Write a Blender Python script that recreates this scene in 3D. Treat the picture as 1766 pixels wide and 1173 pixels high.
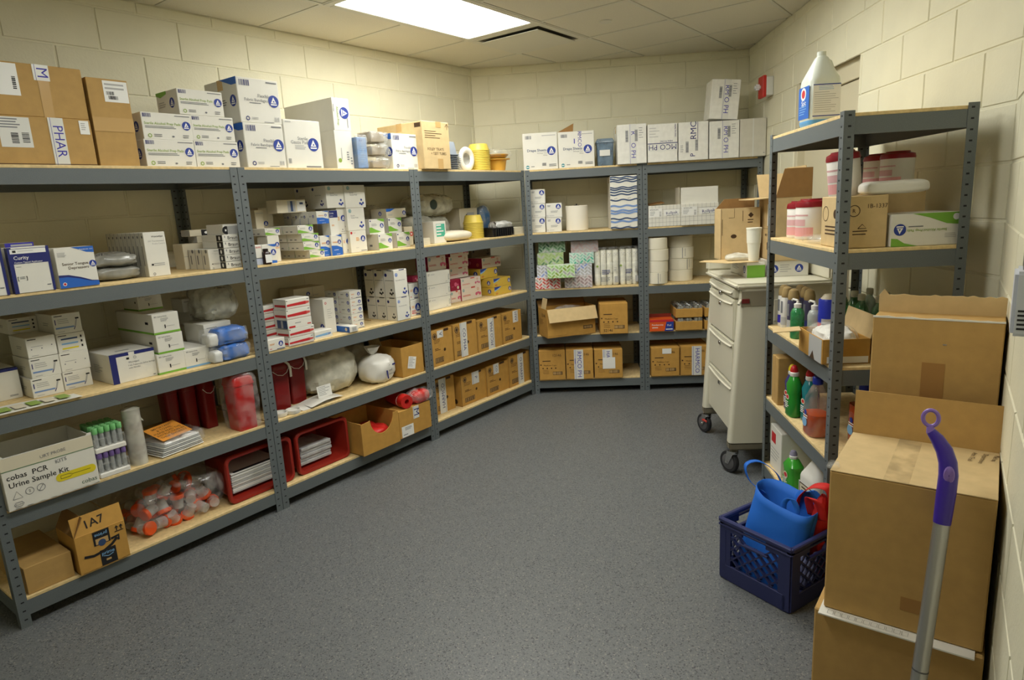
import bpy, bmesh, math, random
from mathutils import Vector, Matrix, noise
R = math.radians
for o in list(bpy.data.objects): bpy.data.objects.remove(o)
scene = bpy.context.scene
COL = scene.collection
# ------------------------------------------------------------------ camera, world, exposure
F_PX = 1119.48
cam = bpy.data.cameras.new('camera'); cam_o = bpy.data.objects.new('camera', cam); COL.objects.link(cam_o)
cam.sensor_fit = 'HORIZONTAL'; cam.sensor_width = 36.0; cam.lens = F_PX*36.0/1766.0; cam.clip_start = .02
cam_o.location = (3.0568, -0.6352, 1.5768)
cam_o.rotation_euler = (1.3646, 0.0548, 0.6392)
scene.camera = cam_o
world = bpy.data.worlds.new('world'); scene.world = world; world.use_nodes = True
world.node_tree.nodes['Background'].inputs[0].default_value = (.9, .95, 1, 1)
world.node_tree.nodes['Background'].inputs[1].default_value = 0.02
vs = scene.view_settings
vs.view_transform = 'Standard'; vs.look = 'None'; vs.gamma = 1; vs.use_curve_mapping = False
vs.exposure = 0.0
LIGHT_COLOR = (1.0, .995, .935)
LIGHT_POWER = 15.3
# ------------------------------------------------------------------ materials
MATS = {}
def lin(c):
    c = c/255.0
    return c/12.92 if c <= .04045 else ((c+.055)/1.055)**2.4
def mat(name, rgb, rough=.6, metal=0, spec=.4, noise_amt=0, noise_scale=40, bump=0, bump_scale=200, alpha=1, trans=0, sss=0, coord='Object'):
    if name in MATS: return MATS[name]
    m = bpy.data.materials.new(name); m.use_nodes = True
    nt = m.node_tree; b = nt.nodes['Principled BSDF']
    col = tuple(lin(v) for v in rgb)+(1,)
    b.inputs['Base Color'].default_value = col
    b.inputs['Roughness'].default_value = rough
    b.inputs['Metallic'].default_value = metal
    b.inputs['Specular IOR Level'].default_value = spec
    if trans: b.inputs['Transmission Weight'].default_value = trans
    tc = None
    if noise_amt or bump:
        tc = nt.nodes.new('ShaderNodeTexCoord')
    if noise_amt:
        n = nt.nodes.new('ShaderNodeTexNoise'); n.inputs['Scale'].default_value = noise_scale; n.inputs['Detail'].default_value = 3
        r = nt.nodes.new('ShaderNodeMapRange'); r.inputs[1].default_value = .3; r.inputs[2].default_value = .7
        r.inputs[3].default_value = 1-noise_amt; r.inputs[4].default_value = 1+noise_amt
        mx = nt.nodes.new('ShaderNodeMix'); mx.data_type = 'RGBA'; mx.blend_type = 'MULTIPLY'; mx.inputs['Factor'].default_value = 1
        nt.links.new(tc.outputs[coord], n.inputs['Vector']); nt.links.new(n.outputs[0], r.inputs[0])
        mx.inputs['A'].default_value = col; nt.links.new(r.outputs[0], mx.inputs['B']); nt.links.new(mx.outputs['Result'], b.inputs['Base Color'])
    if bump:
        n2 = nt.nodes.new('ShaderNodeTexNoise'); n2.inputs['Scale'].default_value = bump_scale; n2.inputs['Detail'].default_value = 4
        bp = nt.nodes.new('ShaderNodeBump'); bp.inputs['Strength'].default_value = bump; bp.inputs['Distance'].default_value = .002
        nt.links.new(tc.outputs[coord], n2.inputs['Vector']); nt.links.new(n2.outputs[0], bp.inputs['Height']); nt.links.new(bp.outputs[0], b.inputs['Normal'])
    if alpha < 1:
        b.inputs['Alpha'].default_value = alpha
    MATS[name] = m
    return m
def film(name, rgb, clear=.6, rough=.15):
    """thin clear plastic: transparent mixed with a glossy, slightly milky sheet"""
    if name in MATS: return MATS[name]
    m = bpy.data.materials.new(name); m.use_nodes = True; nt = m.node_tree; nt.nodes.clear()
    out = nt.nodes.new('ShaderNodeOutputMaterial'); t = nt.nodes.new('ShaderNodeBsdfTransparent'); p = nt.nodes.new('ShaderNodeBsdfPrincipled')
    p.inputs['Base Color'].default_value = tuple(lin(v) for v in rgb)+(1,); p.inputs['Roughness'].default_value = rough; p.inputs['Specular IOR Level'].default_value = .8
    n = nt.nodes.new('ShaderNodeTexNoise'); n.inputs['Scale'].default_value = 16; n.inputs['Detail'].default_value = 2
    tc = nt.nodes.new('ShaderNodeTexCoord'); bp = nt.nodes.new('ShaderNodeBump'); bp.inputs['Strength'].default_value = .4; bp.inputs['Distance'].default_value = .006
    nt.links.new(tc.outputs['Object'], n.inputs['Vector']); nt.links.new(n.outputs[0], bp.inputs['Height']); nt.links.new(bp.outputs[0], p.inputs['Normal'])
    r = nt.nodes.new('ShaderNodeMapRange'); r.inputs[1].default_value = .35; r.inputs[2].default_value = .65; r.inputs[3].default_value = max(0, 1-clear-.15); r.inputs[4].default_value = min(1, 1-clear+.15)
    nt.links.new(n.outputs[0], r.inputs[0])
    mx = nt.nodes.new('ShaderNodeMixShader'); nt.links.new(r.outputs[0], mx.inputs[0]); nt.links.new(t.outputs[0], mx.inputs[1]); nt.links.new(p.outputs[0], mx.inputs[2]); nt.links.new(mx.outputs[0], out.inputs[0])
    MATS[name] = m
    return m
def emit(name, rgb, s):
    m = bpy.data.materials.new(name); m.use_nodes = True; b = m.node_tree.nodes['Principled BSDF']
    b.inputs['Base Color'].default_value = (.9, .9, .9, 1); b.inputs['Emission Color'].default_value = tuple(rgb)+(1,); b.inputs['Emission Strength'].default_value = s
    MATS[name] = m
    return m
def floor_mat():
    m = bpy.data.materials.new('speckled_vinyl'); m.use_nodes = True; nt = m.node_tree; b = nt.nodes['Principled BSDF']
    tc = nt.nodes.new('ShaderNodeTexCoord')
    def vor(scale, lo, hi):
        v = nt.nodes.new('ShaderNodeTexVoronoi'); v.inputs['Scale'].default_value = scale; nt.links.new(tc.outputs['Object'], v.inputs['Vector'])
        s = nt.nodes.new('ShaderNodeSeparateColor'); nt.links.new(v.outputs['Color'], s.inputs[0])
        r = nt.nodes.new('ShaderNodeMapRange'); r.inputs[1].default_value = lo; r.inputs[2].default_value = hi; nt.links.new(s.outputs[0], r.inputs[0]); return r
    def mix(f, a, bcol):
        x = nt.nodes.new('ShaderNodeMix'); x.data_type = 'RGBA'
        nt.links.new(f.outputs[0], x.inputs['Factor'])
        if isinstance(a, tuple): x.inputs['A'].default_value = tuple(lin(v) for v in a)+(1,)
        else: nt.links.new(a.outputs['Result'], x.inputs['A'])
        x.inputs['B'].default_value = tuple(lin(v) for v in bcol)+(1,); return x
    c = mix(vor(240, 0, 1), (92, 95, 97), (112, 115, 115))
    c = mix(vor(210, .88, .92), c, (66, 68, 72))
    c = mix(vor(230, .93, .97), c, (132, 132, 126))
    nt.links.new(c.outputs['Result'], b.inputs['Base Color'])
    b.inputs['Roughness'].default_value = .42; b.inputs['Specular IOR Level'].default_value = .5
    n = nt.nodes.new('ShaderNodeTexNoise'); n.inputs['Scale'].default_value = 180; nt.links.new(tc.outputs['Object'], n.inputs['Vector'])
    bp = nt.nodes.new('ShaderNodeBump'); bp.inputs['Strength'].default_value = .25; bp.inputs['Distance'].default_value = .001; nt.links.new(n.outputs[0], bp.inputs['Height']); nt.links.new(bp.outputs[0], b.inputs['Normal'])
    MATS['floor'] = m
    return m
# shared materials
M_WALL = mat('painted_block', (224, 220, 194), .55, noise_amt=.03, noise_scale=6, bump=.5, bump_scale=90)
M_CEIL = mat('ceiling_tile', (214, 210, 194), .9, noise_amt=.05, noise_scale=160, bump=.3, bump_scale=260)
M_TBAR = mat('grid_white', (205, 203, 190), .5)
M_STEEL = mat('grey_steel', (100, 107, 109), .42, spec=.45, noise_amt=.16, noise_scale=420, bump=.25, bump_scale=500)
M_BOARD = mat('particle_board', (222, 196, 142), .7, noise_amt=.12, noise_scale=55)
M_CARD = mat('cardboard', (184, 148, 88), .75, noise_amt=.06, noise_scale=25, bump=.15, bump_scale=300)
M_CARD2 = mat('cardboard_golden', (192, 146, 70), .75, noise_amt=.07, noise_scale=22)
M_CARD3 = mat('cardboard_pale', (206, 180, 132), .75, noise_amt=.06, noise_scale=22)
M_CARDDK = mat('cardboard_dark', (150, 112, 64), .85, noise_amt=.06, noise_scale=25)
M_WHITE = mat('white_carton', (226, 224, 214), .5, noise_amt=.02, noise_scale=14)
M_CREAM = mat('cream_carton', (216, 208, 184), .55)
M_PLAST = mat('white_plastic', (232, 230, 222), .35)
M_BLACK = mat('black_plastic', (22, 22, 26), .4)
M_CHROME = mat('chrome', (200, 200, 200), .2, metal=1)
INK = dict(
 navy=mat('ink_navy', (34, 42, 110), .5), blue=mat('ink_blue', (40, 100, 190), .5), logo=mat('ink_logo', (38, 62, 150), .5), white=mat('ink_white', (236, 236, 232), .5),
 black=mat('ink_black', (30, 30, 32), .5), grey=mat('ink_grey', (120, 122, 126), .6), lgrey=mat('ink_light_grey', (176, 176, 174), .6), green=mat('ink_green', (122, 176, 62), .5),
 lime=mat('ink_olive', (140, 168, 74), .5), red=mat('ink_red', (196, 44, 48), .5), drop=mat('ink_drop', (206, 92, 84), .5), orange=mat('ink_orange', (224, 150, 60), .5), brown=mat('ink_brown', (70, 48, 26), .6),
 violet=mat('ink_violet', (52, 46, 160), .5), tape=mat('tape_white', (222, 222, 216), .25, spec=.6), clear=mat('tape_tan', (196, 160, 104), .2, spec=.7), pink=mat('ink_pink', (206, 96, 130), .5),
 magenta=mat('ink_magenta', (160, 24, 70), .5), teal=mat('ink_teal', (78, 178, 150), .5), sky=mat('ink_sky', (130, 178, 220), .5), yellow=mat('ink_yellow', (224, 206, 40), .5),
 wave=mat('ink_wave', (52, 74, 112), .5), wave2=mat('ink_wave_pale', (120, 150, 200), .5), cream=M_CREAM, tealdk=mat('ink_teal_dark', (60, 140, 150), .5), purple=mat('ink_purple', (110, 70, 150), .5),
 g1=mat('tis_g1', (92, 128, 92), .5), g2=mat('tis_g2', (58, 92, 70), .5), o1=mat('tis_o1', (150, 172, 112), .5), t1=mat('tis_t1', (150, 200, 184), .5), b1=mat('tis_b1', (140, 158, 206), .5), r1=mat('tis_r1', (206, 84, 84), .5), m1=mat('tis_m1', (168, 146, 146), .5), l1=mat('tis_l1', (156, 200, 120), .5), gy1=mat('tis_gy', (172, 166, 170), .5))
# ------------------------------------------------------------------ mesh helpers
class MB:
    def __init__(s): s.v = []; s.f = []; s.m = []; s.mats = []; s.cur = 0
    def use(s, m):
        if m not in s.mats: s.mats.append(m)
        s.cur = s.mats.index(m); return s
    def add(s, vs, fs):
        o = len(s.v); s.v += [tuple(v) for v in vs]
        for f in fs: s.f.append([i+o for i in f]); s.m.append(s.cur)
        return s
    def box(s, x0, y0, z0, x1, y1, z1, b=0, M=None):
        if b:
            bm = bmesh.new(); bmesh.ops.create_cube(bm, size=1)
            for v in bm.verts: v.co = Vector((x0+(v.co.x+.5)*(x1-x0), y0+(v.co.y+.5)*(y1-y0), z0+(v.co.z+.5)*(z1-z0)))
            bmesh.ops.bevel(bm, geom=list(bm.edges), offset=b, segments=1 if b < .006 else 2, affect='EDGES')
            bm.verts.index_update()
            vs = [v.co.copy() for v in bm.verts]; fs = [[v.index for v in f.verts] for f in bm.faces]; bm.free()
        else:
            vs = [Vector(p) for p in ((x0,y0,z0),(x1,y0,z0),(x1,y1,z0),(x0,y1,z0),(x0,y0,z1),(x1,y0,z1),(x1,y1,z1),(x0,y1,z1))]
            fs = [(3,2,1,0),(4,5,6,7),(0,1,5,4),(1,2,6,5),(2,3,7,6),(3,0,4,7)]
        if M: vs = [M @ v for v in vs]
        return s.add(vs, fs)
    def lathe(s, prof, n=24, c=(0, 0, 0), sx=1, sy=1, M=None, cap0=True, cap1=True):
        vs = []
        for r, z in prof:
            for k in range(n):
                a = 2*math.pi*k/n; vs.append(Vector((c[0]+r*sx*math.cos(a), c[1]+r*sy*math.sin(a), c[2]+z)))
        fs = []
        for i in range(len(prof)-1):
            for k in range(n):
                k2 = (k+1) % n; fs.append((i*n+k, i*n+k2, (i+1)*n+k2, (i+1)*n+k))
        if cap0: fs.append(tuple(range(n-1, -1, -1)))
        if cap1: fs.append(tuple(range((len(prof)-1)*n, len(prof)*n)))
        if M: vs = [M @ v for v in vs]
        return s.add(vs, fs)
    def loft(s, rings, cap=True, closed=True):
        n = len(rings[0]); vs = [p for r in rings for p in r]; fs = []
        for i in range(len(rings)-1):
            for k in range(n if closed else n-1):
                k2 = (k+1) % n; fs.append((i*n+k, i*n+k2, (i+1)*n+k2, (i+1)*n+k))
        if cap and closed: fs += [tuple(range(n-1, -1, -1)), tuple(range((len(rings)-1)*n, len(rings)*n))]
        return s.add(vs, fs)
    def tube(s, pts, r, n=8, closed=False, sq=1.0):
        pts = [Vector(p) for p in pts]; rings = []; N = len(pts); rr = r if isinstance(r, (list, tuple)) else [r]*N
        up = None
        for i, p in enumerate(pts):
            a = pts[(i-1) % N] if (closed or i > 0) else p; b = pts[(i+1) % N] if (closed or i < N-1) else p
            t = (b-a).normalized()
            if up is None:
                up = Vector((0, 0, 1)) if abs(t.z) < .9 else Vector((1, 0, 0))
            u = (up-t*up.dot(t)).normalized(); w = t.cross(u); up = u
            rings.append([p+(u*math.cos(2*math.pi*k/n)*sq+w*math.sin(2*math.pi*k/n))*rr[i] for k in range(n)])
        if closed: rings.append(rings[0]); return s.loft(rings, cap=False)
        return s.loft(rings)
    def prism(s, poly, y0, y1, plane='xz', M=None):
        """extrude polygon (a,b) along the third axis"""
        n = len(poly)
        def P(a, b, t): return Vector((a, t, b)) if plane == 'xz' else (Vector((a, b, t)) if plane == 'xy' else Vector((t, a, b)))
        vs = [P(a, b, y0) for a, b in poly]+[P(a, b, y1) for a, b in poly]
        fs = [tuple(range(n)), tuple(range(2*n-1, n-1, -1))]+[(k, n+k, n+(k+1) % n, (k+1) % n) for k in range(n)]
        if M: vs = [M @ v for v in vs]
        return s.add(vs, fs)
    def mesh(s, name, m=None, smooth=False):
        me = bpy.data.meshes.new(name); me.from_pydata([tuple(v) for v in s.v], [], s.f)
        for mm in (s.mats if s.mats else [m]): me.materials.append(mm)
        if s.mats: me.polygons.foreach_set('material_index', s.m)
        if smooth:
            me.polygons.foreach_set('use_smooth', [True]*len(me.polygons))
            me.set_sharp_from_angle(angle=R(40))
        me.update(); return me
    def build(s, name, m=None, parent=None, smooth=False, fix=True):
        me = s.mesh(name, m, smooth)
        if fix:
            bm = bmesh.new(); bm.from_mesh(me); bmesh.ops.recalc_face_normals(bm, faces=bm.faces); bm.to_mesh(me); bm.free()
        o = bpy.data.objects.new(name, me); COL.objects.link(o)
        if parent: o.parent = parent
        return o
def tag(o, label=None, cat=None, group=None, kind=None):
    if label: o['label'] = label
    if cat: o['category'] = cat
    if group: o['group'] = group
    if kind: o['kind'] = kind
    return o
# ------------------------------------------------------------------ frames: shelf fronts (x = along the shelf, y = into it)
TH = R(32.707); BD = Vector((math.cos(TH), math.sin(TH), 0)); BN = Vector((-math.sin(TH), math.cos(TH), 0)); BO = Vector((0, 3.66, 0))
RA = R(31.15); E1 = Vector((-math.sin(RA), math.cos(RA), 0)); RO = Vector((2.566, 2.055, 0))+E1*.914
FRAMES = {'L': (Vector((0, 0, 0)), R(90)), 'B': (BO, TH), 'R': (RO, RA-R(90)), 'W': (Vector((0, 0, 0)), 0), 'C': (BO+BD*1.2-BN*1.0, TH-R(90))}
def place(o, fr, s, d, z, yaw=0):
    org, a = FRAMES[fr]; c, q = math.cos(a), math.sin(a)
    o.location = (org.x+c*s-q*d, org.y+q*s+c*d, z); o.rotation_euler = (0, 0, a+yaw); return o
def thing(name, label, cat, fr='W', s=0, d=0, z=0, yaw=0, group=None):
    o = bpy.data.objects.new(name, None); o.empty_display_size = .05; COL.objects.link(o); place(o, fr, s, d, z, yaw); return tag(o, label, cat, group)
def copy_tree(o, parent=None):
    c = o.copy(); COL.objects.link(c); c.parent = parent
    for ch in o.children: copy_tree(ch, c)
    return c
ZB = [None, 1.8318, 1.3408, .8858, .5038, .1238]
# ------------------------------------------------------------------ printing on faces
TXT = {}
def text_data(s, bold):
    k = (s, bold)
    if k not in TXT:
        cu = bpy.data.curves.new('t', 'FONT'); cu.body = s; cu.size = 1; cu.resolution_u = 2; cu.offset = .008 if bold else 0.0
        ob = bpy.data.objects.new('t', cu); COL.objects.link(ob)
        me = ob.evaluated_get(bpy.context.evaluated_depsgraph_get()).to_mesh()
        vs = [(v.co.x, v.co.y) for v in me.vertices]; fs = [list(p.vertices) for p in me.polygons]
        bpy.data.objects.remove(ob); bpy.data.curves.remove(cu)
        x0 = min(v[0] for v in vs); x1 = max(v[0] for v in vs)
        TXT[k] = ([(v[0]-x0, v[1]-.33) for v in vs], fs, x1-x0)
    return TXT[k]
class Print(MB):
    def face(s, f, w, d, h):
        e = .0007
        if f == 'f': s.o, s.ux, s.uy, s.W, s.H = Vector((0, -e, 0)), Vector((1, 0, 0)), Vector((0, 0, 1)), w, h
        if f == 'l': s.o, s.ux, s.uy, s.W, s.H = Vector((-e, d, 0)), Vector((0, -1, 0)), Vector((0, 0, 1)), d, h
        if f == 'r': s.o, s.ux, s.uy, s.W, s.H = Vector((w+e, 0, 0)), Vector((0, 1, 0)), Vector((0, 0, 1)), d, h
        if f == 't': s.o, s.ux, s.uy, s.W, s.H = Vector((0, 0, h+e)), Vector((1, 0, 0)), Vector((0, 1, 0)), w, d
        s.n = s.ux.cross(s.uy); s.lay = 0; return s
    def P(s, a, b): return s.o+s.ux*a+s.uy*b+s.n*s.lay
    def ink(s, c): s.use(INK[c]); s.lay += .00006; return s
    def poly(s, pts, c):
        s.ink(c); return s.add([s.P(a*s.W, b*s.H) for a, b in pts], [tuple(range(len(pts)))])
    def clip_poly(s, pts, c, w, h):
        for ax, lim, sg in ((0, .001, 1), (0, w-.001, -1), (1, .001, 1), (1, h-.001, -1)):
            out = []
            for i in range(len(pts)):
                A, B = pts[i], pts[(i+1) % len(pts)]; ia, ib = (A[ax]-lim)*sg >= 0, (B[ax]-lim)*sg >= 0
                if ia: out.append(A)
                if ia != ib: f = (lim-A[ax])/(B[ax]-A[ax]); out.append((A[0]+(B[0]-A[0])*f, A[1]+(B[1]-A[1])*f))
            pts = out
            if len(pts) < 3: return s
        return s.poly([(x/w, y/h) for x, y in pts], c)
    def rect(s, x0, y0, x1, y1, c): return s.poly([(x0, y0), (x1, y0), (x1, y1), (x0, y1)], c)
    def disc(s, cx, cy, r, c, n=20, ry=None):
        s.ink(c); ry = ry or r
        return s.add([s.P(cx*s.W+r*math.cos(2*math.pi*k/n), cy*s.H+ry*math.sin(2*math.pi*k/n)) for k in range(n)], [tuple(range(n))])
    def ring(s, cx, cy, r, w, c, n=20):
        s.ink(c); vs = []
        for k in range(n):
            a = 2*math.pi*k/n; vs += [s.P(cx*s.W+r*math.cos(a), cy*s.H+r*math.sin(a)), s.P(cx*s.W+(r-w)*math.cos(a), cy*s.H+(r-w)*math.sin(a))]
        return s.add(vs, [(2*k, 2*((k+1) % n), 2*((k+1) % n)+1, 2*k+1) for k in range(n)])
    def line(s, pts, w, c):
        s.ink(c); p = [Vector((a*s.W, b*s.H)) for a, b in pts]; vs = []; fs = []
        for i in range(len(p)):
            t = (p[min(i+1, len(p)-1)]-p[max(i-1, 0)]).normalized(); q = Vector((-t.y, t.x))*w/2
            vs += [s.P(p[i].x+q.x, p[i].y+q.y), s.P(p[i].x-q.x, p[i].y-q.y)]
        for i in range(len(p)-1): fs.append((2*i, 2*i+1, 2*i+3, 2*i+2))
        return s.add(vs, fs)
    def logo(s, cx, cy, r, c='logo', rot=0):
        s.disc(cx, cy, r, c); ca, sa = math.cos(rot), math.sin(rot)
        def tri(pts, col):
            s.ink(col); s.add([s.P(cx*s.W+(a*ca-b*sa)*r, cy*s.H+(a*sa+b*ca)*r) for a, b in pts], [tuple(range(len(pts)))])
        tri([(-.52, -.28), (.52, -.28), (.02, .72)], 'white'); tri([(-.16, -.12), (.22, -.12), (.04, .2)], c); tri([(-.55, -.62), (.55, -.62), (.62, -.42), (-.62, -.42)], 'white')
        return s
    def text(s, t, cx, cy, size, c, rot=0, bold=True, al='c', maxw=None, sx=1.0):
        vs, fs, w = text_data(t, bold); s.ink(c)
        if maxw and w*size*sx > maxw: size = maxw/w/sx
        off = -w/2 if al == 'c' else (0 if al == 'l' else -w); ca, sa = math.cos(R(rot)), math.sin(R(rot))
        out = []
        for x, y in vs:
            x = (x+off)*size*sx; y = y*size; out.append(s.P(cx*s.W+x*ca-y*sa, cy*s.H+x*sa+y*ca))
        return s.add(out, fs)
    def bars(s, x0, y0, x1, y1, c='black', n=9, vert=False):
        rnd = random.Random(int(x0*1000+y0*77)); t = 0
        for k in range(n):
            a = k/n; b = a+(.35+.5*rnd.random())/n
            if vert: s.rect(x0, y0+(y1-y0)*a, x1, y0+(y1-y0)*b, c)
            else: s.rect(x0+(x1-x0)*a, y0, x0+(x1-x0)*b, y1, c)
        return s
    def lines(s, x0, y0, x1, y1, n, c='grey', seed=0, th=.45):
        rnd = random.Random(seed+n); h = (y1-y0)/n
        for k in range(n): s.rect(x0, y1-(k+th)*h, x0+(x1-x0)*(.55+.45*rnd.random()), y1-k*h, c)
        return s
def pharm(p, x0, x1, y0, y1, txt, size, rot=-90, frac=.5, c='violet', bar=None):
    p.rect(x0, y0, x1, y1, 'tape'); cx = (x0+x1)/2
    if rot in (90, -90):
        p.rect(x0+(x1-x0)*.14, y0, x0+(x1-x0)*.17, y1, c) if rot == -90 else p.rect(x1-(x1-x0)*.17, y0, x1-(x1-x0)*.14, y1, c)
        p.text(txt, cx+(x1-x0)*.08, y0+(y1-y0)*frac, size, c, rot, bold=False, maxw=(y1-y0)*p.H*.98)
    else: p.text(txt, cx, y0+(y1-y0)*frac, size, c, rot, maxw=(x1-x0)*p.W*.98)
# ------------------------------------------------------------------ carton styles: body material + printing
STYLE = {}
def style(name, m):
    def deco(f): STYLE[name] = (m, f); return f
    return deco
def small(p, x, y, w=.2, n=2, c='grey', seed=1): p.lines(x, y, x+w, y+.09, n, c, seed)
def _prep(p, w, d, h):
    p.face('f', w, d, h); p.bars(.03, .82, .2, .96, 'navy'); p.rect(.66, .9, .97, .93, 'grey')
    p.text('Sterile Alcohol Prep Pads', .40, .60, h*.19, 'lime', maxw=w*.72); p.lines(.05, .4, .74, .5, 2, 'grey', 3); p.logo(.88, .56, h*.17)
    p.ring(.12, .14, h*.075, h*.03, 'lime'); p.lines(.2, .08, .36, .2, 2, 'grey'); p.disc(.58, .13, h*.05, 'grey', ry=h*.035); p.lines(.78, .06, .97, .2, 2, 'grey', 2)
    p.face('l', w, d, h); p.poly([(0, 1), (.5, 1), (.5, .88), (.2, .78), (0, .9)], 'green'); p.logo(.72, .5, h*.2); p.lines(.1, .35, .5, .6, 3, 'lgrey')
style('prep', M_WHITE)(_prep)
@style('pharm_low', M_CARD)
def _(p, w, d, h):
    p.face('f', w, d, h); p.rect(.46, .36, .635, .97, 'tape'); p.lines(.47, .72, .62, .94, 4, 'grey'); p.bars(.52, .44, .56, .66, 'black', vert=True, n=7); p.bars(.58, .46, .62, .68, 'black', vert=True, n=7)
    pharm(p, .74, .83, 0, 1, 'PHAR', h*.27, -90); p.rect(.925, .68, .985, .97, 'white'); p.lines(.935, .75, .975, .92, 4, 'lgrey')
    p.rect(0, .015, 1, .03, 'brown')
@style('pharm_up', M_CARD)
def _(p, w, d, h):
    p.face('f', w, d, h); p.rect(.50, .38, .635, .97, 'white'); p.bars(.6, .5, .62, .75, 'black', vert=True, n=7); pharm(p, .72, .81, .7, 1, 'M', h*.27, -90); p.rect(.74, 0, .8, .7, 'clear')
@style('brown_tall', M_CARD)
def _(p, w, d, h):
    p.face('f', w, d, h); p.rect(.38, .74, .98, .98, 'white'); p.lines(.42, .86, .9, .95, 2, 'lgrey'); p.bars(.44, .82, .64, .86, 'black'); p.bars(.48, .77, .72, .81, 'black'); p.rect(0, .4, 1, .56, 'clear')
def _band(p, w, d, h):
    p.face('f', w, d, h); p.bars(.06, .82, .3, .95, 'navy'); p.rect(.7, .92, .96, .95, 'grey'); p.text('Flexible', .62, .62, h*.11, 'grey', maxw=w*.3, bold=False)
    p.text('Fabric Bandages', .42, .52, h*.11, 'grey', maxw=w*.55, bold=False); p.lines(.25, .42, .7, .46, 1, 'grey'); p.logo(.84, .52, h*.14); p.ring(.17, .1, h*.05, h*.02, 'navy'); p.lines(.26, .07, .42, .13, 2, 'lgrey'); p.bars(.82, .06, .94, .16, 'lgrey'); p.lines(.55, .01, .95, .04, 1, 'grey')
    p.face('l', w, d, h); p.poly([(0.5, 1), (1, 1), (1, .84), (.85, .84)], 'blue'); p.logo(.85, .5, h*.13); p.lines(.45, .4, .7, .55, 3, 'grey')
style('band', M_WHITE)(_band); style('band2', M_WHITE)(_band)
@style('gauze', M_WHITE)
def _(p, w, d, h):
    p.face('f', w, d, h); p.text('Sterile', .48, .62, h*.1, 'grey', bold=False); p.text('Gauze Pads', .4, .54, h*.1, 'grey', bold=False, maxw=w*.5); p.lines(.25, .38, .62, .48, 3, 'lgrey'); p.logo(.76, .5, h*.14); p.bars(.04, .1, .12, .2, 'grey'); p.rect(.5, .02, .92, .05, 'grey'); p.lines(.05, .92, .3, .96, 1, 'lgrey')
@style('tallprep_up', M_WHITE)
def _(p, w, d, h):
    p.face('f', w, d, h); p.logo(.66, .55, w*.27, rot=R(-90)); p.text('Alcohol Prep', .28, .45, w*.16, 'lime', -90, maxw=h*.8); p.lines(.05, .3, .1, .8, 1, 'grey'); p.rect(.8, .1, .84, .4, 'grey')
@style('tallprep_low', M_WHITE)
def _(p, w, d, h):
    p.face('f', w, d, h); p.disc(.2, .22, w*.1, 'lime'); p.lines(.62, .2, .8, .45, 4, 'grey'); p.rect(.3, .25, .34, .55, 'lgrey'); p.lines(.82, .08, .95, .3, 3, 'grey')
@style('brown_hand', M_CARD3)
def _(p, w, d, h):
    p.face('f', w, d, h); p.lines(.08, .62, .72, .8, 4, 'brown', 4, .25); p.text('FOLEY TRAYS', .45, .42, h*.085, 'brown', bold=False, maxw=w*.6); p.text('+ TEST TUBES', .55, .33, h*.08, 'brown', bold=False, maxw=w*.6); p.rect(.5, 0, .7, .22, 'clear'); p.rect(.5, .88, .7, 1, 'clear')
    p.line([(.85, .9), (.92, .97), (.98, .9)], .004, 'brown'); p.line([(.92, .97), (.92, .84)], .004, 'brown')
    p.face('l', w, d, h); p.rect(.84, .88, .97, .97, 'brown'); p.text('LATEX FREE', .5, .7, h*.08, 'grey')
def _cur(p, w, d, h):
    p.face('f', w, d, h); p.rect(0, 0, .1, 1, 'navy'); p.rect(.93, 0, 1, 1, 'navy'); p.rect(0, .64, 1, .97, 'navy'); p.rect(.06, .86, .92, .96, 'white'); p.rect(.12, .885, .2, .935, 'black'); p.lines(.25, .9, .85, .92, 1, 'lgrey')
    p.text('Curity', .12, .77, h*.11, 'white', al='l'); p.text('Cotton Tipped Applicator', .12, .67, h*.05, 'white', al='l', maxw=w*.7); p.text('[', .14, .33, h*.1, 'black'); p.text(']', .34, .33, h*.1, 'black'); p.lines(.18, .3, .3, .36, 2, 'grey'); p.lines(.14, .56, .34, .58, 1, 'grey'); p.rect(.8, .13, .9, .15, 'grey')
    p.face('l', w, d, h); p.rect(.7, 0, 1, 1, 'navy')
style('curity', M_WHITE)(_cur)
@style('curity_back', M_CREAM)
def _(p, w, d, h): p.face('f', w, d, h); p.rect(0, .9, 1, 1, 'violet'); p.rect(.2, .93, .95, .97, 'lgrey')
@style('tongue', M_WHITE)
def _(p, w, d, h):
    p.face('f', w, d, h); p.poly([(.42, 1), (1, 1), (1, .84), (.8, .86), (.6, .94)], 'blue'); p.text('SENIOR NO. 1513', .8, .93, h*.04, 'white', maxw=w*.36)
    p.text('Senior Tongue', .80, .59, h*.1, 'brown', al='r', maxw=w*.66); p.text('Depressors', .80, .49, h*.1, 'brown', al='r'); p.logo(.92, .56, h*.085); p.lines(.06, .76, .36, .88, 4, 'lgrey')
    p.poly([(0, 0), (1, 0), (1, .12), (.82, .14), (.55, .24), (.25, .32), (0, .33)], 'navy'); p.poly([(0, 0), (1, 0), (1, .11), (.8, .12), (.5, .21), (.22, .27), (0, .27)], 'blue'); p.disc(.12, .1, h*.045, 'white'); p.disc(.12, .1, h*.03, 'red')
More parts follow.
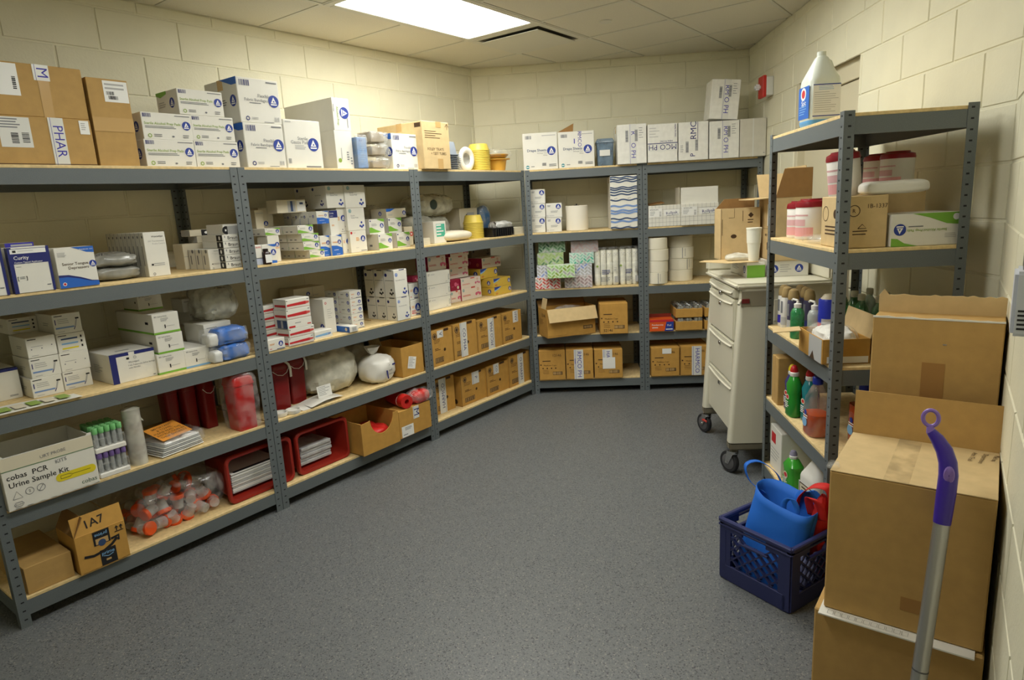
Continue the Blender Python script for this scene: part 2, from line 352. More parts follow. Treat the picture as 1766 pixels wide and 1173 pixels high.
@style('probe', M_WHITE)
def _(p, w, d, h):
    p.face('f', w, d, h); p.text('WelchAllyn', .62, .9, h*.055, 'black', maxw=w*.62); p.text('250 Thermometer', .55, .8, h*.05, 'lgrey', maxw=w*.75, bold=False); p.text('Probe Covers', .65, .74, h*.05, 'lgrey', bold=False, maxw=w*.6); p.rect(.18, .25, .28, .29, 'black'); p.lines(.3, .22, .8, .3, 2, 'lgrey'); p.ring(.25, .06, w*.06, w*.02, 'grey')
    p.face('l', w, d, h); p.lines(.3, .2, .45, .7, 1, 'grey', 1, .9); p.disc(.7, .9, d*.15, 'grey'); p.rect(0, 0, .1, 1, 'lgrey')
def _braun(p, w, d, h):
    p.face('f', w, d, h); p.text('Braun', .62, .5, h*.75, 'black', maxw=w*.6); p.lines(.12, .15, .2, .85, 1, 'grey'); p.rect(.4, .1, .95, .16, 'lgrey'); p.rect(0, 0, 1, .03, 'grey')
    p.face('l', w, d, h); p.rect(.72, .04, 1, .96, 'black'); p.disc(.86, .5, h*.22, 'white', ry=h*.3)
style('braun', M_WHITE)(_braun)
@style('braun_top', M_WHITE)
def _(p, w, d, h): p.face('f', w, d, h); p.disc(.18, .4, h*.42, 'black'); p.rect(.26, 0, .95, .8, 'lgrey'); p.rect(.1, .3, .2, .5, 'white')
@style('grey_side', M_CREAM)
def _(p, w, d, h): p.face('f', w, d, h); p.rect(0, .5, 1, .51, 'grey')
@style('braun_side', M_CREAM)
def _(p, w, d, h): p.face('f', w, d, h); p.rect(.35, .05, .66, .95, 'black'); p.disc(.5, .5, h*.3, 'white', ry=h*.2); p.face('l', w, d, h); p.rect(.0, .05, 1, .95, 'lgrey')
@style('pale_blue', mat('pale_blue_carton', (186, 194, 214), .5))
def _(p, w, d, h): p.face('f', w, d, h); p.rect(0, .96, 1, 1, 'grey')
@style('redtext', M_WHITE)
def _(p, w, d, h): p.face('f', w, d, h); p.text('IRVIN', .5, .82, h*.2, 'red', maxw=w*.8)
def _bb(p, w, d, h, low=.42):
    p.face('f', w, d, h); p.logo(.76, .66, h*.11); p.lines(.15, .6, .6, .68, 2, 'orange'); p.poly([(.45, 1), (1, 1), (1, .9), (.8, .93)], 'blue'); p.poly([(0, 0), (1, 0), (1, low-.06), (.5, low+.06), (0, low+.08)], 'blue'); p.lines(.2, .24, .9, .28, 1, 'white'); p.lines(.4, .04, .95, .07, 1, 'white')
    p.face('l', w, d, h); p.logo(.6, .6, h*.12); p.lines(.15, .55, .4, .65, 2, 'grey'); p.rect(.99, 0, 1, 1, 'grey')
style('bluebot', M_WHITE)(_bb)
@style('povid', M_WHITE)
def _(p, w, d, h): p.face('f', w, d, h); p.logo(.8, .58, h*.16); p.poly([(.35, 1), (1, 1), (1, .86), (.8, .88)], 'blue'); p.poly([(.6, 0), (1, 0), (1, .13), (.6, .16)], 'blue')
@style('swoosh', M_WHITE)
def _(p, w, d, h): p.face('f', w, d, h); p.poly([(.05, .66), (.6, .66), (.6, .58), (.4, .58)], 'blue'); p.logo(.78, .66, h*.09); p.lines(.6, .48, .95, .56, 2, 'orange')
@style('green', M_WHITE)
def _(p, w, d, h):
    p.face('f', w, d, h); p.logo(.82, .55, min(h*.26, w*.12)); p.poly([(.0, .1), (.55, .1), (.75, .14), (.4, .3), (.15, .46), (0, .46)], 'green'); p.poly([(.5, 1), (1, 1), (1, .78), (.8, .84)], 'green'); p.lines(.15, .52, .6, .7, 3, 'lgrey'); p.disc(.08, .88, h*.05, 'navy')
    p.face('l', w, d, h); p.lines(.2, .2, .35, .35, 1, 'grey', 1, .8); p.lines(.5, .2, .65, .35, 1, 'grey', 1, .8); p.rect(.98, 0, 1, 1, 'lgrey')
@style('navytop', M_WHITE)
def _(p, w, d, h): p.face('f', w, d, h); p.rect(0, .7, 1, .98, 'navy'); p.text('Curity', .3, .88, h*.08, 'white'); p.lines(.1, .74, .7, .77, 1, 'white'); p.lines(.2, .34, .5, .42, 2, 'orange'); p.rect(0, .985, 1, 1, 'lgrey')
@style('drop', M_WHITE)
def _(p, w, d, h): p.face('f', w, d, h); p.disc(.1, .9, h*.06, 'red'); p.text('Sensi', .3, .9, h*.06, 'drop', bold=False); p.logo(.78, .62, h*.14); p.lines(.35, .5, .6, .68, 3, 'orange'); p.lines(.3, .2, .6, .22, 1, 'grey'); p.rect(.6, .06, .95, .09, 'grey'); p.face('l', w, d, h); p.logo(.5, .6, h*.14); p.lines(.1, .5, .3, .66, 2, 'orange')
def hexes(p, cx, cy, r, c='logo'):
    for a, b in ((0, 1.15), (-1, -.6), (1, -.45), (0, -1.1)): p.disc(cx+a*r*1.6/p.W, cy+b*r*1.6/p.H, r, c, 6)
def _gh(p, w, d, h):
    p.face('f', w, d, h); p.disc(.18, .87, h*.09, 'tealdk', 6); p.ring(.18, .87, h*.06, h*.02, 'white', 6); p.text('Sterile', .32, .66, h*.09, 'grey', bold=False, maxw=w*.4); p.text('Gauze Pads', .42, .57, h*.09, 'grey', bold=False, maxw=w*.55); hexes(p, .78, .24, h*.055)
    p.face('l', w, d, h); p.disc(.2, .87, h*.08, 'navy', 6); p.text('Sterile Gauze', .5, .6, h*.08, 'grey', bold=False, maxw=d*.7); hexes(p, .7, .24, h*.05, 'navy')
style('gauzehex', M_WHITE)(_gh)
@style('orange', M_WHITE)
def _(p, w, d, h): p.face('f', w, d, h); p.logo(.62, .6, w*.25); p.lines(.08, .5, .3, .66, 3, 'orange'); p.lines(.3, .06, .9, .09, 1, 'grey'); p.disc(.45, .16, w*.05, 'grey')
@style('yellowdim', M_CREAM)
def _(p, w, d, h): p.face('f', w, d, h); p.rect(.36, .05, .62, .92, 'lgrey'); p.rect(.46, .1, .54, .9, 'wave'); p.rect(.68, .1, .97, .9, 'white'); p.rect(.78, .62, .9, .78, 'wave')
@style('logodim', M_CREAM)
def _(p, w, d, h): p.face('f', w, d, h); p.logo(.45, .7 if h > .2 else .5, min(w, h)*.16); p.lines(.1, .3, .8, .4, 2, 'lgrey'); p.rect(.6, 0, .605, 1, 'grey')
@style('plain', M_CREAM)
def _(p, w, d, h): p.face('f', w, d, h); p.lines(.2, .3, .8, .36, 1, 'lgrey'); p.rect(0, .93, 1, .94, 'lgrey')
@style('blueswoosh', M_CREAM)
def _(p, w, d, h): p.face('f', w, d, h); p.poly([(0, 1), (.45, 1), (.2, .7), (0, .66)], 'blue'); p.logo(.9, .5, h*.24); p.lines(.08, .2, .3, .4, 2, 'lgrey'); p.face('l', w, d, h); p.logo(.6, .5, h*.24)
@style('orangedisc', M_CREAM)
def _(p, w, d, h): p.face('f', w, d, h); p.disc(.82, .6, h*.13, 'drop'); p.disc(.82, .6, h*.05, 'white'); p.rect(.2, .6, .7, .65, 'grey')
@style('tealbag', M_WHITE)
def _(p, w, d, h):
    p.face('f', w, d, h); p.rect(.2, .3, .9, .88, 'teal')
    for k in range(4): p.lines(.22, .36+.14*k, .8, .44+.14*k, 1, 'white', k, .8)
@style('redarc', M_CREAM)
def _(p, w, d, h): p.face('f', w, d, h); p.line([(.42, .8), (.3, .72), (.24, .6), (.26, .5), (.34, .42)], .012, 'black'); p.lines(.3, .2, .45, .35, 2, 'red'); p.rect(.4, .4, .8, .85, 'lgrey')
@style('bluebandtop', M_WHITE)
def _(p, w, d, h): p.face('f', w, d, h); p.rect(0, .92, 1, 1, 'navy'); p.text('Safety Syringe', .5, .55, h*.1, 'grey'); p.lines(.85, .08, .95, .14, 2, 'grey'); p.face('t', w, d, h); p.rect(0, 0, 1, .12, 'navy')
def syr(kind):
    def f(p, w, d, h):
        p.face('f', w, d, h); p.rect(.06, .88, .35, .92, 'black')
        if kind == 'a':
            p.lines(.16, .46, .6, .74, 3, 'lgrey', 2, .35); p.rect(.06, .26, .72, .34, 'wave2'); p.rect(.06, .48, .09, .74, 'navy')
            p.line([(.76, .3), (.84, .66)], .006, 'lgrey'); p.rect(.8, .66, .93, .74, 'black'); p.line([(.7, .14), (.76, .3)], .003, 'navy')
        if kind == 'p': p.lines(.15, .5, .8, .56, 1, 'lgrey'); p.disc(.5, .42, h*.03, 'grey'); p.disc(.85, .52, h*.03, 'grey'); p.disc(.15, .42, h*.03, 'grey')
        if kind == 'l':
            for k, c in enumerate(('yellow', 'sky', 'wave')): p.rect(.14, .18+.25*k, .72, .26+.25*k, c); p.rect(.82, .2+.25*k, .88, .32+.25*k, 'black')
        p.lines(.12, .06, .5, .12, 1, 'lgrey')
        p.face('l', w, d, h); p.lines(.4, .35, .85, .55, 2, 'lgrey', 5)
    return f
style('syr', M_WHITE)(syr('a')); style('syrplain', M_WHITE)(syr('p')); style('syrlines', M_WHITE)(syr('l'))
@style('blueband', M_WHITE)
def _(p, w, d, h):
    p.face('f', w, d, h); p.rect(0, 0, .14, 1, 'navy'); p.rect(0, .9, .42, 1, 'navy'); p.rect(.55, .9, 1, 1, 'navy'); p.rect(.36, .76, .42, .83, 'black'); p.ring(.55, .8, h*.05, h*.02, 'lgrey'); p.text('Monoject', .4, .66, h*.09, 'grey', al='l', bold=False); p.text('1 mL Tuberculin Safety Syringe', .38, .55, h*.075, 'grey', al='l', maxw=w*.6, bold=False); p.text('with Needle', .38, .46, h*.075, 'grey', al='l', bold=False); p.rect(.9, .06, .95, .09, 'grey')
    p.face('t', w, d, h); p.rect(0, .0, 1, .03, 'navy'); p.lines(.3, .2, .8, .3, 1, 'grey')
    p.face('l', w, d, h); p.lines(.35, .3, .7, .6, 5, 'lgrey', 3)
def strip(c):
    def f(p, w, d, h):
        p.face('f', w, d, h); p.rect(0, 0, 1, .1, c); p.text('BD SafetyGlide', .08, .86, h*.1, 'grey', al='l', bold=False, maxw=w*.5); p.lines(.3, .58, .62, .76, 4, 'grey', 2, .3); p.rect(.42, .26, .46, .44, 'black'); p.rect(.46, .34, .8, .36, 'lgrey')
        p.face('l', w, d, h); p.rect(0, 0, 1, .1, c); p.lines(.8, .45, .88, .6, 1, 'black', 1, .8)
    return f
style('greenstrip', M_WHITE)(strip('green')); style('bluestrip', M_WHITE)(strip('sky'))
@style('vsmall', M_WHITE)
def _(p, w, d, h): p.face('f', w, d, h); p.lines(.1, .7, .7, .78, 1, 'grey'); p.lines(.35, .4, .7, .6, 2, 'lgrey'); p.lines(.4, .2, .75, .26, 1, 'black')
def dyn(p, w, d, h):
    p.face('f', w, d, h); p.logo(.76, .52, h*.24); p.lines(.12, .46, .55, .62, 2, 'orange', 2); p.rect(.5, .06, .95, .11, 'navy'); p.lines(.1, .1, .3, .2, 1, 'red'); p.rect(0, 0, 1, .015, 'grey')
    p.face('l', w, d, h); p.logo(.82, .52, h*.24); p.lines(.3, .46, .65, .62, 2, 'grey', 2); p.lines(.1, .12, .25, .22, 1, 'red')
style('dynsmall', M_WHITE)(dyn); style('dynrow', M_WHITE)(dyn)
@style('dynred', M_WHITE)
def _(p, w, d, h): dyn(p, w, d, h); p.face('f', w, d, h); p.lines(.1, .1, .7, .35, 3, 'red', 4)
def _rs(p, w, d, h):
    p.face('f', w, d, h); p.rect(.01, .08, .99, .1, 'red'); p.poly([(.03, .28), (.82, .28), (.82, .62), (.03, .5)], 'red'); p.poly([(.82, .3), (.97, .38), (.97, .56), (.82, .6)], 'drop'); p.rect(.02, .84, .06, .92, 'black'); p.rect(.88, .78, .96, .86, 'grey')
    p.face('l', w, d, h); p.poly([(.1, .2), (.95, .2), (.95, .46), (.1, .42)], 'red'); p.rect(0, .94, 1, .97, 'grey')
style('redstripe', M_WHITE)(_rs)
@style('redgrey', M_WHITE)
def _(p, w, d, h): p.face('f', w, d, h); p.rect(.05, .1, .3, .3, 'red'); p.lines(.3, .45, .7, .6, 1, 'grey'); p.rect(.8, .2, .95, .34, 'drop'); p.face('l', w, d, h); p.rect(.2, .05, .98, .95, 'wave'); p.rect(.5, .1, .65, .9, 'lgrey')
@style('bluestripe', M_WHITE)
def _(p, w, d, h): p.face('f', w, d, h); p.poly([(.04, .3), (.7, .3), (.75, .62), (.04, .5)], 'sky'); p.poly([(.72, .3), (.9, .4), (.9, .6), (.75, .6)], 'wave2')
@style('redicon', M_WHITE)
def _(p, w, d, h): p.face('f', w, d, h); p.ring(.22, .88, w*.09, w*.04, 'red'); p.lines(.3, .4, .8, .7, 5, 'lgrey', 2, .2); p.face('l', w, d, h); p.logo(.8, .2, h*.09)
@style('bluebox', M_WHITE)
def _(p, w, d, h): p.face('f', w, d, h); p.rect(.3, .2, .8, .8, 'lgrey'); p.face('l', w, d, h); p.rect(0, 0, 1, 1, 'blue'); p.disc(.8, .5, h*.3, 'cream')
def _na(p, w, d, h):
    p.face('f', w, d, h); p.disc(.18, .82, h*.075, 'blue', 6); p.ring(.18, .82, h*.05, h*.015, 'white', 6); p.text('Non-adherent Pads', .45, .62, h*.06, 'grey', bold=False, maxw=w*.7); hexes(p, .74, .2, h*.045); p.rect(.4, .97, .8, 1, 'navy')
    p.face('l', w, d, h); p.disc(.2, .82, h*.07, 'navy', 6); p.lines(.1, .6, .9, .63, 1, 'grey', 1, .5); hexes(p, .65, .2, h*.045, 'black'); p.rect(.98, 0, 1, 1, 'grey'); p.rect(.35, .97, .85, 1, 'black')
style('nonadh', M_WHITE)(_na)
@style('magenta', mat('magenta_carton', (150, 26, 62), .5))
def _(p, w, d, h): p.face('f', w, d, h); p.disc(.5, .55, h*.18, 'pink'); p.disc(.72, .25, h*.14, 'cream'); p.disc(.72, .5, h*.1, 'pink'); p.lines(.1, .3, .4, .4, 1, 'pink')
@style('seventeen', M_WHITE)
def _(p, w, d, h): p.face('f', w, d, h); p.text('17', .09, .8, h*.22, 'black'); p.lines(.16, .74, .34, .84, 2, 'lgrey'); p.text('PLUS', .94, .45, h*.2, 'grey', -90, maxw=h*.7); p.rect(0, 0, 1, .012, 'grey'); p.lines(.8, .1, .88, .16, 1, 'grey')
def _pg(p, w, d, h):
    p.face('f', w, d, h); p.disc(.1, .8, h*.13, 'tealdk', 6); p.ring(.1, .8, h*.08, h*.03, 'white', 6); p.lines(.05, .28, .5, .42, 2, 'drop', 3); p.rect(.48, .88, .68, 1, 'drop')
    p.disc(.82, .74, h*.1, 'cream'); p.ring(.82, .74, h*.11, h*.03, 'drop')
    for a, b in ((-.09, .36), (.0, .4), (.09, .34)): p.disc(.82+a, b, h*.13, 'pink'); 
    p.disc(.82, .3, h*.07, 'cream'); p.face('l', w, d, h); p.rect(0, 0, 1, 1, 'magenta'); p.disc(.3, .55, h*.18, 'pink'); p.disc(.75, .35, h*.18, 'drop')
style('pinkglove', mat('pink_white_carton', (226, 214, 204), .5))(_pg)
@style('yellow', mat('yellow_carton', (212, 180, 74), .5))
def _(p, w, d, h):
    p.face('f', w, d, h); p.poly([(0, 1), (.42, 1), (.2, .66), (0, .5)], 'sky'); p.poly([(0, 1), (.4, 1), (.12, .72), (0, .66)], 'logo'); p.logo(.9, .55, h*.26); p.lines(.06, .1, .2, .3, 2, 'red'); p.lines(.4, .12, .6, .2, 1, 'orange'); p.rect(0, 0, 1, .012, 'brown'); p.face('l', w, d, h); p.logo(.75, .5, h*.26)
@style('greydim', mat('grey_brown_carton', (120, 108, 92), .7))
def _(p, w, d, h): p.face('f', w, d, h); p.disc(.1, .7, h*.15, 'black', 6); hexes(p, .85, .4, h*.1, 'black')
def brownhex(tape):
    def f(p, w, d, h):
        p.face('f', w, d, h); p.disc(.17, .84, h*.095, 'brown', 6); p.ring(.17, .84, h*.07, h*.015, 'clear', 6); p.lines(.12, .62, .42, .74, 3, 'brown', 3, .3); p.disc(.6, .42, h*.05, 'brown', 6); p.lines(.14, .42, .4, .5, 2, 'brown', 6, .35)
        p.rect(.13, .1, .52, .24, 'brown'); p.rect(.145, .115, .505, .225, 'clear'); p.bars(.16, .12, .49, .22, 'brown', 11); p.rect(.6, .93, .82, 1, 'brown'); p.rect(0, 0, .012, 1, 'brown')
        if tape:
            t, x0, x1, y0, y1, rot, sz = tape; pharm(p, x0, x1, y0, y1, t, h*sz, rot, c='navy')
        p.face('l', w, d, h); p.disc(.85, .15, h*.08, 'brown'); p.face('t', w, d, h); p.rect(0, .48, 1, .5, 'brown')
    return f
for k, t in dict(ph4a=('A', .28, .56, .78, .98, 90, .15), ph4b=('CO PHA', .3, .58, .04, 1, -90, .17), ph4c=('MCO PHA', .42, .68, .0, .98, 90, .17), ph4d=('ARM', .55, .82, .62, 1, 90, .15), ph5a=('HARMCO', .22, .56, .0, 1, 90, .17), ph5b=('P', .44, .72, .6, 1, -90, .17), ph5c=('CO', .32, .56, .66, 1, -90, .14), ph5d=('O PHARM', .42, .68, .0, .98, -90, .17)).items():
    style(k, M_CARD2)(brownhex(t))
def _dr(p, w, d, h):
    p.face('f', w, d, h); p.bars(.08, .84, .26, .93, 'grey'); p.rect(.56, .91, .95, .93, 'lgrey'); p.text('Drape Sheets', .4, .53, h*.1, 'wave', maxw=w*.56); p.text('40 Drape Tiers', .55, .45, h*.045, 'grey', bold=False); p.text('White', .64, .39, h*.045, 'grey', bold=False); p.logo(.82, .5, h*.12); p.disc(.12, .08, h*.05, 'tealdk'); p.rect(.08, .07, .16, .09, 'white'); p.lines(.22, .06, .38, .1, 1, 'grey'); p.bars(.54, .1, .66, .18, 'grey'); p.lines(.74, .06, .95, .14, 2, 'grey')
style('drape', M_WHITE)(_dr)
@style('drapeopen', M_WHITE)
def _(p, w, d, h): _dr(p, w, d, h); p.face('f', w, d, h); p.text('RMCO', .6, .78, h*.18, 'violet', -90, bold=False, maxw=h*.42); p.lines(.44, .5, .48, .8, 1, 'violet')
M_WRAP = mat('wrapped_white', (232, 231, 224), .25, spec=.7, noise_amt=.05, noise_scale=30, bump=.5, bump_scale=45)
def stick(p, x, y): p.rect(x, y, x+.1, y+.3, 'lgrey'); p.bars(x+.01, y+.02, x+.09, y+.28, 'grey', 8, True)
@style('wrapR', M_WRAP)
def _(p, w, d, h): p.face('f', w, d, h); pharm(p, .4, .66, 0, 1, 'R    O PH', h*.17, -90, .48); stick(p, .28, .55); stick(p, .6, .56); p.lines(.74, .6, .92, .9, 5, 'grey', 2, .2)
@style('wrapMCO', M_WRAP)
def _(p, w, d, h): p.face('f', w, d, h); p.rect(0, .28, 1, .5, 'tape'); p.text('MCO PH', .5, .39, h*.2, 'navy', 180, maxw=w*1.0, bold=False); p.rect(0, .48, 1, .5, 'navy'); p.text('HEALTH INC', .62, .54, h*.06, 'navy', 180); p.text('HEALTH INC', .93, .8, h*.06, 'navy', -90); p.lines(.06, .6, .4, .9, 4, 'lgrey', 4, .2)
@style('wrapRMC', M_WRAP)
def _(p, w, d, h): p.face('f', w, d, h); p.text('RMC', .5, .78, h*.24, 'navy', 90, maxw=h*.45, bold=False); p.rect(.64, .5, .655, 1, 'navy'); p.text('P', .48, .14, h*.18, 'navy', 90); stick(p, .56, .24); stick(p, .24, .2); p.lines(.06, .2, .2, .4, 4, 'lgrey')
@style('wrapRN', M_WRAP)
def _(p, w, d, h): p.face('f', w, d, h); pharm(p, .4, .66, 0, 1, 'RM O PH', h*.18, -90, .5); stick(p, .27, .52); stick(p, .6, .56); p.lines(.74, .6, .92, .9, 5, 'grey', 2, .2)
@style('wrapplain', mat('wrapped_white_plain', (206, 202, 188), .4, noise_amt=.04, noise_scale=20))
def _(p, w, d, h): p.face('f', w, d, h); p.rect(.48, 0, .52, 1, 'tape'); p.rect(.9, .08, .94, .1, 'grey')
@style('dynB', M_WHITE)
def _(p, w, d, h): p.face('f', w, d, h); p.logo(.78, .75, h*.18); p.lines(.1, .72, .4, .86, 2, 'grey', 2); p.lines(.3, .3, .95, .46, 2, 'grey', 5, .35); p.ring(.08, .12, h*.06, h*.015, 'grey'); p.lines(.2, .08, .7, .14, 1, 'lgrey'); p.rect(0, 0, 1, .012, 'grey')
@style('waves', M_WHITE)
def _(p, w, d, h):
    p.face('f', w, d, h)
    for k, (b, c) in enumerate(((.97, 'wave'), (.93, 'wave'), (.89, 'wave'), (.78, 'wave'), (.745, 'wave'), (.70, 'wave'), (.65, 'wave'), (.545, 'wave'), (.43, 'wave2'), (.345, 'wave2'), (.30, 'wave2'), (.19, 'wave'), (.14, 'wave2'), (.02, 'wave'))):
        ph = (0, 1, .4, 2.2, 2.4, 2.6, 2.8, 2, .2, 2.2, 2.5, .6, 2.6, .2)[k]
        p.line([(t/24, b+.012*math.sin(ph+t/24*4*math.pi)) for t in range(25)], .010 if c == 'wave' else .014, c)
        if k % 3 == 1:
            for q in (.2, .7): p.text('pure', q, b+.035, h*.03, 'grey', 8)
@style('rollpak', M_WHITE)
def _(p, w, d, h):
    p.face('f', w, d, h)
    for k in range(1, 9): p.line([(k/9, 0), (k/9, 1)], .0012, 'grey')
    for k in range(1, 5): p.line([(0, k/5), (1, k/5)], .0012, 'grey')
    p.rect(.02, .46, .42, .86, 'white'); p.text('RP2DA-27C', .18, .8, h*.08, 'black', maxw=w*.3); p.lines(.05, .5, .22, .72, 4, 'grey', 2, .3); p.bars(.34, .48, .4, .72, 'lgrey', 6, True); p.rect(.48, .5, .96, .78, 'white'); p.text('Rollpak', .73, .63, h*.2, 'navy', 5, maxw=w*.36); p.line([(.56, .5), (.94, .55)], .003, 'grey')
def tissue(base, a, b):
    m = mat('tissue_'+a+b, base, .5)
    def f(p, w, d, h):
        p.face('f', w, d, h); L, t = w*.19, w*.058; cw = L*.74; k = 0
        for i in range(-1, int(w/cw)+2):
            g = 1 if i % 2 else -1; y = -.06-(i % 3)*.01
            while y < h+.05:
                k += 1; c = b if (k*7+i*3) % 6 == 0 else (a if (k+i) % 3 else 'lgrey')
                x0 = i*cw; dx, dy = L*.5*.56, g*L*.5*.56; cx = x0+cw*.5; q = (-t*.5*.7071*g, t*.5*.7071)
                p.clip_poly([(cx-dx+q[0], y-dy+q[1]), (cx+dx+q[0], y+dy+q[1]), (cx+dx-q[0], y+dy-q[1]), (cx-dx-q[0], y-dy-q[1])], c, w, h); y += t*2.2
        p.face('t', w, d, h); p.disc(.5, .5, w*.25, 'white', ry=d*.2)
    return m, f
for nm, (base, a, b) in dict(tis_red=((232, 220, 214), 'drop', 'r1'), tis_grey=((216, 206, 206), 'm1', 'gy1'), tis_blue=((212, 214, 222), 'lgrey', 'b1'), tis_olive=((164, 182, 138), 'o1', 'g1'), tis_teal=((206, 222, 210), 't1', 'teal'), tis_green=((142, 164, 140), 'g1', 'g2'), tis_mauve=((178, 160, 156), 'gy1', 'm1'), tis_lime=((208, 226, 196), 'l1', 'lime')).items():
    STYLE[nm] = tissue(base, a, b)
def c121(extra=None, num='12146', top=True):
    def f(p, w, d, h):
        p.face('f', w, d, h)
        if top: p.text(num, .7, .83, h*.12, 'brown', bold=False)
        else: p.text(num, .3, .12, h*.12, 'brown')
        p.rect(.05, .5, .1, .54, 'brown'); p.lines(.14, .62, .45, .66, 1, 'brown', 1, .7); p.text('Medicine Cups', .42, .5, h*.07, 'brown', bold=False)
        for k in range(4): p.disc(.15+.16*k, .4, h*.025, 'brown', 6)
        p.lines(.14, .18, .4, .34, 3, 'brown', 2, .15); p.rect(.52, .17, .88, .28, 'brown'); p.bars(.53, .18, .87, .27, 'clear', 10); p.rect(0, 0, .01, 1, 'brown')
        if extra: extra(p, h)
        p.face('t', w, d, h); p.rect(0, .48, 1, .5, 'brown')
    return f
style('c12146', M_CARD2)(c121()); style('c12146b', M_CARD2)(c121(None, '52146', False))
def _t1(p, h): pharm(p, .3, .64, 0, 1, 'RMCO PH', h*.2, -90, c='violet'); p.lines(.33, .3, .36, .7, 1, 'violet')
def _t2(p, h): pharm(p, .3, .64, .6, 1, 'HAI', h*.17, -90, c='violet'); p.rect(.3, .33, .74, .72, 'white')
def _t3(p, h): p.rect(.4, .78, .72, .96, 'white')
def _t4(p, h): pharm(p, .4, .74, 0, 1, 'HARMCO', h*.2, -90, c='violet')
style('c12146t', M_CARD2)(c121(_t1)); style('c12146h', M_CARD2)(c121(_t2)); style('c12146p', M_CARD2)(c121(_t3)); style('c12146q', M_CARD2)(c121(_t4))
# lettering used by single things further down
@style('cobas', M_WHITE)
def _(p, w, d, h):
    p.face('f', w, d, h); p.rect(0, .76, 1, 1, 'cream'); p.rect(0, .745, 1, .76, 'g1'); p.text('cobas  PCR', .04, .62, h*.14, 'black', al='l'); p.text('Urine Sample Kit', .05, .47, h*.14, 'black', al='l'); p.text('cobas', .97, .12, h*.12, 'g2', al='r', bold=False)
    p.line([(.58, .34), (.93, .34)], h*.16, 'yellow'); p.disc(.58, .34, h*.08, 'yellow'); p.disc(.93, .34, h*.08, 'yellow'); p.line([(.72, .345), (.92, .345)], .002, 'black'); p.line([(.58, .31), (.58, .37), (.68, .37), (.72, .345), (.68, .31), (.58, .31)], .002, 'black')
    p.line([(.06, .2), (.16, .2), (.11, .34), (.06, .2)], .002, 'grey'); p.ring(.24, .28, h*.07, .002, 'grey'); p.text('2', .24, .28, h*.07, 'grey'); p.ring(.36, .28, h*.07, .002, 'grey'); p.line([(.33, .22), (.39, .34)], .002, 'grey'); p.line([(.06, .09), (.08, .13), (.14, .13), (.16, .09), (.14, .05), (.08, .05), (.06, .09)], .002, 'grey'); p.text('Roche', .11, .09, h*.05, 'grey', maxw=w*.07)
    p.text('URT PROBE', .55, .86, h*.1, 'grey', 3, bold=False, maxw=w*.28); p.text('KITS', .62, .68, h*.1, 'grey', 3, bold=False)
@style('amazon', M_CARD2)
def _(p, w, d, h):
    p.face('f', w, d, h); p.rect(.42, .02, .74, .44, 'black'); p.text('prime', .58, .34, h*.13, 'sky', maxw=w*.25); p.line([(.48, .27), (.58, .23), (.68, .27)], .003, 'sky'); p.rect(.52, .12, .62, .17, 'clear')
    p.rect(.34, .6, .67, .97, 'black'); p.text('prime', .5, .86, h*.13, 'sky', 180, maxw=w*.25); p.rect(.38, .62, .63, .77, 'clear'); p.disc(.5, .64, h*.09, 'wave')
    p.line([(.12, .42), (.3, .37), (.5, .40), (.68, .5), (.8, .62)], .012, 'black'); p.line([(.68, .64), (.84, .67), (.82, .54)], .011, 'black')
    for x in (.82, .91): p.line([(x, .8), (x, .92)], .004, 'black'); p.line([(x-.03, .87), (x, .93), (x+.03, .87)], .004, 'black')
    p.line([(.77, .78), (.95, .78)], .004, 'black')
# ------------------------------------------------------------------ lettering prepared once, while the scene is still empty
for _k in STYLE: STYLE[_k][1](Print(), .3, .3, .3)
# ------------------------------------------------------------------ room shell
HC = 2.70
XL = -.62
def bpt(s, n): q = BO+BD*s+BN*n; return Vector((q.x, q.y, 0))
SR, NB = 1.85, .475
yc = 3.66+(NB+XL*math.sin(TH))/math.cos(TH)
CORN = [Vector((XL, -2.0, 0)), Vector((XL, yc, 0)), bpt(SR, NB), bpt(SR, -2.79), Vector((3.30, -2.0, 0))]
fl = MB(); fl.box(-1.2, -2.3, -.1, 4.0, 6.0, 0); tag(fl.build('floor', floor_mat()), kind='structure')
ce = MB(); ce.box(-1.2, -2.3, HC+.012, 4.0, 6.0, HC+.1); CEIL = tag(ce.build('ceiling', M_CEIL), kind='structure')
def block_mesh(w, h, cache={}):
    k = (round(w, 4), round(h, 4))
    if k not in cache:
        b = .0035; t = .0045; m = MB()
        m.add([(0, 0, 0), (w, 0, 0), (w, 0, h), (0, 0, h), (b, -t, b), (w-b, -t, b), (w-b, -t, h-b), (b, -t, h-b)], [(4, 5, 6, 7), (0, 1, 5, 4), (1, 2, 6, 5), (2, 3, 7, 6), (3, 0, 4, 7)])
        cache[k] = m.mesh('block', M_WALL)
    return cache[k]
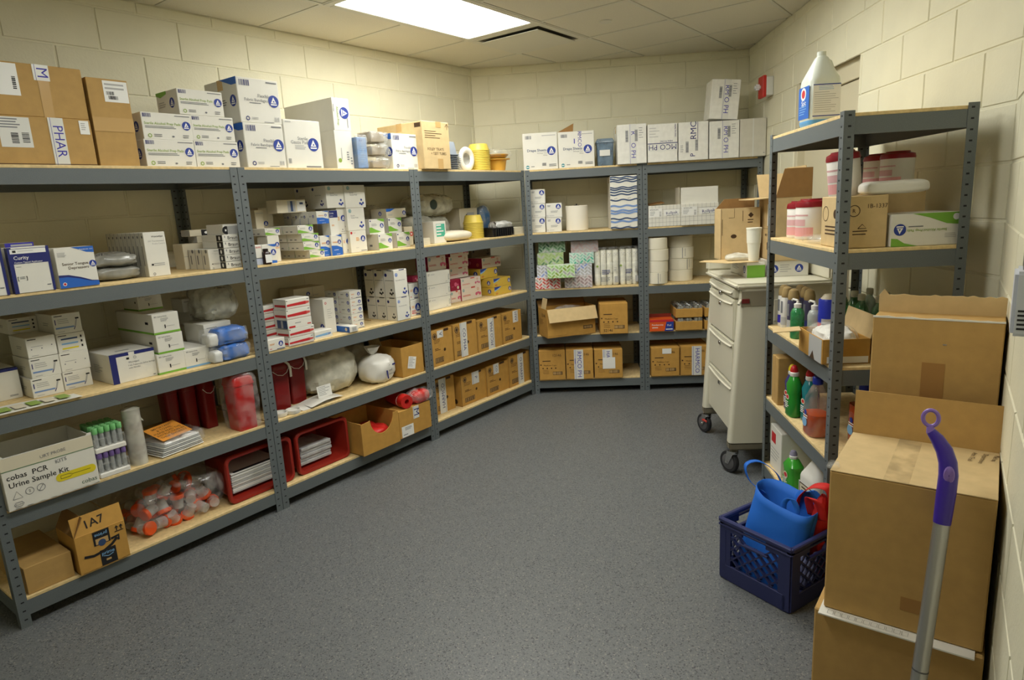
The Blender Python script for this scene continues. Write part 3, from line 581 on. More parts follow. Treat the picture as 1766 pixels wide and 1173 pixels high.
def wall(name, a, b, start=0., holes=()):
    """a -> b seen from inside left to right; local x along the wall, -y into the room"""
    L = (b-a).length; ang = math.atan2(b.y-a.y, b.x-a.x)
    m = MB()
    xs = [(0, L)]
    for h0, h1, zt in holes: xs = [(0, h0), (h1, L)]; m.box(h0, 0, zt, h1, .15, HC+.1)
    for x0, x1 in xs: m.box(x0-(.15 if x0 == 0 else 0), 0, 0, x1+(.15 if x1 == L else 0), .15, HC+.1)
    w = tag(m.build(name, M_WALL), kind='structure'); w.location = (a.x, a.y, 0); w.rotation_euler = (0, 0, ang)
    P = .2032
    for r in range(14):
        z0 = r*P+.004; z1 = min((r+1)*P-.004, HC-.002)
        x = start-(.2032 if r % 2 else 0)-.4064*3
        while x < L:
            p0, p1 = max(x+.004, 0.001), min(x+.4064-.004, L-.001); x += .4064
            segs = [(p0, p1)]
            for h0, h1, zt in holes:
                if z0 < zt-.05: segs = [(u, v) for q0, q1 in segs for u, v in ((q0, min(q1, h0-.002)), (max(q0, h1+.002), q1))]
            for q0, q1 in segs:
                if q1-q0 < .02: continue
                o = bpy.data.objects.new('block', block_mesh(q1-q0, z1-z0)); COL.objects.link(o); o.parent = w; o.location = (q0, 0, z0)
    return w
# seen from inside, left to right: the long left wall runs away from the camera
wall('wall_left', CORN[0], CORN[1], .1)
wall('wall_back', CORN[1], CORN[2], .15)
DOOR0, DOOR1, DOORZ = NB+.62, NB+1.549, 2.25
wall('wall_right', CORN[2], CORN[3], .02, holes=((DOOR0, DOOR1, DOORZ),))
wall('wall_right_near', CORN[3], CORN[4], .2)
wall('wall_front', CORN[4], CORN[0], .1)
# door in the right wall
dr = thing('door_1', None, None); dr['kind'] = 'structure'; place(dr, 'W', 0, 0, 0); dr.location = CORN[2]; dr.rotation_euler = (0, 0, TH-R(90))
M_DOOR = mat('door_paint', (206, 198, 170), .5)
m = MB(); m.box(DOOR0+.05, .05, 0, DOOR1-.006, .09, 2.135); m.build('leaf', M_DOOR, dr)
m = MB(); m.box(DOOR0, .0, 0, DOOR0+.05, .12, 2.25, .003); m.box(DOOR0, .035, 2.14, DOOR1, .12, 2.25, .003); m.box(DOOR1-.006, .0, 0, DOOR1, .12, 2.25); m.build('door_frame', M_DOOR, dr)
# ceiling grid: bars along and across, a tile in each bay
GX0, GY0, GP = -.02, 3.09, .61
def inside(x, y):
    c = False; n = len(CORN)
    for i in range(n):
        a, b = CORN[i], CORN[(i+1) % n]
        if (a.y > y) != (b.y > y) and x < (b.x-a.x)*(y-a.y)/(b.y-a.y)+a.x: c = not c
    return c
tile = MB(); tile.box(.012, .012, 0, GP-.012, GP-.012, .012, .004); TILE = tile.mesh('ceiling_tile', M_CEIL)
LIGHTS = [(0, -2), (0, -1), (2, -5), (2, -4), (2, -2), (2, -1)]
for i in range(-1, 6):
    for j in range(-9, 4):
        x, y = GX0+i*GP, GY0+j*GP
        if not any(inside(x+u*GP, y+v*GP) for u in (.05, .5, .95) for v in (.05, .5, .95)): continue
        if (i, j) in LIGHTS or (i, j) == (0, 0): continue
        o = bpy.data.objects.new('ceiling_tile', TILE); COL.objects.link(o); o.parent = CEIL; o.location = (x, y, HC+.002)
def clip(p, q):
    """keep the part of a grid line inside the room"""
    n = 400; t = [k/n for k in range(n+1) if inside(*(p+(q-p)*(k/n)).xy)]
    return (p+(q-p)*min(t), p+(q-p)*max(t)) if t else None
for i in range(-1, 7):
    c = clip(Vector((GX0+i*GP, -2.2, 0)), Vector((GX0+i*GP, 5.6, 0)))
    if c: m = MB(); m.box(c[0].x-.012, c[0].y, HC-.001, c[0].x+.012, c[1].y, HC+.013); m.build('grid_bar', M_TBAR, CEIL)
for j in range(-9, 5):
    c = clip(Vector((-1, GY0+j*GP, 0)), Vector((3.6, GY0+j*GP, 0)))
    if not c: continue
    cuts = sorted((GX0+i*GP+.02, GX0+(i+1)*GP-.02) for i, jj in LIGHTS if jj == j and (i, j-1) in LIGHTS); xs = [c[0].x]+[v for q in cuts for v in q]+[c[1].x]
    for a_, b_ in zip(xs[::2], xs[1::2]): m = MB(); m.box(a_, c[0].y-.012, HC-.0005, b_, c[0].y+.012, HC+.013); m.build('grid_bar', M_TBAR, CEIL)
# ------------------------------------------------------------------ ceiling lights
M_LAMP = emit('lamp_diffuser', LIGHT_COLOR, LIGHT_POWER)
def troffer(i, j, label):
    x, y = GX0+i*GP, GY0+j*GP; t = thing('ceiling_light', label, 'ceiling light', 'W', x, y, HC-.004, group='recessed ceiling lights')
    f = MB(); W, L, b = GP, 2*GP, .045
    for q in ((.0, .0, W, b), (0, L-b, W, L), (0, b, b, L-b), (W-b, b, W, L-b)): f.box(q[0], q[1], 0, q[2], q[3], .012, .003)
    f.build('frame', M_TBAR, t)
    d = MB(); d.box(b, b, .004, W-b, L-b, .010); d.build('diffuser', M_LAMP, t)
troffer(0, -2, 'long bright fluorescent ceiling panel above the left shelving')
troffer(2, -5, 'long fluorescent ceiling panel near the camera end of the room')
troffer(2, -2, 'long fluorescent ceiling panel over the middle of the floor')
# ceiling air vent: hanging plaque below a recess panel with the gap's shade in its colour
t = thing('ceiling_vent', 'square white air vent with hanging centre plate beside the ceiling light', 'vent', 'W', GX0, GY0, HC-.004)
m = MB()
for q in ((0, 0, GP, .05), (0, GP-.05, GP, GP), (0, .05, .05, GP-.05), (GP-.05, .05, GP, GP-.05)): m.box(q[0], q[1], 0, q[2], q[3], .01, .002)
m.build('frame', M_TBAR, t)
m = MB(); m.box(.05, .05, .008, GP-.05, GP-.05, .014); m.build('recess', mat('vent_shade', (96, 92, 82), .8), t)
m = MB(); m.box(.07, .07, -.014, GP-.07, GP-.07, -.010, .001); m.build('centre_plate', M_TBAR, t)
t = thing('sprinkler_cover', 'small round sprinkler cover plate on a ceiling tile', 'sprinkler', 'W', .89, 3.40, HC-.006)
m = MB(); m.lathe([(.0, 0), (.038, 0), (.042, .004), (.042, .008)], 24); m.build('plate', M_TBAR, t, True)
# wall strobe
t = thing('fire_strobe', 'red and white fire alarm strobe on the right wall near the corner', 'alarm'); t.location = CORN[2]-BN*(NB+.11)-BD*.006; t.location.z = 2.25; t.rotation_euler = (0, 0, TH-R(90))
m = MB(); m.box(-.06, -.05, 0, .06, 0, .13, .004); m.build('back_box', mat('strobe_white', (214, 214, 208), .4), t)
m = MB(); m.box(-.06, -.075, -.01, .06, -.05, .14, .004); m.build('body', mat('strobe_red', (190, 44, 34), .4), t)
m = MB(); m.box(-.022, -.12, .045, .022, -.075, .085, .01); m.build('lens', film('strobe_lens', (235, 238, 240), .3, .05), t)
# ------------------------------------------------------------------ shelving units
PW = .038
M_SLOT_SHADE = mat('slot_shade', (30, 33, 36), .7)  # near-black backing behind the keyholes, shade put in as colour
def post_mesh(H, sx, sy):
    """slotted steel angle: a front and a side flange with keyhole slots, 2 mm thick"""
    m = MB(); p = .0381; zs = [0]; slots = []
    z = .03
    while z < H-.012: slots.append((z, z+.0065)); z += p
    for face in (0, 1):
        def P(a, t, z): return (sx*a, sy*t, z) if face == 0 else (sx*t, sy*a, z)
        cols = [0, .015, .027, PW]
        rows = [0]
        for a, b in slots: rows += [a, b]
        rows.append(H)
        for t in (0, .0018):
            base = len(m.v); vs = [P(c, t, r) for r in rows for c in cols]; fs = []
            for i in range(len(rows)-1):
                if i % 2 == 0:
                    fs.append((i*4, i*4+3, (i+1)*4+3, (i+1)*4))
                else:
                    for k in (0, 2): fs.append((i*4+k, i*4+k+1, (i+1)*4+k+1, (i+1)*4+k))
            m.use(M_STEEL); m.add(vs, fs)
            if t:
                m.use(M_SLOT_SHADE); m.add(vs, [(i*4+1, i*4+2, (i+1)*4+2, (i+1)*4+1) for i in range(1, len(rows)-1, 2)]); m.use(M_STEEL)
        n = len(rows)
        vs = []; fs = []
        for r in (0, H):
            o = len(vs); vs += [P(0, 0, r), P(PW, 0, r), P(PW, .0018, r), P(0, .0018, r)]; fs.append((o, o+1, o+2, o+3))
        o = len(vs); vs += [P(PW, 0, 0), P(PW, .0018, 0), P(PW, .0018, H), P(PW, 0, H)]; fs.append((o, o+1, o+2, o+3))
        m.add(vs, fs)
    return m.mesh('post', M_STEEL)
POSTS = {}
def beam_mesh(L, cache={}):
    k = round(L, 4)
    if k not in cache:
        m = MB(); m.box(0, 0, -.062, L, .002, 0); m.box(0, .002, -.002, L, .024, 0); m.box(0, .002, -.062, L, .010, -.060); cache[k] = m.mesh('beam', M_STEEL)
    return cache[k]
def shelving(label, fr, s, W, D, H=1.83, levels=(1.818, 1.327, .872, .49, .11)):
    t = thing('shelving_unit', label, 'shelving', fr, s, 0, 0, group='grey boltless shelving units')
    for sx, sy, x, y in ((1, 1, 0, 0), (-1, 1, W, 0), (1, -1, 0, D), (-1, -1, W, D)):
        k = (sx, sy, H)
        if k not in POSTS: POSTS[k] = post_mesh(H, sx, sy)
        o = bpy.data.objects.new('post', POSTS[k]); COL.objects.link(o); o.parent = t; o.location = (x, y, 0)
    bd = MB(); bd.box(.004, .004, 0, W-.004, D-.004, .013, .0015); bme = bd.mesh('shelf_board', M_BOARD)
    for z in levels:
        for (L, loc, rz) in ((W-.006, (.003, .0022, z), 0), (W-.006, (W-.003, D-.0022, z), math.pi), (D-.006, (.0022, D-.003, z), -math.pi/2), (D-.006, (W-.0022, .003, z), math.pi/2)):
            o = bpy.data.objects.new('beam', beam_mesh(L)); COL.objects.link(o); o.parent = t; o.location = loc; o.rotation_euler = (0, 0, rz)
        o = bpy.data.objects.new('shelf_board', bme); COL.objects.link(o); o.parent = t; o.location = (0, 0, z)
    return t
shelving('grey steel shelving unit with specimen cups and cartons, nearest on the left', 'L', 0.0, 1.218, .61)
shelving('grey steel shelving unit in the middle of the left row', 'L', 1.221, 1.217, .61)
shelving('grey steel shelving unit at the far end of the left row', 'L', 2.441, 1.217, .61)
shelving('grey steel shelving unit with tissue boxes on the back wall', 'B', 0.004, .912, .457)
shelving('grey steel shelving unit with toilet rolls behind the cart', 'B', .919, .912, .457)
shelving('grey steel shelving unit with cleaning bottles on the right', 'R', 0.0, .914, .457, 1.84)
BOXES = [
 ('shipping_box', 'L', 0.004, 0.03, 1.831, 0.6, 0.418, 0.185, 0, 'pharm_low', 'large brown shipping box with PHAR tape, lower of two on nearest top shelf', ''),
 ('shipping_box', 'L', -0.016, 0.035, 2.016, 0.62, 0.418, 0.199, 0, 'pharm_up', 'large brown shipping box with an M on its tape, stacked on another', ''),
 ('shipping_box', 'L', 0.615, 0.03, 1.831, 0.162, 0.398, 0.357, 0, 'brown_tall', 'tall narrow brown carton with white shipping label at its top', ''),
 ('alcohol_pad_box', 'L', 0.812, 0.04, 1.831, 0.228, 0.198, 0.12, 0, 'prep', 'white alcohol prep pad box, bottom left of the five stacked', 'prep pad boxes on the nearest top shelf'),
 ('alcohol_pad_box', 'L', 1.042, 0.04, 1.831, 0.222, 0.198, 0.123, 0, 'prep', 'white alcohol prep pad box, bottom right of the five stacked', 'prep pad boxes on the nearest top shelf'),
 ('alcohol_pad_box', 'L', 0.818, 0.042, 1.951, 0.226, 0.198, 0.117, 0, 'prep', 'white alcohol prep pad box, middle row left of the five stacked', 'prep pad boxes on the nearest top shelf'),
 ('alcohol_pad_box', 'L', 1.043, 0.042, 1.955, 0.214, 0.198, 0.114, 0, 'prep', 'white alcohol prep pad box, middle row right of the five stacked', 'prep pad boxes on the nearest top shelf'),
 ('alcohol_pad_box', 'L', 0.998, 0.045, 2.07, 0.221, 0.198, 0.115, 0, 'prep', 'white alcohol prep pad box alone on top of the five stacked', 'prep pad boxes on the nearest top shelf'),
 ('bandage_box', 'L', 1.3, 0.03, 1.831, 0.228, 0.298, 0.22, 0, 'band', 'large white fabric bandage carton, lower of the pair on top shelf', ''),
 ('bandage_box', 'L', 1.298, 0.035, 2.052, 0.236, 0.298, 0.217, 0, 'band', 'large white fabric bandage carton stacked on top of another', ''),
 ('gauze_box', 'L', 1.538, 0.035, 1.831, 0.234, 0.298, 0.253, 0, 'gauze', 'white sterile gauze pad carton beside the fabric bandage cartons', ''),
 ('alcohol_pad_box', 'L', 1.863, 0.03, 1.831, 0.124, 0.448, 0.212, 0, 'tallprep_low', 'plain white carton standing under the upended prep pad carton', ''),
 ('alcohol_pad_box', 'L', 1.869, 0.03, 2.043, 0.121, 0.448, 0.178, 0, 'tallprep_up', 'white prep pad carton stood on end with sideways blue logo', ''),
 ('bandage_box', 'L', 2.299, 0.03, 1.831, 0.223, 0.158, 0.218, 0, 'band2', 'single white fabric bandage box beside the brown carton on top shelf', ''),
 ('shipping_box', 'L', 2.517, -0.03, 1.831, 0.255, 0.418, 0.3, 0, 'brown_hand', 'tan taped carton with handwriting overhanging the top shelf edge', ''),
 ('applicator_box', 'L', 0.059, 0.0, 1.34, 0.14, 0.098, 0.213, 0, 'curity', 'navy and white applicator box cut by the left edge of the picture', ''),
 ('applicator_box', 'L', 0.216, 0.0, 1.34, 0.139, 0.088, 0.178, 0, 'curity', 'navy and white cotton tipped applicator box facing the aisle', ''),
 ('applicator_box', 'L', 0.24, 0.095, 1.34, 0.097, 0.088, 0.194, 0, 'curity_back', 'applicator box with purple top edge standing behind another', ''),
 ('tongue_depressor_box', 'L', 0.371, 0.0, 1.34, 0.145, 0.098, 0.163, 0, 'tongue', 'white and blue senior tongue depressors box', ''),
 ('probe_cover_box', 'L', 0.754, 0.07, 1.34, 0.098, 0.041, 0.202, 0, 'probe', 'white thermometer probe cover box at the front of the upright row', 'probe cover boxes in the upright row'),
 ('probe_cover_box', 'L', 0.754, 0.113, 1.34, 0.098, 0.041, 0.202, 0, 'probe', 'white thermometer probe cover box standing in the upright row, second from the front', 'probe cover boxes in the upright row'),
 ('probe_cover_box', 'L', 0.754, 0.156, 1.34, 0.098, 0.041, 0.202, 0, 'probe', 'white thermometer probe cover box standing in the upright row, third from the front', 'probe cover boxes in the upright row'),
 ('probe_cover_box', 'L', 0.754, 0.199, 1.34, 0.098, 0.041, 0.202, 0, 'probe', 'white thermometer probe cover box standing in the upright row, fourth from the front', 'probe cover boxes in the upright row'),
 ('probe_cover_box', 'L', 0.754, 0.242, 1.34, 0.098, 0.041, 0.202, 0, 'probe', 'white thermometer probe cover box standing in the upright row, fifth from the front', 'probe cover boxes in the upright row'),
 ('probe_cover_box', 'L', 0.754, 0.285, 1.34, 0.098, 0.041, 0.202, 0, 'probe', 'white thermometer probe cover box standing in the upright row, sixth from the front', 'probe cover boxes in the upright row'),
 ('probe_cover_box', 'L', 0.754, 0.328, 1.34, 0.098, 0.041, 0.202, 0, 'probe', 'white thermometer probe cover box standing in the upright row, seventh from the front', 'probe cover boxes in the upright row'),
 ('probe_cover_box', 'L', 0.754, 0.371, 1.34, 0.098, 0.041, 0.202, 0, 'probe', 'white thermometer probe cover box standing in the upright row, eighth from the front', 'probe cover boxes in the upright row'),
 ('probe_cover_box', 'L', 0.754, 0.414, 1.34, 0.098, 0.041, 0.202, 0, 'probe', 'white thermometer probe cover box at the rear of the upright row', 'probe cover boxes in the upright row'),
 ('probe_cover_box', 'L', 1.051, 0.08, 1.34, 0.068, 0.063, 0.1, 0, 'probe', 'short white probe cover box at the front of the row beside the post', 'short probe cover boxes by the post'),
 ('probe_cover_box', 'L', 1.051, 0.145, 1.34, 0.068, 0.063, 0.1, 0, 'probe', 'short white probe cover box, middle of the row beside the post', 'short probe cover boxes by the post'),
 ('probe_cover_box', 'L', 1.051, 0.21, 1.34, 0.068, 0.063, 0.1, 0, 'probe', 'short white probe cover box, rear of the row beside the post', 'short probe cover boxes by the post'),
 ('thermometer_box', 'L', 1.108, 0.03, 1.34, 0.085, 0.198, 0.033, 0, 'braun', 'white thermometer supply box with black end, lowest of the stack by the post', 'thermometer boxes stacked by the post'),
 ('thermometer_box', 'L', 1.108, 0.03, 1.374, 0.085, 0.198, 0.033, 0, 'braun', 'white thermometer supply box with black end, second of the stack by the post', 'thermometer boxes stacked by the post'),
 ('thermometer_box', 'L', 1.108, 0.03, 1.407, 0.085, 0.198, 0.033, 0, 'braun', 'white thermometer supply box with black end, third of the stack by the post', 'thermometer boxes stacked by the post'),
 ('thermometer_box', 'L', 1.108, 0.03, 1.441, 0.085, 0.198, 0.033, 0, 'braun', 'white thermometer supply box with black end, fourth of the stack by the post', 'thermometer boxes stacked by the post'),
 ('thermometer_box', 'L', 1.108, 0.03, 1.474, 0.085, 0.198, 0.033, 0, 'braun', 'white thermometer supply box with black end, fifth of the stack by the post', 'thermometer boxes stacked by the post'),
 ('thermometer_box', 'L', 1.13, 0.05, 1.508, 0.085, 0.158, 0.049, 0, 'braun_top', 'white box with a black circle printed on it, topping the stack by the post', ''),
 ('thermometer_box', 'L', 1.032, 0.285, 1.34, 0.21, 0.098, 0.129, 0, 'grey_side', 'plain grey white carton behind the short probe cover boxes', ''),
 ('thermometer_box', 'L', 1.114, 0.285, 1.47, 0.177, 0.088, 0.033, 0, 'braun_side', 'long white carton with black end panel, lower of two at the back by the post', ''),
 ('thermometer_box', 'L', 1.08, 0.285, 1.504, 0.176, 0.088, 0.033, 0, 'braun_side', 'long white carton with black end panel, upper of two at the back by the post', ''),
 ('medicine_box', 'L', 1.27, 0.02, 1.34, 0.037, 0.078, 0.034, 0, 'pale_blue', 'small pale blue carton under the red lettered one by the post', ''),
 ('medicine_box', 'L', 1.271, 0.02, 1.375, 0.036, 0.078, 0.067, 0, 'redtext', 'small white carton with red lettering beside the post', ''),
 ('medicine_box', 'L', 1.323, 0.04, 1.34, 0.08, 0.058, 0.1, 0, 'povid', 'white carton with blue swoosh behind the brown bottle', ''),
 ('medicine_box', 'L', 1.406, 0.11, 1.34, 0.071, 0.098, 0.141, 0, 'swoosh', 'tall white carton with orange lettering behind the bottle carton', ''),
 ('alcohol_pad_box', 'L', 1.398, 0.11, 1.482, 0.091, 0.148, 0.039, 0, 'green', 'white carton with green swoosh on top of the orange lettered carton', ''),
 ('alcohol_pad_box', 'L', 1.628, 0.06, 1.34, 0.101, 0.138, 0.045, 0, 'green', 'green swoosh pad carton, lowest in the stack of four', 'green swoosh cartons stacked four high'),
 ('alcohol_pad_box', 'L', 1.628, 0.2, 1.34, 0.101, 0.138, 0.045, 0, 'green', 'green swoosh pad carton, lowest in the stack of four, second deep', 'green swoosh cartons stacked four high'),
 ('alcohol_pad_box', 'L', 1.593, 0.06, 1.386, 0.107, 0.138, 0.047, 0, 'green', 'green swoosh pad carton, second from the bottom in the stack of four', 'green swoosh cartons stacked four high'),
 ('alcohol_pad_box', 'L', 1.593, 0.2, 1.386, 0.107, 0.138, 0.047, 0, 'green', 'green swoosh pad carton, second from the bottom in the stack of four, second deep', 'green swoosh cartons stacked four high'),
 ('alcohol_pad_box', 'L', 1.588, 0.06, 1.434, 0.112, 0.138, 0.044, 0, 'green', 'green swoosh pad carton, third from the bottom in the stack of four', 'green swoosh cartons stacked four high'),
 ('alcohol_pad_box', 'L', 1.588, 0.2, 1.434, 0.112, 0.138, 0.044, 0, 'green', 'green swoosh pad carton, third from the bottom in the stack of four, second deep', 'green swoosh cartons stacked four high'),
 ('alcohol_pad_box', 'L', 1.567, 0.06, 1.479, 0.103, 0.138, 0.047, 0, 'green', 'green swoosh pad carton, topmost in the stack of four', 'green swoosh cartons stacked four high'),
 ('alcohol_pad_box', 'L', 1.567, 0.2, 1.479, 0.103, 0.138, 0.047, 0, 'green', 'green swoosh pad carton, topmost in the stack of four, second deep', 'green swoosh cartons stacked four high'),
 ('medicine_box', 'L', 1.717, 0.075, 1.34, 0.072, 0.128, 0.118, 0, 'bluebot', 'white carton with blue lower half, left of the two side by side', ''),
 ('medicine_box', 'L', 1.783, 0.06, 1.34, 0.077, 0.128, 0.117, 0, 'bluebot', 'white carton with blue lower half, right of the two side by side', ''),
 ('medicine_box', 'L', 1.713, 0.075, 1.527, 0.082, 0.078, 0.071, 0, 'bluebot', 'white carton with blue lower half atop the stack of cartons', 'upper row of blue bottomed cartons'),
 ('medicine_box', 'L', 1.713, 0.155, 1.527, 0.082, 0.078, 0.071, 0, 'bluebot', 'carton with round logo second in the upper row of four', 'upper row of blue bottomed cartons'),
 ('medicine_box', 'L', 1.713, 0.235, 1.527, 0.082, 0.078, 0.071, 0, 'bluebot', 'carton with round logo third in the upper row of four', 'upper row of blue bottomed cartons'),
 ('medicine_box', 'L', 1.713, 0.315, 1.527, 0.082, 0.078, 0.071, 0, 'bluebot', 'carton with round logo rearmost in the upper row of four', 'upper row of blue bottomed cartons'),
 ('applicator_box', 'L', 1.812, 0.09, 1.457, 0.059, 0.078, 0.143, 0, 'navytop', 'small white carton with navy top band between blue and gauze cartons', ''),
 ('gauze_box', 'L', 1.957, 0.1, 1.34, 0.127, 0.128, 0.132, 0, 'drop', 'white carton with red drop mark under the gauze cartons', ''),
 ('gauze_box', 'L', 1.957, 0.23, 1.34, 0.127, 0.128, 0.132, 0, 'drop', 'white carton with red drop mark under the gauze cartons, second deep', ''),
 ('gauze_box', 'L', 1.95, 0.1, 1.473, 0.136, 0.128, 0.134, 0, 'gauzehex', 'white sterile gauze carton with blue hexagon, middle of its column', ''),
 ('gauze_box', 'L', 1.949, 0.1, 1.608, 0.157, 0.198, 0.134, 0, 'gauzehex', 'white sterile gauze carton with blue hexagon, right one at the very top', ''),
 ('gauze_box', 'L', 1.917, 0.125, 1.34, 0.075, 0.198, 0.119, 0, 'orange', 'white carton with orange lettering beside the red drop carton', ''),
 ('gauze_box', 'L', 1.895, 0.125, 1.46, 0.073, 0.198, 0.151, 0, 'orange', 'white carton with orange lettering under the left top gauze carton', ''),
 ('gauze_box', 'L', 1.822, 0.11, 1.612, 0.131, 0.148, 0.13, 0, 'gauzehex', 'white sterile gauze carton with blue hexagon, left one at the very top', ''),
 ('gauze_box', 'L', 1.822, 0.26, 1.612, 0.131, 0.148, 0.13, 0, 'gauzehex', 'dim gauze carton behind the left top one', ''),
 ('medicine_box', 'L', 1.549, 0.2, 1.598, 0.192, 0.098, 0.072, 0, 'yellowdim', 'long cream carton with navy label lying atop the dim row', ''),
 ('medicine_box', 'L', 1.525, 0.35, 1.34, 0.09, 0.198, 0.294, 0, 'logodim', 'tall dim carton with round logo against the wall in the middle bay', ''),
 ('medicine_box', 'L', 1.471, 0.3, 1.34, 0.05, 0.098, 0.283, 0, 'plain', 'narrow tall cream carton standing behind the post on the second shelf', ''),
 ('alcohol_pad_box', 'L', 2.144, 0.06, 1.34, 0.116, 0.168, 0.1, 0, 'green', 'green swoosh carton, bottom left of the four by the far post', 'four green swoosh cartons by the far post'),
 ('alcohol_pad_box', 'L', 2.32, 0.08, 1.34, 0.115, 0.168, 0.097, 0, 'green', 'green swoosh carton, bottom right of the four by the far post', 'four green swoosh cartons by the far post'),
 ('alcohol_pad_box', 'L', 2.115, 0.1, 1.44, 0.125, 0.168, 0.092, 0, 'green', 'green swoosh carton, top left of the four by the far post', 'four green swoosh cartons by the far post'),
 ('alcohol_pad_box', 'L', 2.293, 0.12, 1.438, 0.117, 0.168, 0.094, 0, 'green', 'green swoosh carton, top right of the four by the far post', 'four green swoosh cartons by the far post'),
 ('bandage_box', 'L', 2.321, 0.16, 1.532, 0.175, 0.148, 0.06, 0, 'blueswoosh', 'wide white carton with blue swoosh lying atop the green swoosh cartons', ''),
 ('medicine_box', 'L', 2.505, 0.2, 1.34, 0.08, 0.118, 0.126, 0, 'orangedisc', 'white carton with orange disc tucked behind the far post', ''),
 ('paper_carton', 'L', 2.658, 0.07, 1.34, 0.123, 0.168, 0.149, 0, 'tealbag', 'white upright package with teal printed panel', ''),
 ('medicine_box', 'L', 2.499, 0.03, 1.34, 0.074, 0.058, 0.046, 0, 'plain', 'tiny white carton by the post in front of the teal package', ''),
 ('medicine_box', 'L', 3.236, 0.33, 1.34, 0.214, 0.148, 0.226, 0, 'redarc', 'cream carton with black arc behind the yellow cups', ''),
 ('medicine_box', 'L', 3.516, 0.02, 1.34, 0.133, 0.098, 0.057, 0, 'plain', 'low cream carton at the far end beside the black tray', ''),
 ('syringe_box', 'L', -0.063, 0.25, 0.885, 0.3, 0.248, 0.131, 0, 'bluebandtop', 'white carton with blue top band cut by the left edge of the picture', ''),
 ('syringe_box', 'L', 0.247, 0.16, 0.885, 0.115, 0.198, 0.083, 0, 'syr', 'white syringe carton, lowest in the left stack of syringe cartons', 'syringe cartons in two stacks'),
 ('syringe_box', 'L', 0.256, 0.16, 0.968, 0.109, 0.198, 0.085, 0, 'syr', 'white syringe carton, second in the left stack of syringe cartons', 'syringe cartons in two stacks'),
 ('syringe_box', 'L', 0.258, 0.16, 1.055, 0.107, 0.198, 0.086, 0, 'syrplain', 'white syringe carton, third in the left stack of syringe cartons', 'syringe cartons in two stacks'),
 ('syringe_box', 'L', 0.372, 0.18, 0.885, 0.111, 0.198, 0.079, 0, 'syr', 'white syringe carton, lowest in the right stack of syringe cartons', 'syringe cartons in two stacks'),
 ('syringe_box', 'L', 0.373, 0.18, 0.965, 0.114, 0.198, 0.084, 0, 'syrplain', 'white syringe carton, second in the right stack of syringe cartons', 'syringe cartons in two stacks'),
 ('syringe_box', 'L', 0.376, 0.18, 1.049, 0.11, 0.198, 0.083, 0, 'syrlines', 'white syringe carton, third in the right stack of syringe cartons', 'syringe cartons in two stacks'),
 ('syringe_box', 'L', 0.375, 0.18, 1.133, 0.107, 0.198, 0.086, 0, 'syr', 'white syringe carton, topmost in the right stack of syringe cartons', 'syringe cartons in two stacks'),
 ('syringe_box', 'L', 0.263, 0.36, 1.142, 0.111, 0.198, 0.067, 0, 'syrlines', 'dim syringe carton with coloured lines at the back of the left stack', ''),
 ('syringe_box', 'L', 0.522, 0.065, 0.885, 0.193, 0.278, 0.133, 0, 'blueband', 'large white syringe carton with navy corner bands', ''),
 ('syringe_box', 'L', 0.715, 0.05, 0.885, 0.128, 0.378, 0.096, 0, 'greenstrip', 'long white carton with green bottom strip, lowest of three', 'long green striped cartons'),
 ('syringe_box', 'L', 0.727, 0.05, 0.981, 0.122, 0.378, 0.091, 0, 'greenstrip', 'long white carton with green bottom strip, middle of three', 'long green striped cartons'),
 ('syringe_box', 'L', 0.723, 0.05, 1.074, 0.121, 0.378, 0.095, 0, 'greenstrip', 'long white carton with green bottom strip, topmost of three', 'long green striped cartons'),
 ('syringe_box', 'L', 0.758, 0.25, 1.169, 0.114, 0.158, 0.077, 0, 'greenstrip', 'white carton set back on top of the green striped cartons', ''),
 ('syringe_box', 'L', 0.843, 0.05, 0.885, 0.124, 0.298, 0.092, 0, 'bluestrip', 'white carton with pale blue bottom strip beside the green striped ones', ''),
 ('syringe_box', 'L', 1.016, 0.36, 0.885, 0.123, 0.118, 0.154, 0, 'plain', 'plain white carton low behind the blue striped carton', ''),
 ('syringe_box', 'L', 1.045, 0.36, 1.04, 0.088, 0.118, 0.074, 0, 'vsmall', 'small white carton, lower of two set back by the wall', ''),
 ('syringe_box', 'L', 1.022, 0.36, 1.114, 0.096, 0.118, 0.071, 0, 'vsmall', 'small white carton, upper of two set back by the wall', ''),
 ('syringe_box', 'L', 0.993, 0.125, 0.885, 0.145, 0.188, 0.092, 0, 'vsmall', 'white carton lying under another behind the blue wrapped pads', ''),
 ('syringe_box', 'L', 0.992, 0.12, 0.978, 0.145, 0.198, 0.092, 0, 'vsmall', 'white carton resting behind the blue wrapped pads', ''),
 ('bandage_box', 'L', 1.255, 0.0, 0.885, 0.105, 0.098, 0.06, 0, 'dynsmall', 'small white carton with blue round logo by the post on the third shelf', ''),
 ('needle_box', 'L', 1.384, 0.0, 0.885, 0.163, 0.118, 0.044, 0, 'redstripe', 'white carton with red stripe, lowest of the front stack of five', 'red striped cartons'),
 ('needle_box', 'L', 1.393, 0.0, 0.93, 0.163, 0.118, 0.049, 0, 'redstripe', 'white carton with red stripe, second of the front stack of five', 'red striped cartons'),
 ('needle_box', 'L', 1.39, 0.0, 0.979, 0.156, 0.118, 0.05, 0, 'redgrey', 'white carton with red stripe, middle of the front stack of five', 'red striped cartons'),
 ('needle_box', 'L', 1.39, 0.0, 1.03, 0.155, 0.118, 0.056, 0, 'redstripe', 'white carton with red stripe, fourth of the front stack of five', 'red striped cartons'),
 ('needle_box', 'L', 1.395, 0.0, 1.087, 0.151, 0.118, 0.052, 0, 'redstripe', 'white carton with red stripe, topmost of the front stack of five', 'red striped cartons'),
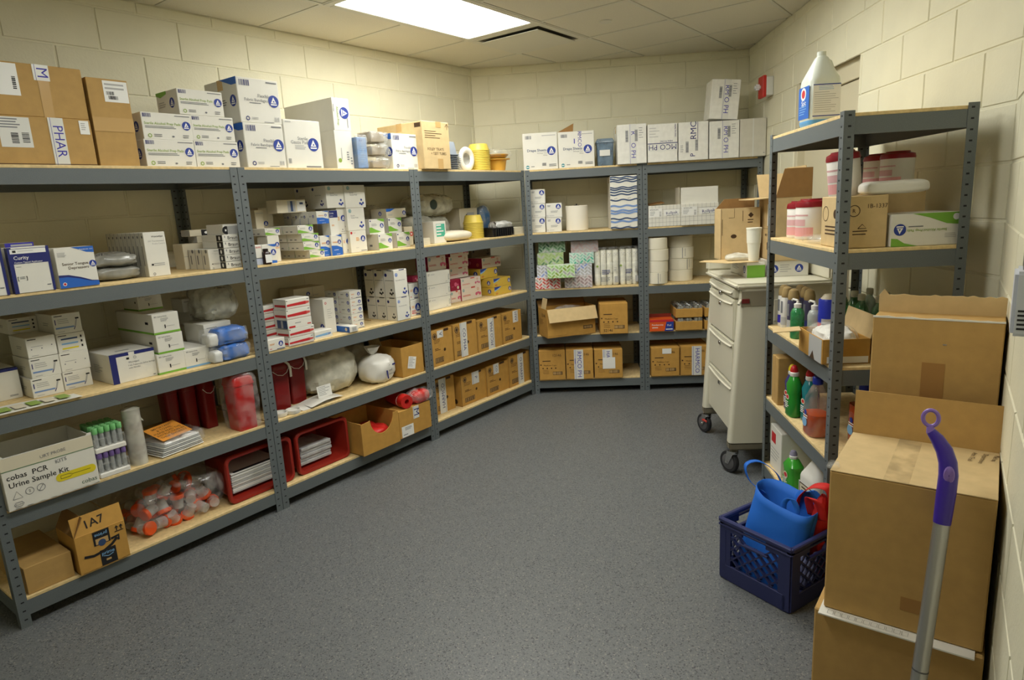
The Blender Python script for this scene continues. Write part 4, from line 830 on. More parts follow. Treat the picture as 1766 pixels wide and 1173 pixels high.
 ('needle_box', 'L', 1.329, 0.125, 0.885, 0.111, 0.118, 0.044, 0, 'redstripe', 'white carton with red stripe, lowest of the stack behind the front five', 'red striped cartons'),
 ('needle_box', 'L', 1.329, 0.125, 0.93, 0.111, 0.118, 0.044, 0, 'redstripe', 'white carton with red stripe, second of the stack behind the front five', 'red striped cartons'),
 ('needle_box', 'L', 1.329, 0.125, 0.975, 0.111, 0.118, 0.044, 0, 'redstripe', 'white carton with red stripe, middle of the stack behind the front five', 'red striped cartons'),
 ('needle_box', 'L', 1.329, 0.125, 1.02, 0.111, 0.118, 0.044, 0, 'redstripe', 'white carton with red stripe, fourth of the stack behind the front five', 'red striped cartons'),
 ('needle_box', 'L', 1.329, 0.125, 1.065, 0.111, 0.118, 0.044, 0, 'redstripe', 'white carton with red stripe, topmost of the stack behind the front five', 'red striped cartons'),
 ('needle_box', 'L', 1.566, 0.02, 0.885, 0.125, 0.098, 0.044, 0, 'bluestripe', 'white carton with pale blue stripe beside the red striped stack', ''),
 ('gauze_box', 'L', 1.706, 0.1, 0.885, 0.08, 0.138, 0.207, 0, 'redicon', 'upright white carton with red icon behind the blue striped one', ''),
 ('gauze_box', 'L', 1.706, 0.24, 0.885, 0.08, 0.138, 0.207, 0, 'redicon', 'upright white carton with red icon behind the blue striped one, second deep', ''),
 ('bandage_box', 'L', 1.874, 0.06, 0.885, 0.091, 0.118, 0.046, 0, 'dynrow', 'white carton with blue round logo, lowest in the column of five', 'blue logo cartons five high'),
 ('bandage_box', 'L', 1.874, 0.18, 0.885, 0.091, 0.118, 0.046, 0, 'dynrow', 'white carton with blue round logo, lowest in the column of five, second deep', 'blue logo cartons five high'),
 ('bandage_box', 'L', 1.874, 0.06, 0.931, 0.091, 0.118, 0.046, 0, 'dynrow', 'white carton with blue round logo, second in the column of five', 'blue logo cartons five high'),
 ('bandage_box', 'L', 1.874, 0.18, 0.931, 0.091, 0.118, 0.046, 0, 'dynrow', 'white carton with blue round logo, second in the column of five, second deep', 'blue logo cartons five high'),
 ('bandage_box', 'L', 1.874, 0.06, 0.978, 0.091, 0.118, 0.046, 0, 'dynrow', 'white carton with blue round logo, middle in the column of five', 'blue logo cartons five high'),
 ('bandage_box', 'L', 1.874, 0.18, 0.978, 0.091, 0.118, 0.046, 0, 'dynrow', 'white carton with blue round logo, middle in the column of five, second deep', 'blue logo cartons five high'),
 ('bandage_box', 'L', 1.874, 0.06, 1.024, 0.091, 0.118, 0.046, 0, 'dynrow', 'white carton with blue round logo, fourth in the column of five', 'blue logo cartons five high'),
 ('bandage_box', 'L', 1.874, 0.18, 1.024, 0.091, 0.118, 0.046, 0, 'dynrow', 'white carton with blue round logo, fourth in the column of five, second deep', 'blue logo cartons five high'),
 ('bandage_box', 'L', 1.874, 0.06, 1.071, 0.091, 0.118, 0.046, 0, 'dynrow', 'white carton with blue round logo, topmost in the column of five', 'blue logo cartons five high'),
 ('bandage_box', 'L', 1.874, 0.18, 1.071, 0.091, 0.118, 0.046, 0, 'dynrow', 'white carton with blue round logo, topmost in the column of five, second deep', 'blue logo cartons five high'),
 ('medicine_box', 'L', 1.796, -0.005, 0.885, 0.064, 0.158, 0.035, 0, 'bluebox', 'low blue sided box in front of the blue logo cartons', ''),
 ('gauze_box', 'L', 2.19, 0.0, 0.885, 0.114, 0.093, 0.149, 0, 'nonadh', 'white dressing carton with blue hexagon logo, lower row of the tall block', 'dressing cartons two high and three deep'),
 ('gauze_box', 'L', 2.19, 0.095, 0.885, 0.114, 0.093, 0.149, 0, 'nonadh', 'white dressing carton with blue hexagon logo, lower row of the tall block, second deep', 'dressing cartons two high and three deep'),
 ('gauze_box', 'L', 2.19, 0.19, 0.885, 0.114, 0.093, 0.149, 0, 'nonadh', 'white dressing carton with blue hexagon logo, lower row of the tall block, third deep', 'dressing cartons two high and three deep'),
 ('gauze_box', 'L', 2.188, 0.0, 1.035, 0.113, 0.093, 0.175, 0, 'nonadh', 'white dressing carton with blue hexagon logo, upper row of the tall block', 'dressing cartons two high and three deep'),
 ('gauze_box', 'L', 2.188, 0.095, 1.035, 0.113, 0.093, 0.175, 0, 'nonadh', 'white dressing carton with blue hexagon logo, upper row of the tall block, second deep', 'dressing cartons two high and three deep'),
 ('gauze_box', 'L', 2.188, 0.19, 1.035, 0.113, 0.093, 0.175, 0, 'nonadh', 'white dressing carton with blue hexagon logo, upper row of the tall block, third deep', 'dressing cartons two high and three deep'),
 ('bandage_box', 'L', 2.349, 0.04, 0.885, 0.087, 0.148, 0.107, 0, 'dynred', 'white carton with round logo and red text beside the dressing block', ''),
 ('bandage_box', 'L', 2.357, 0.05, 0.993, 0.082, 0.148, 0.106, 0, 'dynrow', 'white carton with round logo on top of the red text one', ''),
 ('glove_box', 'L', 2.445, 0.1, 1.099, 0.061, 0.098, 0.04, 0, 'magenta', 'magenta glove box peeking out beside the post', ''),
 ('bandage_box', 'L', 1.725, 0.4, 0.885, 0.227, 0.148, 0.084, 0, 'logodim', 'dim carton against the wall in the middle bay, lowest of three', 'dim cartons at the back of the third shelf'),
 ('bandage_box', 'L', 1.725, 0.4, 0.97, 0.227, 0.148, 0.084, 0, 'logodim', 'dim carton against the wall in the middle bay, middle of three', 'dim cartons at the back of the third shelf'),
 ('bandage_box', 'L', 1.725, 0.4, 1.055, 0.227, 0.148, 0.084, 0, 'logodim', 'dim carton against the wall in the middle bay, topmost of three', 'dim cartons at the back of the third shelf'),
 ('glove_box', 'L', 2.552, 0.08, 0.885, 0.237, 0.118, 0.083, 0, 'seventeen', 'plain white carton numbered 17, lowest of three', 'white cartons numbered 17'),
 ('glove_box', 'L', 2.555, 0.08, 0.969, 0.236, 0.118, 0.087, 0, 'seventeen', 'plain white carton numbered 17, middle of three', 'white cartons numbered 17'),
 ('glove_box', 'L', 2.561, 0.08, 1.057, 0.235, 0.118, 0.091, 0, 'seventeen', 'plain white carton numbered 17, topmost of three', 'white cartons numbered 17'),
 ('glove_box', 'L', 2.645, 0.14, 1.149, 0.186, 0.118, 0.099, 0, 'pinkglove', 'pink and white glove box behind the white cartons numbered 17', ''),
 ('glove_box', 'L', 2.884, 0.165, 0.885, 0.116, 0.118, 0.086, 0, 'pinkglove', 'pink and white glove box, lower left of the glove box pile', ''),
 ('glove_box', 'L', 2.994, 0.155, 0.885, 0.234, 0.118, 0.095, 0, 'pinkglove', 'pink and white glove box, lower middle of the glove box pile', ''),
 ('glove_box', 'L', 2.89, 0.165, 0.972, 0.111, 0.118, 0.084, 0, 'magenta', 'solid magenta glove box end in the glove box pile', ''),
 ('glove_box', 'L', 2.995, 0.155, 0.98, 0.23, 0.118, 0.07, 0, 'pinkglove', 'pink and white glove box, second up in the middle of the pile', ''),
 ('glove_box', 'L', 2.925, 0.2, 1.057, 0.214, 0.118, 0.077, 0, 'pinkglove', 'pink and white glove box above the solid magenta one', ''),
 ('glove_box', 'L', 2.929, 0.2, 1.135, 0.218, 0.118, 0.084, 0, 'pinkglove', 'pink and white glove box near the top of the pile', ''),
 ('glove_box', 'L', 2.949, 0.2, 1.219, 0.211, 0.118, 0.059, 0, 'pinkglove', 'pink and white glove box topmost of the pile under the beam', ''),
 ('glove_box', 'L', 3.29, 0.075, 0.885, 0.218, 0.198, 0.066, 0, 'yellow', 'yellow carton with blue corner, lowest of the three', ''),
 ('glove_box', 'L', 3.285, 0.075, 0.952, 0.217, 0.198, 0.065, 0, 'yellow', 'yellow carton with blue corner, middle of the three', ''),
 ('glove_box', 'L', 3.246, 0.17, 1.018, 0.212, 0.198, 0.077, 0, 'yellow', 'yellow carton with blue corner, set back and highest of the three', ''),
 ('glove_box', 'L', 3.297, 0.19, 1.095, 0.24, 0.178, 0.08, 0, 'pinkglove', 'pink and white glove box resting on the yellow carton', ''),
 ('glove_box', 'L', 3.309, 0.3, 1.176, 0.242, 0.148, 0.069, 0, 'greydim', 'dim grey carton at the very back above the glove boxes', ''),
 ('shipping_box', 'L', 2.485, 0.012, 0.503, 0.215, 0.378, 0.254, 0, 'ph4a', 'brown supply carton with printed tape on the fourth shelf, nearest of four', 'brown cartons on the fourth shelf'),
 ('shipping_box', 'L', 2.705, 0.012, 0.503, 0.263, 0.378, 0.26, 0, 'ph4b', 'brown supply carton with printed tape on the fourth shelf, second of four', 'brown cartons on the fourth shelf'),
 ('shipping_box', 'L', 2.974, 0.012, 0.503, 0.296, 0.378, 0.243, 0, 'ph4c', 'brown supply carton with printed tape on the fourth shelf, third of four', 'brown cartons on the fourth shelf'),
 ('shipping_box', 'L', 3.277, 0.012, 0.503, 0.258, 0.378, 0.244, 0, 'ph4d', 'brown supply carton with printed tape on the fourth shelf, farthest of four', 'brown cartons on the fourth shelf'),
 ('shipping_box', 'L', 2.558, 0.095, 0.123, 0.215, 0.378, 0.256, 0, 'ph5a', 'brown supply carton with printed tape on the bottom shelf, nearest of four', 'brown cartons on the bottom shelf'),
 ('shipping_box', 'L', 2.803, 0.06, 0.123, 0.293, 0.378, 0.233, 0, 'ph5b', 'brown supply carton with printed tape on the bottom shelf, second of four', 'brown cartons on the bottom shelf'),
 ('shipping_box', 'L', 3.091, 0.05, 0.123, 0.282, 0.378, 0.239, 0, 'ph5c', 'brown supply carton with printed tape on the bottom shelf, third of four', 'brown cartons on the bottom shelf'),
 ('shipping_box', 'L', 3.365, 0.04, 0.123, 0.296, 0.378, 0.259, 0, 'ph5d', 'brown supply carton with printed tape on the bottom shelf, farthest of four', 'brown cartons on the bottom shelf'),
 ('drape_box', 'B', -0.003, 0.03, 1.831, 0.272, 0.298, 0.279, 0, 'drape', 'white drape sheets carton at the corner end of the back top shelf', ''),
 ('drape_box', 'B', 0.274, 0.03, 1.831, 0.281, 0.298, 0.273, 0, 'drapeopen', 'white drape sheets carton with one brown flap raised', ''),
 ('wrapped_carton', 'B', 0.727, -0.04, 1.831, 0.221, 0.298, 0.292, 0, 'wrapR', 'wrapped white carton with blue R on tape beside the clear bin', ''),
 ('wrapped_carton', 'B', 0.957, -0.04, 1.831, 0.224, 0.298, 0.281, 0, 'wrapMCO', 'wrapped white carton with upside down tape lettering', ''),
 ('wrapped_carton', 'B', 1.189, -0.04, 1.831, 0.222, 0.298, 0.28, 0, 'wrapRMC', 'wrapped white carton with sideways RMC lettering', ''),
 ('wrapped_carton', 'B', 1.42, -0.04, 1.831, 0.221, 0.298, 0.274, 0, 'wrapRN', 'wrapped white carton with PH lettering under the tilted one', ''),
 ('wrapped_carton', 'B', 1.647, -0.04, 1.831, 0.193, 0.278, 0.278, 0, 'wrapplain', 'plain wrapped carton at the right end of the back top shelf', ''),
 ('bandage_box', 'B', 0.03, 0.08, 1.34, 0.117, 0.198, 0.121, 0, 'dynB', 'small white logo carton, lowest of three by the corner post', 'small white logo cartons by the corner post'),
 ('bandage_box', 'B', 0.033, 0.08, 1.461, 0.119, 0.198, 0.108, 0, 'dynB', 'small white logo carton, middle of three by the corner post', 'small white logo cartons by the corner post'),
 ('bandage_box', 'B', 0.036, 0.08, 1.57, 0.118, 0.198, 0.112, 0, 'dynB', 'small white logo carton, topmost of three by the corner post', 'small white logo cartons by the corner post'),
 ('bandage_box', 'B', 0.155, 0.06, 1.34, 0.123, 0.198, 0.113, 0, 'dynB', 'small white logo carton, lower of two beside the stack of three', 'small white logo cartons by the corner post'),
 ('bandage_box', 'B', 0.157, 0.06, 1.454, 0.128, 0.198, 0.113, 0, 'dynB', 'small white logo carton, upper of two beside the stack of three', 'small white logo cartons by the corner post'),
 ('wave_carton', 'B', 0.666, -0.015, 1.34, 0.209, 0.298, 0.407, 0, 'waves', 'tall white carton covered in blue wave stripes', ''),
 ('wrap_box', 'B', 0.962, 0.0, 1.34, 0.248, 0.248, 0.164, 0, 'rollpak', 'white grid printed carton with name lettering, left one of two', ''),
 ('wrap_box', 'B', 1.212, -0.02, 1.34, 0.287, 0.248, 0.166, 0, 'rollpak', 'white grid printed carton with lid raised, right one of two', ''),
 ('tissue_box', 'B', 0.046, 0.0, 0.885, 0.206, 0.108, 0.093, 0, 'tis_red', 'red patterned tissue box at bottom left', 'patterned tissue boxes'),
 ('tissue_box', 'B', 0.285, 0.0, 0.885, 0.223, 0.108, 0.097, 0, 'tis_grey', 'pale grey patterned tissue box at bottom right', 'patterned tissue boxes'),
 ('tissue_box', 'B', 0.063, 0.03, 0.979, 0.222, 0.108, 0.097, 0, 'tis_blue', 'blue patterned tissue box, left in its row', 'patterned tissue boxes'),
 ('tissue_box', 'B', 0.297, 0.03, 0.983, 0.212, 0.108, 0.091, 0, 'tis_blue', 'blue patterned tissue box, right in its row', 'patterned tissue boxes'),
 ('tissue_box', 'B', 0.071, 0.03, 1.077, 0.212, 0.108, 0.097, 0, 'tis_olive', 'olive green patterned tissue box in third row', 'patterned tissue boxes'),
 ('tissue_box', 'B', 0.33, 0.03, 1.075, 0.198, 0.108, 0.088, 0, 'tis_teal', 'teal patterned tissue box in third row', 'patterned tissue boxes'),
 ('tissue_box', 'B', 0.083, 0.05, 1.175, 0.217, 0.108, 0.09, 0, 'tis_green', 'dark green patterned tissue box in top row', 'patterned tissue boxes'),
 ('tissue_box', 'B', 0.345, 0.05, 1.164, 0.22, 0.108, 0.092, 0, 'tis_mauve', 'mauve patterned tissue box in top row', 'patterned tissue boxes'),
 ('tissue_box', 'B', 0.149, -0.08, 0.979, 0.22, 0.106, 0.102, 0, 'tis_lime', 'lime patterned tissue box overhanging in front of the blue ones', 'patterned tissue boxes'),
 ('shipping_box', 'B', 0.554, -0.06, 0.503, 0.226, 0.298, 0.251, 0, 'c12146b', 'brown carton numbered 52146 beside the open one', ''),
 ('shipping_box', 'B', 0.045, -0.02, 0.123, 0.219, 0.298, 0.252, 0, 'c12146', 'brown carton numbered 12146 without tape, at corner end', 'numbered brown cartons on the back bottom shelf'),
 ('shipping_box', 'B', 0.269, -0.02, 0.123, 0.225, 0.298, 0.252, 0, 'c12146t', 'brown carton numbered 12146 with tape lettered RMCO', 'numbered brown cartons on the back bottom shelf'),
 ('shipping_box', 'B', 0.502, -0.02, 0.123, 0.233, 0.298, 0.245, 0, 'c12146h', 'brown carton numbered 12146 with white paper and HAI tape', 'numbered brown cartons on the back bottom shelf'),
 ('shipping_box', 'B', 0.965, -0.02, 0.123, 0.231, 0.298, 0.242, 0, 'c12146p', 'brown carton with small white sticker by the middle post', 'numbered brown cartons on the back bottom shelf'),
 ('shipping_box', 'B', 1.203, -0.02, 0.123, 0.23, 0.298, 0.244, 0, 'c12146q', 'brown carton with HARMCO tape partly behind the cart', 'numbered brown cartons on the back bottom shelf'),
]
# ------------------------------------------------------------------ cartons on the shelves
def carton(name, fr, s, d, z, w, dep, h, yaw, st, label, group='', cat='box', big=None):
    m0, f = STYLE[st]
    big = big if big is not None else (w > .18 and h > .16)
    mb = MB(); b = .003 if big else .0016
    mb.box(0, 0, 0, w, dep, h, b)
    o = mb.build(name, m0); place(o, fr, s, d, z+.0004, yaw); tag(o, label, cat, group or None)
    p = Print(); f(p, w, dep, h); p.build('printing', None, o, fix=False)
    if big and dep > .2:
        t = MB(); t.box(.004, dep*.5-.0012, h-.001, w-.004, dep*.5+.0012, h+.0006); t.box(-.0006, dep*.5-.025, h-.05, .001, dep*.5+.025, h+.0009); t.box(-.0006, dep*.5-.025, h, w+.0006, dep*.5+.025, h+.0009)
        t.build('packing_tape', INK['clear'], o)
    return o
CATS = dict(shipping_box='carton', wrapped_carton='carton', tissue_box='tissue box', glove_box='glove box', paper_carton='package')
OBS = {}
for nm, fr, s, d, z, w, dep, h, yaw, st, lab, grp in BOXES:
    OBS[lab] = carton(nm, fr, s, d, z, w, dep, h, yaw, st, lab, grp, CATS.get(nm, 'box'))
# ------------------------------------------------------------------ soft and moulded things
def sgnpow(v, e): return math.copysign(abs(v)**e, v)
def pillow(name, mt, parent, w, d, h, seed=0, amp=.012, e=.55, nu=44, nv=22, flat=True, c=(0, 0, 0), ez=.7, sc=14):
    """crumpled bag: super-ellipsoid with noise folds, resting on z=0"""
    rings = []; off = Vector((seed*3.1, seed*1.7, seed*.9))
    for j in range(nv+1):
        ph = -math.pi/2+math.pi*j/nv; row = []
        for i in range(nu):
            th = 2*math.pi*i/nu
            x = sgnpow(math.cos(ph), ez)*sgnpow(math.cos(th), e)*w/2; y = sgnpow(math.cos(ph), ez)*sgnpow(math.sin(th), e)*d/2; z = sgnpow(math.sin(ph), ez)*h/2
            p = Vector((x, y, z)); q = p*sc+off
            nz = .8*noise.noise(q)+.9*(.45-abs(noise.noise(q*1.7+Vector((7, 3, 1))))*1.6)+.5*(.4-abs(noise.noise(q*3.6))*1.5)
            p += p.normalized()*amp*nz*(1 if p.length else 0)
            p.z = max(p.z+h/2, 0) if flat else p.z+h/2
            row.append(p+Vector(c))
        rings.append(row)
    m = MB(); m.loft(rings, cap=False)
    return m.build(name, mt, parent, True)
def sheet(m, fn, nx, ny):
    vs = [fn(i/nx, j/ny) for j in range(ny+1) for i in range(nx+1)]
    return m.add(vs, [(j*(nx+1)+i, j*(nx+1)+i+1, (j+1)*(nx+1)+i+1, (j+1)*(nx+1)+i) for j in range(ny) for i in range(nx)])
def rrect(w, d, r, n=5, cx=0, cy=0):
    out = []
    for k, (sx, sy) in enumerate(((1, 1), (-1, 1), (-1, -1), (1, -1))):
        for i in range(n+1):
            a = math.pi/2*(k+i/n); out.append((cx+sx*(w/2-r)+r*math.cos(a), cy+sy*(d/2-r)+r*math.sin(a)))
    return out
def tubshape(m, secs, r=.02, n=5, cap0=True, cap1=True):
    """secs: (w, d, z[, r])"""
    rings = [[Vector((x, y, q[2])) for x, y in rrect(q[0], q[1], min(q[3] if len(q) > 3 else r, q[0]/2-.0005, q[1]/2-.0005), n)] for q in secs]
    k = len(rings[0]); o = len(m.v); m.loft(rings, cap=False); 
    if cap0: m.f.append([o+i for i in range(k-1, -1, -1)]); m.m.append(m.cur)
    if cap1: m.f.append([o+(len(rings)-1)*k+i for i in range(k)]); m.m.append(m.cur)
    return m
def arc(m, r, a0, a1, z0, z1, n=10, c=(0, 0)):
    vs = []
    for k in range(n+1):
        a = a0+(a1-a0)*k/n; x, y = c[0]+r*math.cos(a), c[1]+r*math.sin(a); vs += [(x, y, z0), (x, y, z1)]
    return m.add(vs, [(2*k, 2*k+2, 2*k+3, 2*k+1) for k in range(n)])
CLEAR = film('clear_film', (226, 228, 224), .86, .1); HAZE = film('hazy_film', (222, 222, 208), .45, .2); MILK = film('milky_film', (226, 224, 208), .25, .25)
def flat_print(parent, w, h, fn, loc, rot, name='printing', back=None):
    """a printed sheet lying at loc; fn draws in 0..1"""
    m = Print(); m.face('f', w, 0, h)
    if back: m.rect(0, 0, 1, 1, back)
    fn(m); o = m.build(name, None, parent, fix=False); o.location = loc; o.rotation_euler = rot; return tag(o, kind='stuff')
NTH = ['lowest', 'second from the bottom', 'third from the bottom', 'fourth from the bottom', 'fifth from the bottom', 'sixth from the bottom', 'seventh from the bottom', 'eighth from the bottom', 'ninth from the bottom', 'tenth from the bottom', 'eleventh from the bottom', 'twelfth from the bottom', 'topmost']
# ---- top shelf, left row
t = thing('wrapped_pack', 'small blue pack in clear wrap on the top shelf edge', 'package', 'L', 1.992, -.002, ZB[1])
m = MB(); m.box(.003, .003, .001, .079, .095, .178, .003); b = m.build('pack', mat('pale_blue_pack', (122, 150, 190), .5, noise_amt=.08, noise_scale=60), t)
p = Print(); p.face('f', .079, .09, .178); p.o = Vector((.003, .0022, .001)); p.text('a a', .4, .9, .02, 'logo'); p.lines(.2, .1, .9, .75, 9, 'sky', 2, .15); tag(p.build('printing', None, t, fix=False), kind='stuff')
pillow('wrap', CLEAR, t, .092, .11, .195, 3, .003, .25, c=(.041, .05, 0), ez=.25)
for k in range(3):
    t = thing('wrapped_pack', ['clear wrapped pack, lowest of the crumpled stack on the top shelf', 'clear wrapped pack in the middle of the crumpled stack', 'clear wrapped pack on top of the crumpled stack'][k], 'package', 'L', 2.2, .1, ZB[1]+.0005+k*.0755, group='crumpled clear packs')
    pillow('wrap', CLEAR, t, .155, .16, .075, 5+k, .012, .4, ez=.5, sc=30)
    m = MB(); m.box(-.06, -.06, .008, .05, .06, .05+.01*k, .004); m.build('contents', mat('pack_grey', (150, 138, 118), .6), t)
M_TRAY = mat('grey_tray', (146, 154, 164), .45)
def tray_obj(label, s, d, z, group):
    t = thing('plastic_tray', label, 'tray', 'L', s, d, z, group=group); m = MB(); tubshape(m, [(.10, .16, .001, .02), (.13, .19, .009, .022), (.148, .21, .010, .024), (.148, .21, .012, .024), (.128, .188, .0115, .02), (.10, .16, .003, .02)], cap0=True, cap1=True); m.build('shell', M_TRAY, t, True); return t
first = tray_obj('grey plastic tray, lowest in the nested stack by the tan carton', 2.962, .2, ZB[1], 'nested grey trays')
for k in range(1, 9):
    c = copy_tree(first); c.location.z += k*.0125; c['label'] = 'grey plastic tray, %s in the nested stack by the tan carton' % (NTH[k] if k < 8 else 'topmost')
t = thing('plastic_basin', 'grey plastic basin turned over on the nested trays', 'basin', 'L', 2.962, .2, ZB[1]+.1125)
m = MB(); tubshape(m, [(.138, .19, 0, .03), (.138, .19, .004, .03), (.122, .17, .006, .03), (.105, .15, .085, .03), (.095, .14, .09, .028)]); m.build('shell', M_TRAY, t, True)
t = thing('bedpan', 'white oval plastic bedpan standing beside the yellow basins', 'bedpan', 'L', 3.135, .12, ZB[1])
rings = []
for k in range(33):
    a = 2*math.pi*k/32; rings.append([Vector(((.064+.022*math.cos(b))*math.cos(a), .02+.015*math.sin(b), .087+(.066+.022*math.cos(b))*math.sin(a))) for b in [2*math.pi*q/10 for q in range(10)]])
m = MB(); m.loft(rings, cap=False); m.build('rim', M_PLAST, t, True)
m = MB(); m.lathe([(.0, .05), (.03, .05), (.05, .03), (.066, 0)], 28, M=Matrix.Translation((0, .02, .087)) @ Matrix.Rotation(R(-90), 4, 'X'), cap0=False, cap1=False); m.build('bowl', mat('bedpan_inner', (206, 206, 200), .4), t, True)
M_YEL = mat('yellow_plastic', (228, 204, 90), .35); M_TAN = mat('tan_plastic', (206, 158, 62), .35)
def cup_obj(name, label, r0, r1, h, m_, fr, s, d, z, group, lip=.004):
    t = thing(name, label, name.split('_')[-1], fr, s, d, z, group=group); m = MB(); m.lathe([(r0+lip, 0), (r0+lip, .006), (r0, .007), (r1+.004, h-.006), (r1, h), (0.001, h)], 28, cap1=False, cap0=False); m.build('shell', m_, t, True); return t
f = cup_obj('yellow_basin', 'upturned yellow basin, lowest in the stack on the top shelf', .082, .066, .052, M_YEL, 'L', 3.33, .18, ZB[1]+.0005, 'upturned yellow basins')
for k in range(1, 13): c = copy_tree(f); c.location.z += k*.0125; c['label'] = 'upturned yellow basin, %s in the stack on the top shelf' % NTH[k]
t = thing('tan_basin', 'tan plastic basin upright beside the yellow stack', 'basin', 'L', 3.535, .17, ZB[1])
m = MB(); m.lathe([(.001, 0), (.062, 0), (.078, .088), (.106, .09), (.106, .095), (.074, .095), (.06, .006), (.001, .006)], 30, cap0=False, cap1=False); m.build('shell', M_TAN, t, True)
t = thing('wrapped_pack', 'tan basin pack in crumpled film on top of the tan basin', 'package', 'L', 3.54, .18, ZB[1]+.096)
m = MB(); m.lathe([(.001, .004), (.07, .004), (.1, .03), (.1, .035), (.066, .034), (.001, .03)], 26, cap0=False, cap1=False); m.build('contents', M_TAN, t, True); pillow('wrap', CLEAR, t, .23, .2, .08, 9, .012, .6)
# ---- second shelf, left row
M_GREYBAG = film('grey_bag_film', (150, 150, 142), .15, .25)
for k in range(2):
    t = thing('plastic_bag', ['grey plastic bag of probe covers lying under another', 'grey plastic bag of probe covers with upside down lettering'][k], 'bag', 'L', .635, .2, ZB[2]+.0005+k*.058)
    pillow('bag', M_GREYBAG, t, .2, .26, .06, 12+k, .012, .45, ez=.6, sc=20); 
    m = MB(); m.box(-.07, -.1, .012, .07, .1, .042, .01); m.build('contents', mat('grey_contents', (138, 136, 126), .6), t)
    if k: flat_print(t, .17, .07, lambda q: q.text('WelchAllyn', .5, .6, .035, 'black', 180, maxw=.15), (-.08, -.12, .016), (R(-38), 0, 0))
t = thing('medicine_bottle', 'small dark brown bottle with white label by the post', 'bottle', 'L', 1.327, .018, ZB[2])
m = MB(); tubshape(m, [(.040, .034, 0, .008), (.042, .036, .004, .009), (.042, .036, .058, .009), (.026, .026, .066, .012), (.024, .024, .068, .011)]); m.build('body', mat('amber_dark', (44, 26, 20), .2), t, True)
m = MB(); m.lathe([(.013, .066), (.014, .067), (.014, .079), (.012, .08)], 16); m.build('cap', mat('cap_dark', (36, 26, 24), .4), t, True)
m = MB(); m.box(-.016, -.0188, .008, .02, -.0178, .05); m.build('label', INK['white'], t)
def cyl_bag(label, s, d, z, w, dd, h, seed, mt=HAZE, extra=None):
    t = thing('plastic_bag', label, 'bag', 'L', s, d, z); pillow('bag', mt, t, w, dd, h, seed, .012, .6)
    m = MB(); m.lathe([(.001, -w*.38), (h*.33, -w*.38), (h*.36, 0), (h*.3, w*.36), (.001, w*.38)], 16, M=Matrix.Translation((0, 0, h*.46)) @ Matrix.Rotation(R(90), 4, 'Y'), cap0=False, cap1=False); m.build('contents', mat('bag_contents', (196, 192, 160), .5), t, True); return t
cyl_bag('clear bag of plastic ware standing behind the teal printed package', 2.78, .36, ZB[2], .25, .24, .19, 21)
cyl_bag('clear bag of plastic ware low beside the cream carton', 3.02, .42, ZB[2], .2, .24, .18, 22)
t = cyl_bag('large clear bag lying on top of two others by the wall', 2.95, .40, ZB[2]+.185, .42, .25, .155, 23)
m = MB(); m.lathe([(.0, 0), (.032, .0), (.036, .012)], 20, M=Matrix.Translation((-.06, -.118, .08)) @ Matrix.Rotation(R(90), 4, 'X')); m.build('dark_cap', mat('dark_teal', (38, 58, 56), .4), t, True)
cyl_bag('crumpled clear bag behind the wide carton with blue swoosh', 2.42, .45, ZB[2], .18, .22, .28, 24)
t = thing('paper_pouch', 'flat white pouch lying at the shelf edge before the yellow cups', 'pouch', 'L', 2.9, .13, ZB[2]); pillow('pouch', mat('pouch_white', (222, 214, 192), .5), t, .30, .2, .075, 25, .004, .5, ez=.8)
f = cup_obj('yellow_cup', 'upturned yellow cup, lowest in the stack on the second shelf', .074, .056, .06, M_YEL, 'L', 3.175, .15, ZB[2]+.0005, 'upturned yellow cups')
for k in range(1, 10): c = copy_tree(f); c.location.z += k*.0125; c['label'] = 'upturned yellow cup, %s in the stack on the second shelf' % (NTH[k] if k < 9 else 'topmost')
t = thing('storage_tray', 'black ribbed plastic tray full of foil packets', 'tray', 'L', 3.375, .09, ZB[2])
m = MB(); tubshape(m, [(.23, .13, .001), (.24, .14, .004), (.262, .155, .062), (.275, .168, .064), (.275, .168, .068), (.252, .146, .068), (.232, .13, .008)]); m.build('shell', M_BLACK, t, True)
m = MB()
for k in range(9): m.box(-.11+.027*k, -.083, .006, -.1+.027*k, -.074, .06)
tag(m.build('ribs', M_BLACK, t), kind='stuff')
t = thing('foil_packet', 'crumpled clear foil packet lying in the black tray', 'packet', 'L', 3.42, .08, ZB[2]+.05); pillow('packet', film('foil_film', (210, 210, 206), .2, .1), t, .2, .13, .06, 27, .014, .5, flat=True)
t = thing('cable_coil', 'small coil of grey tubing lying in the black tray', 'tubing', 'L', 3.29, .07, ZB[2]+.075)
m = MB(); m.tube([(.03*math.cos(a)*(1+.06*math.sin(a/3)), -.02+.012*math.sin(a*.5), .012+.026*math.sin(a)) for a in [k*.35 for k in range(54)]], .004, 6); m.build('coil', mat('grey_tube', (120, 112, 104), .4), t, True)
t = thing('plastic_packet', 'blue packet in clear film at the back of the far second shelf', 'packet', 'L', 3.52, .34, ZB[2]); pillow('packet', mat('blue_packet', (60, 104, 150), .4), t, .11, .1, .235, 28, .012, .6); pillow('wrap', CLEAR, t, .13, .11, .25, 29, .012, .6)
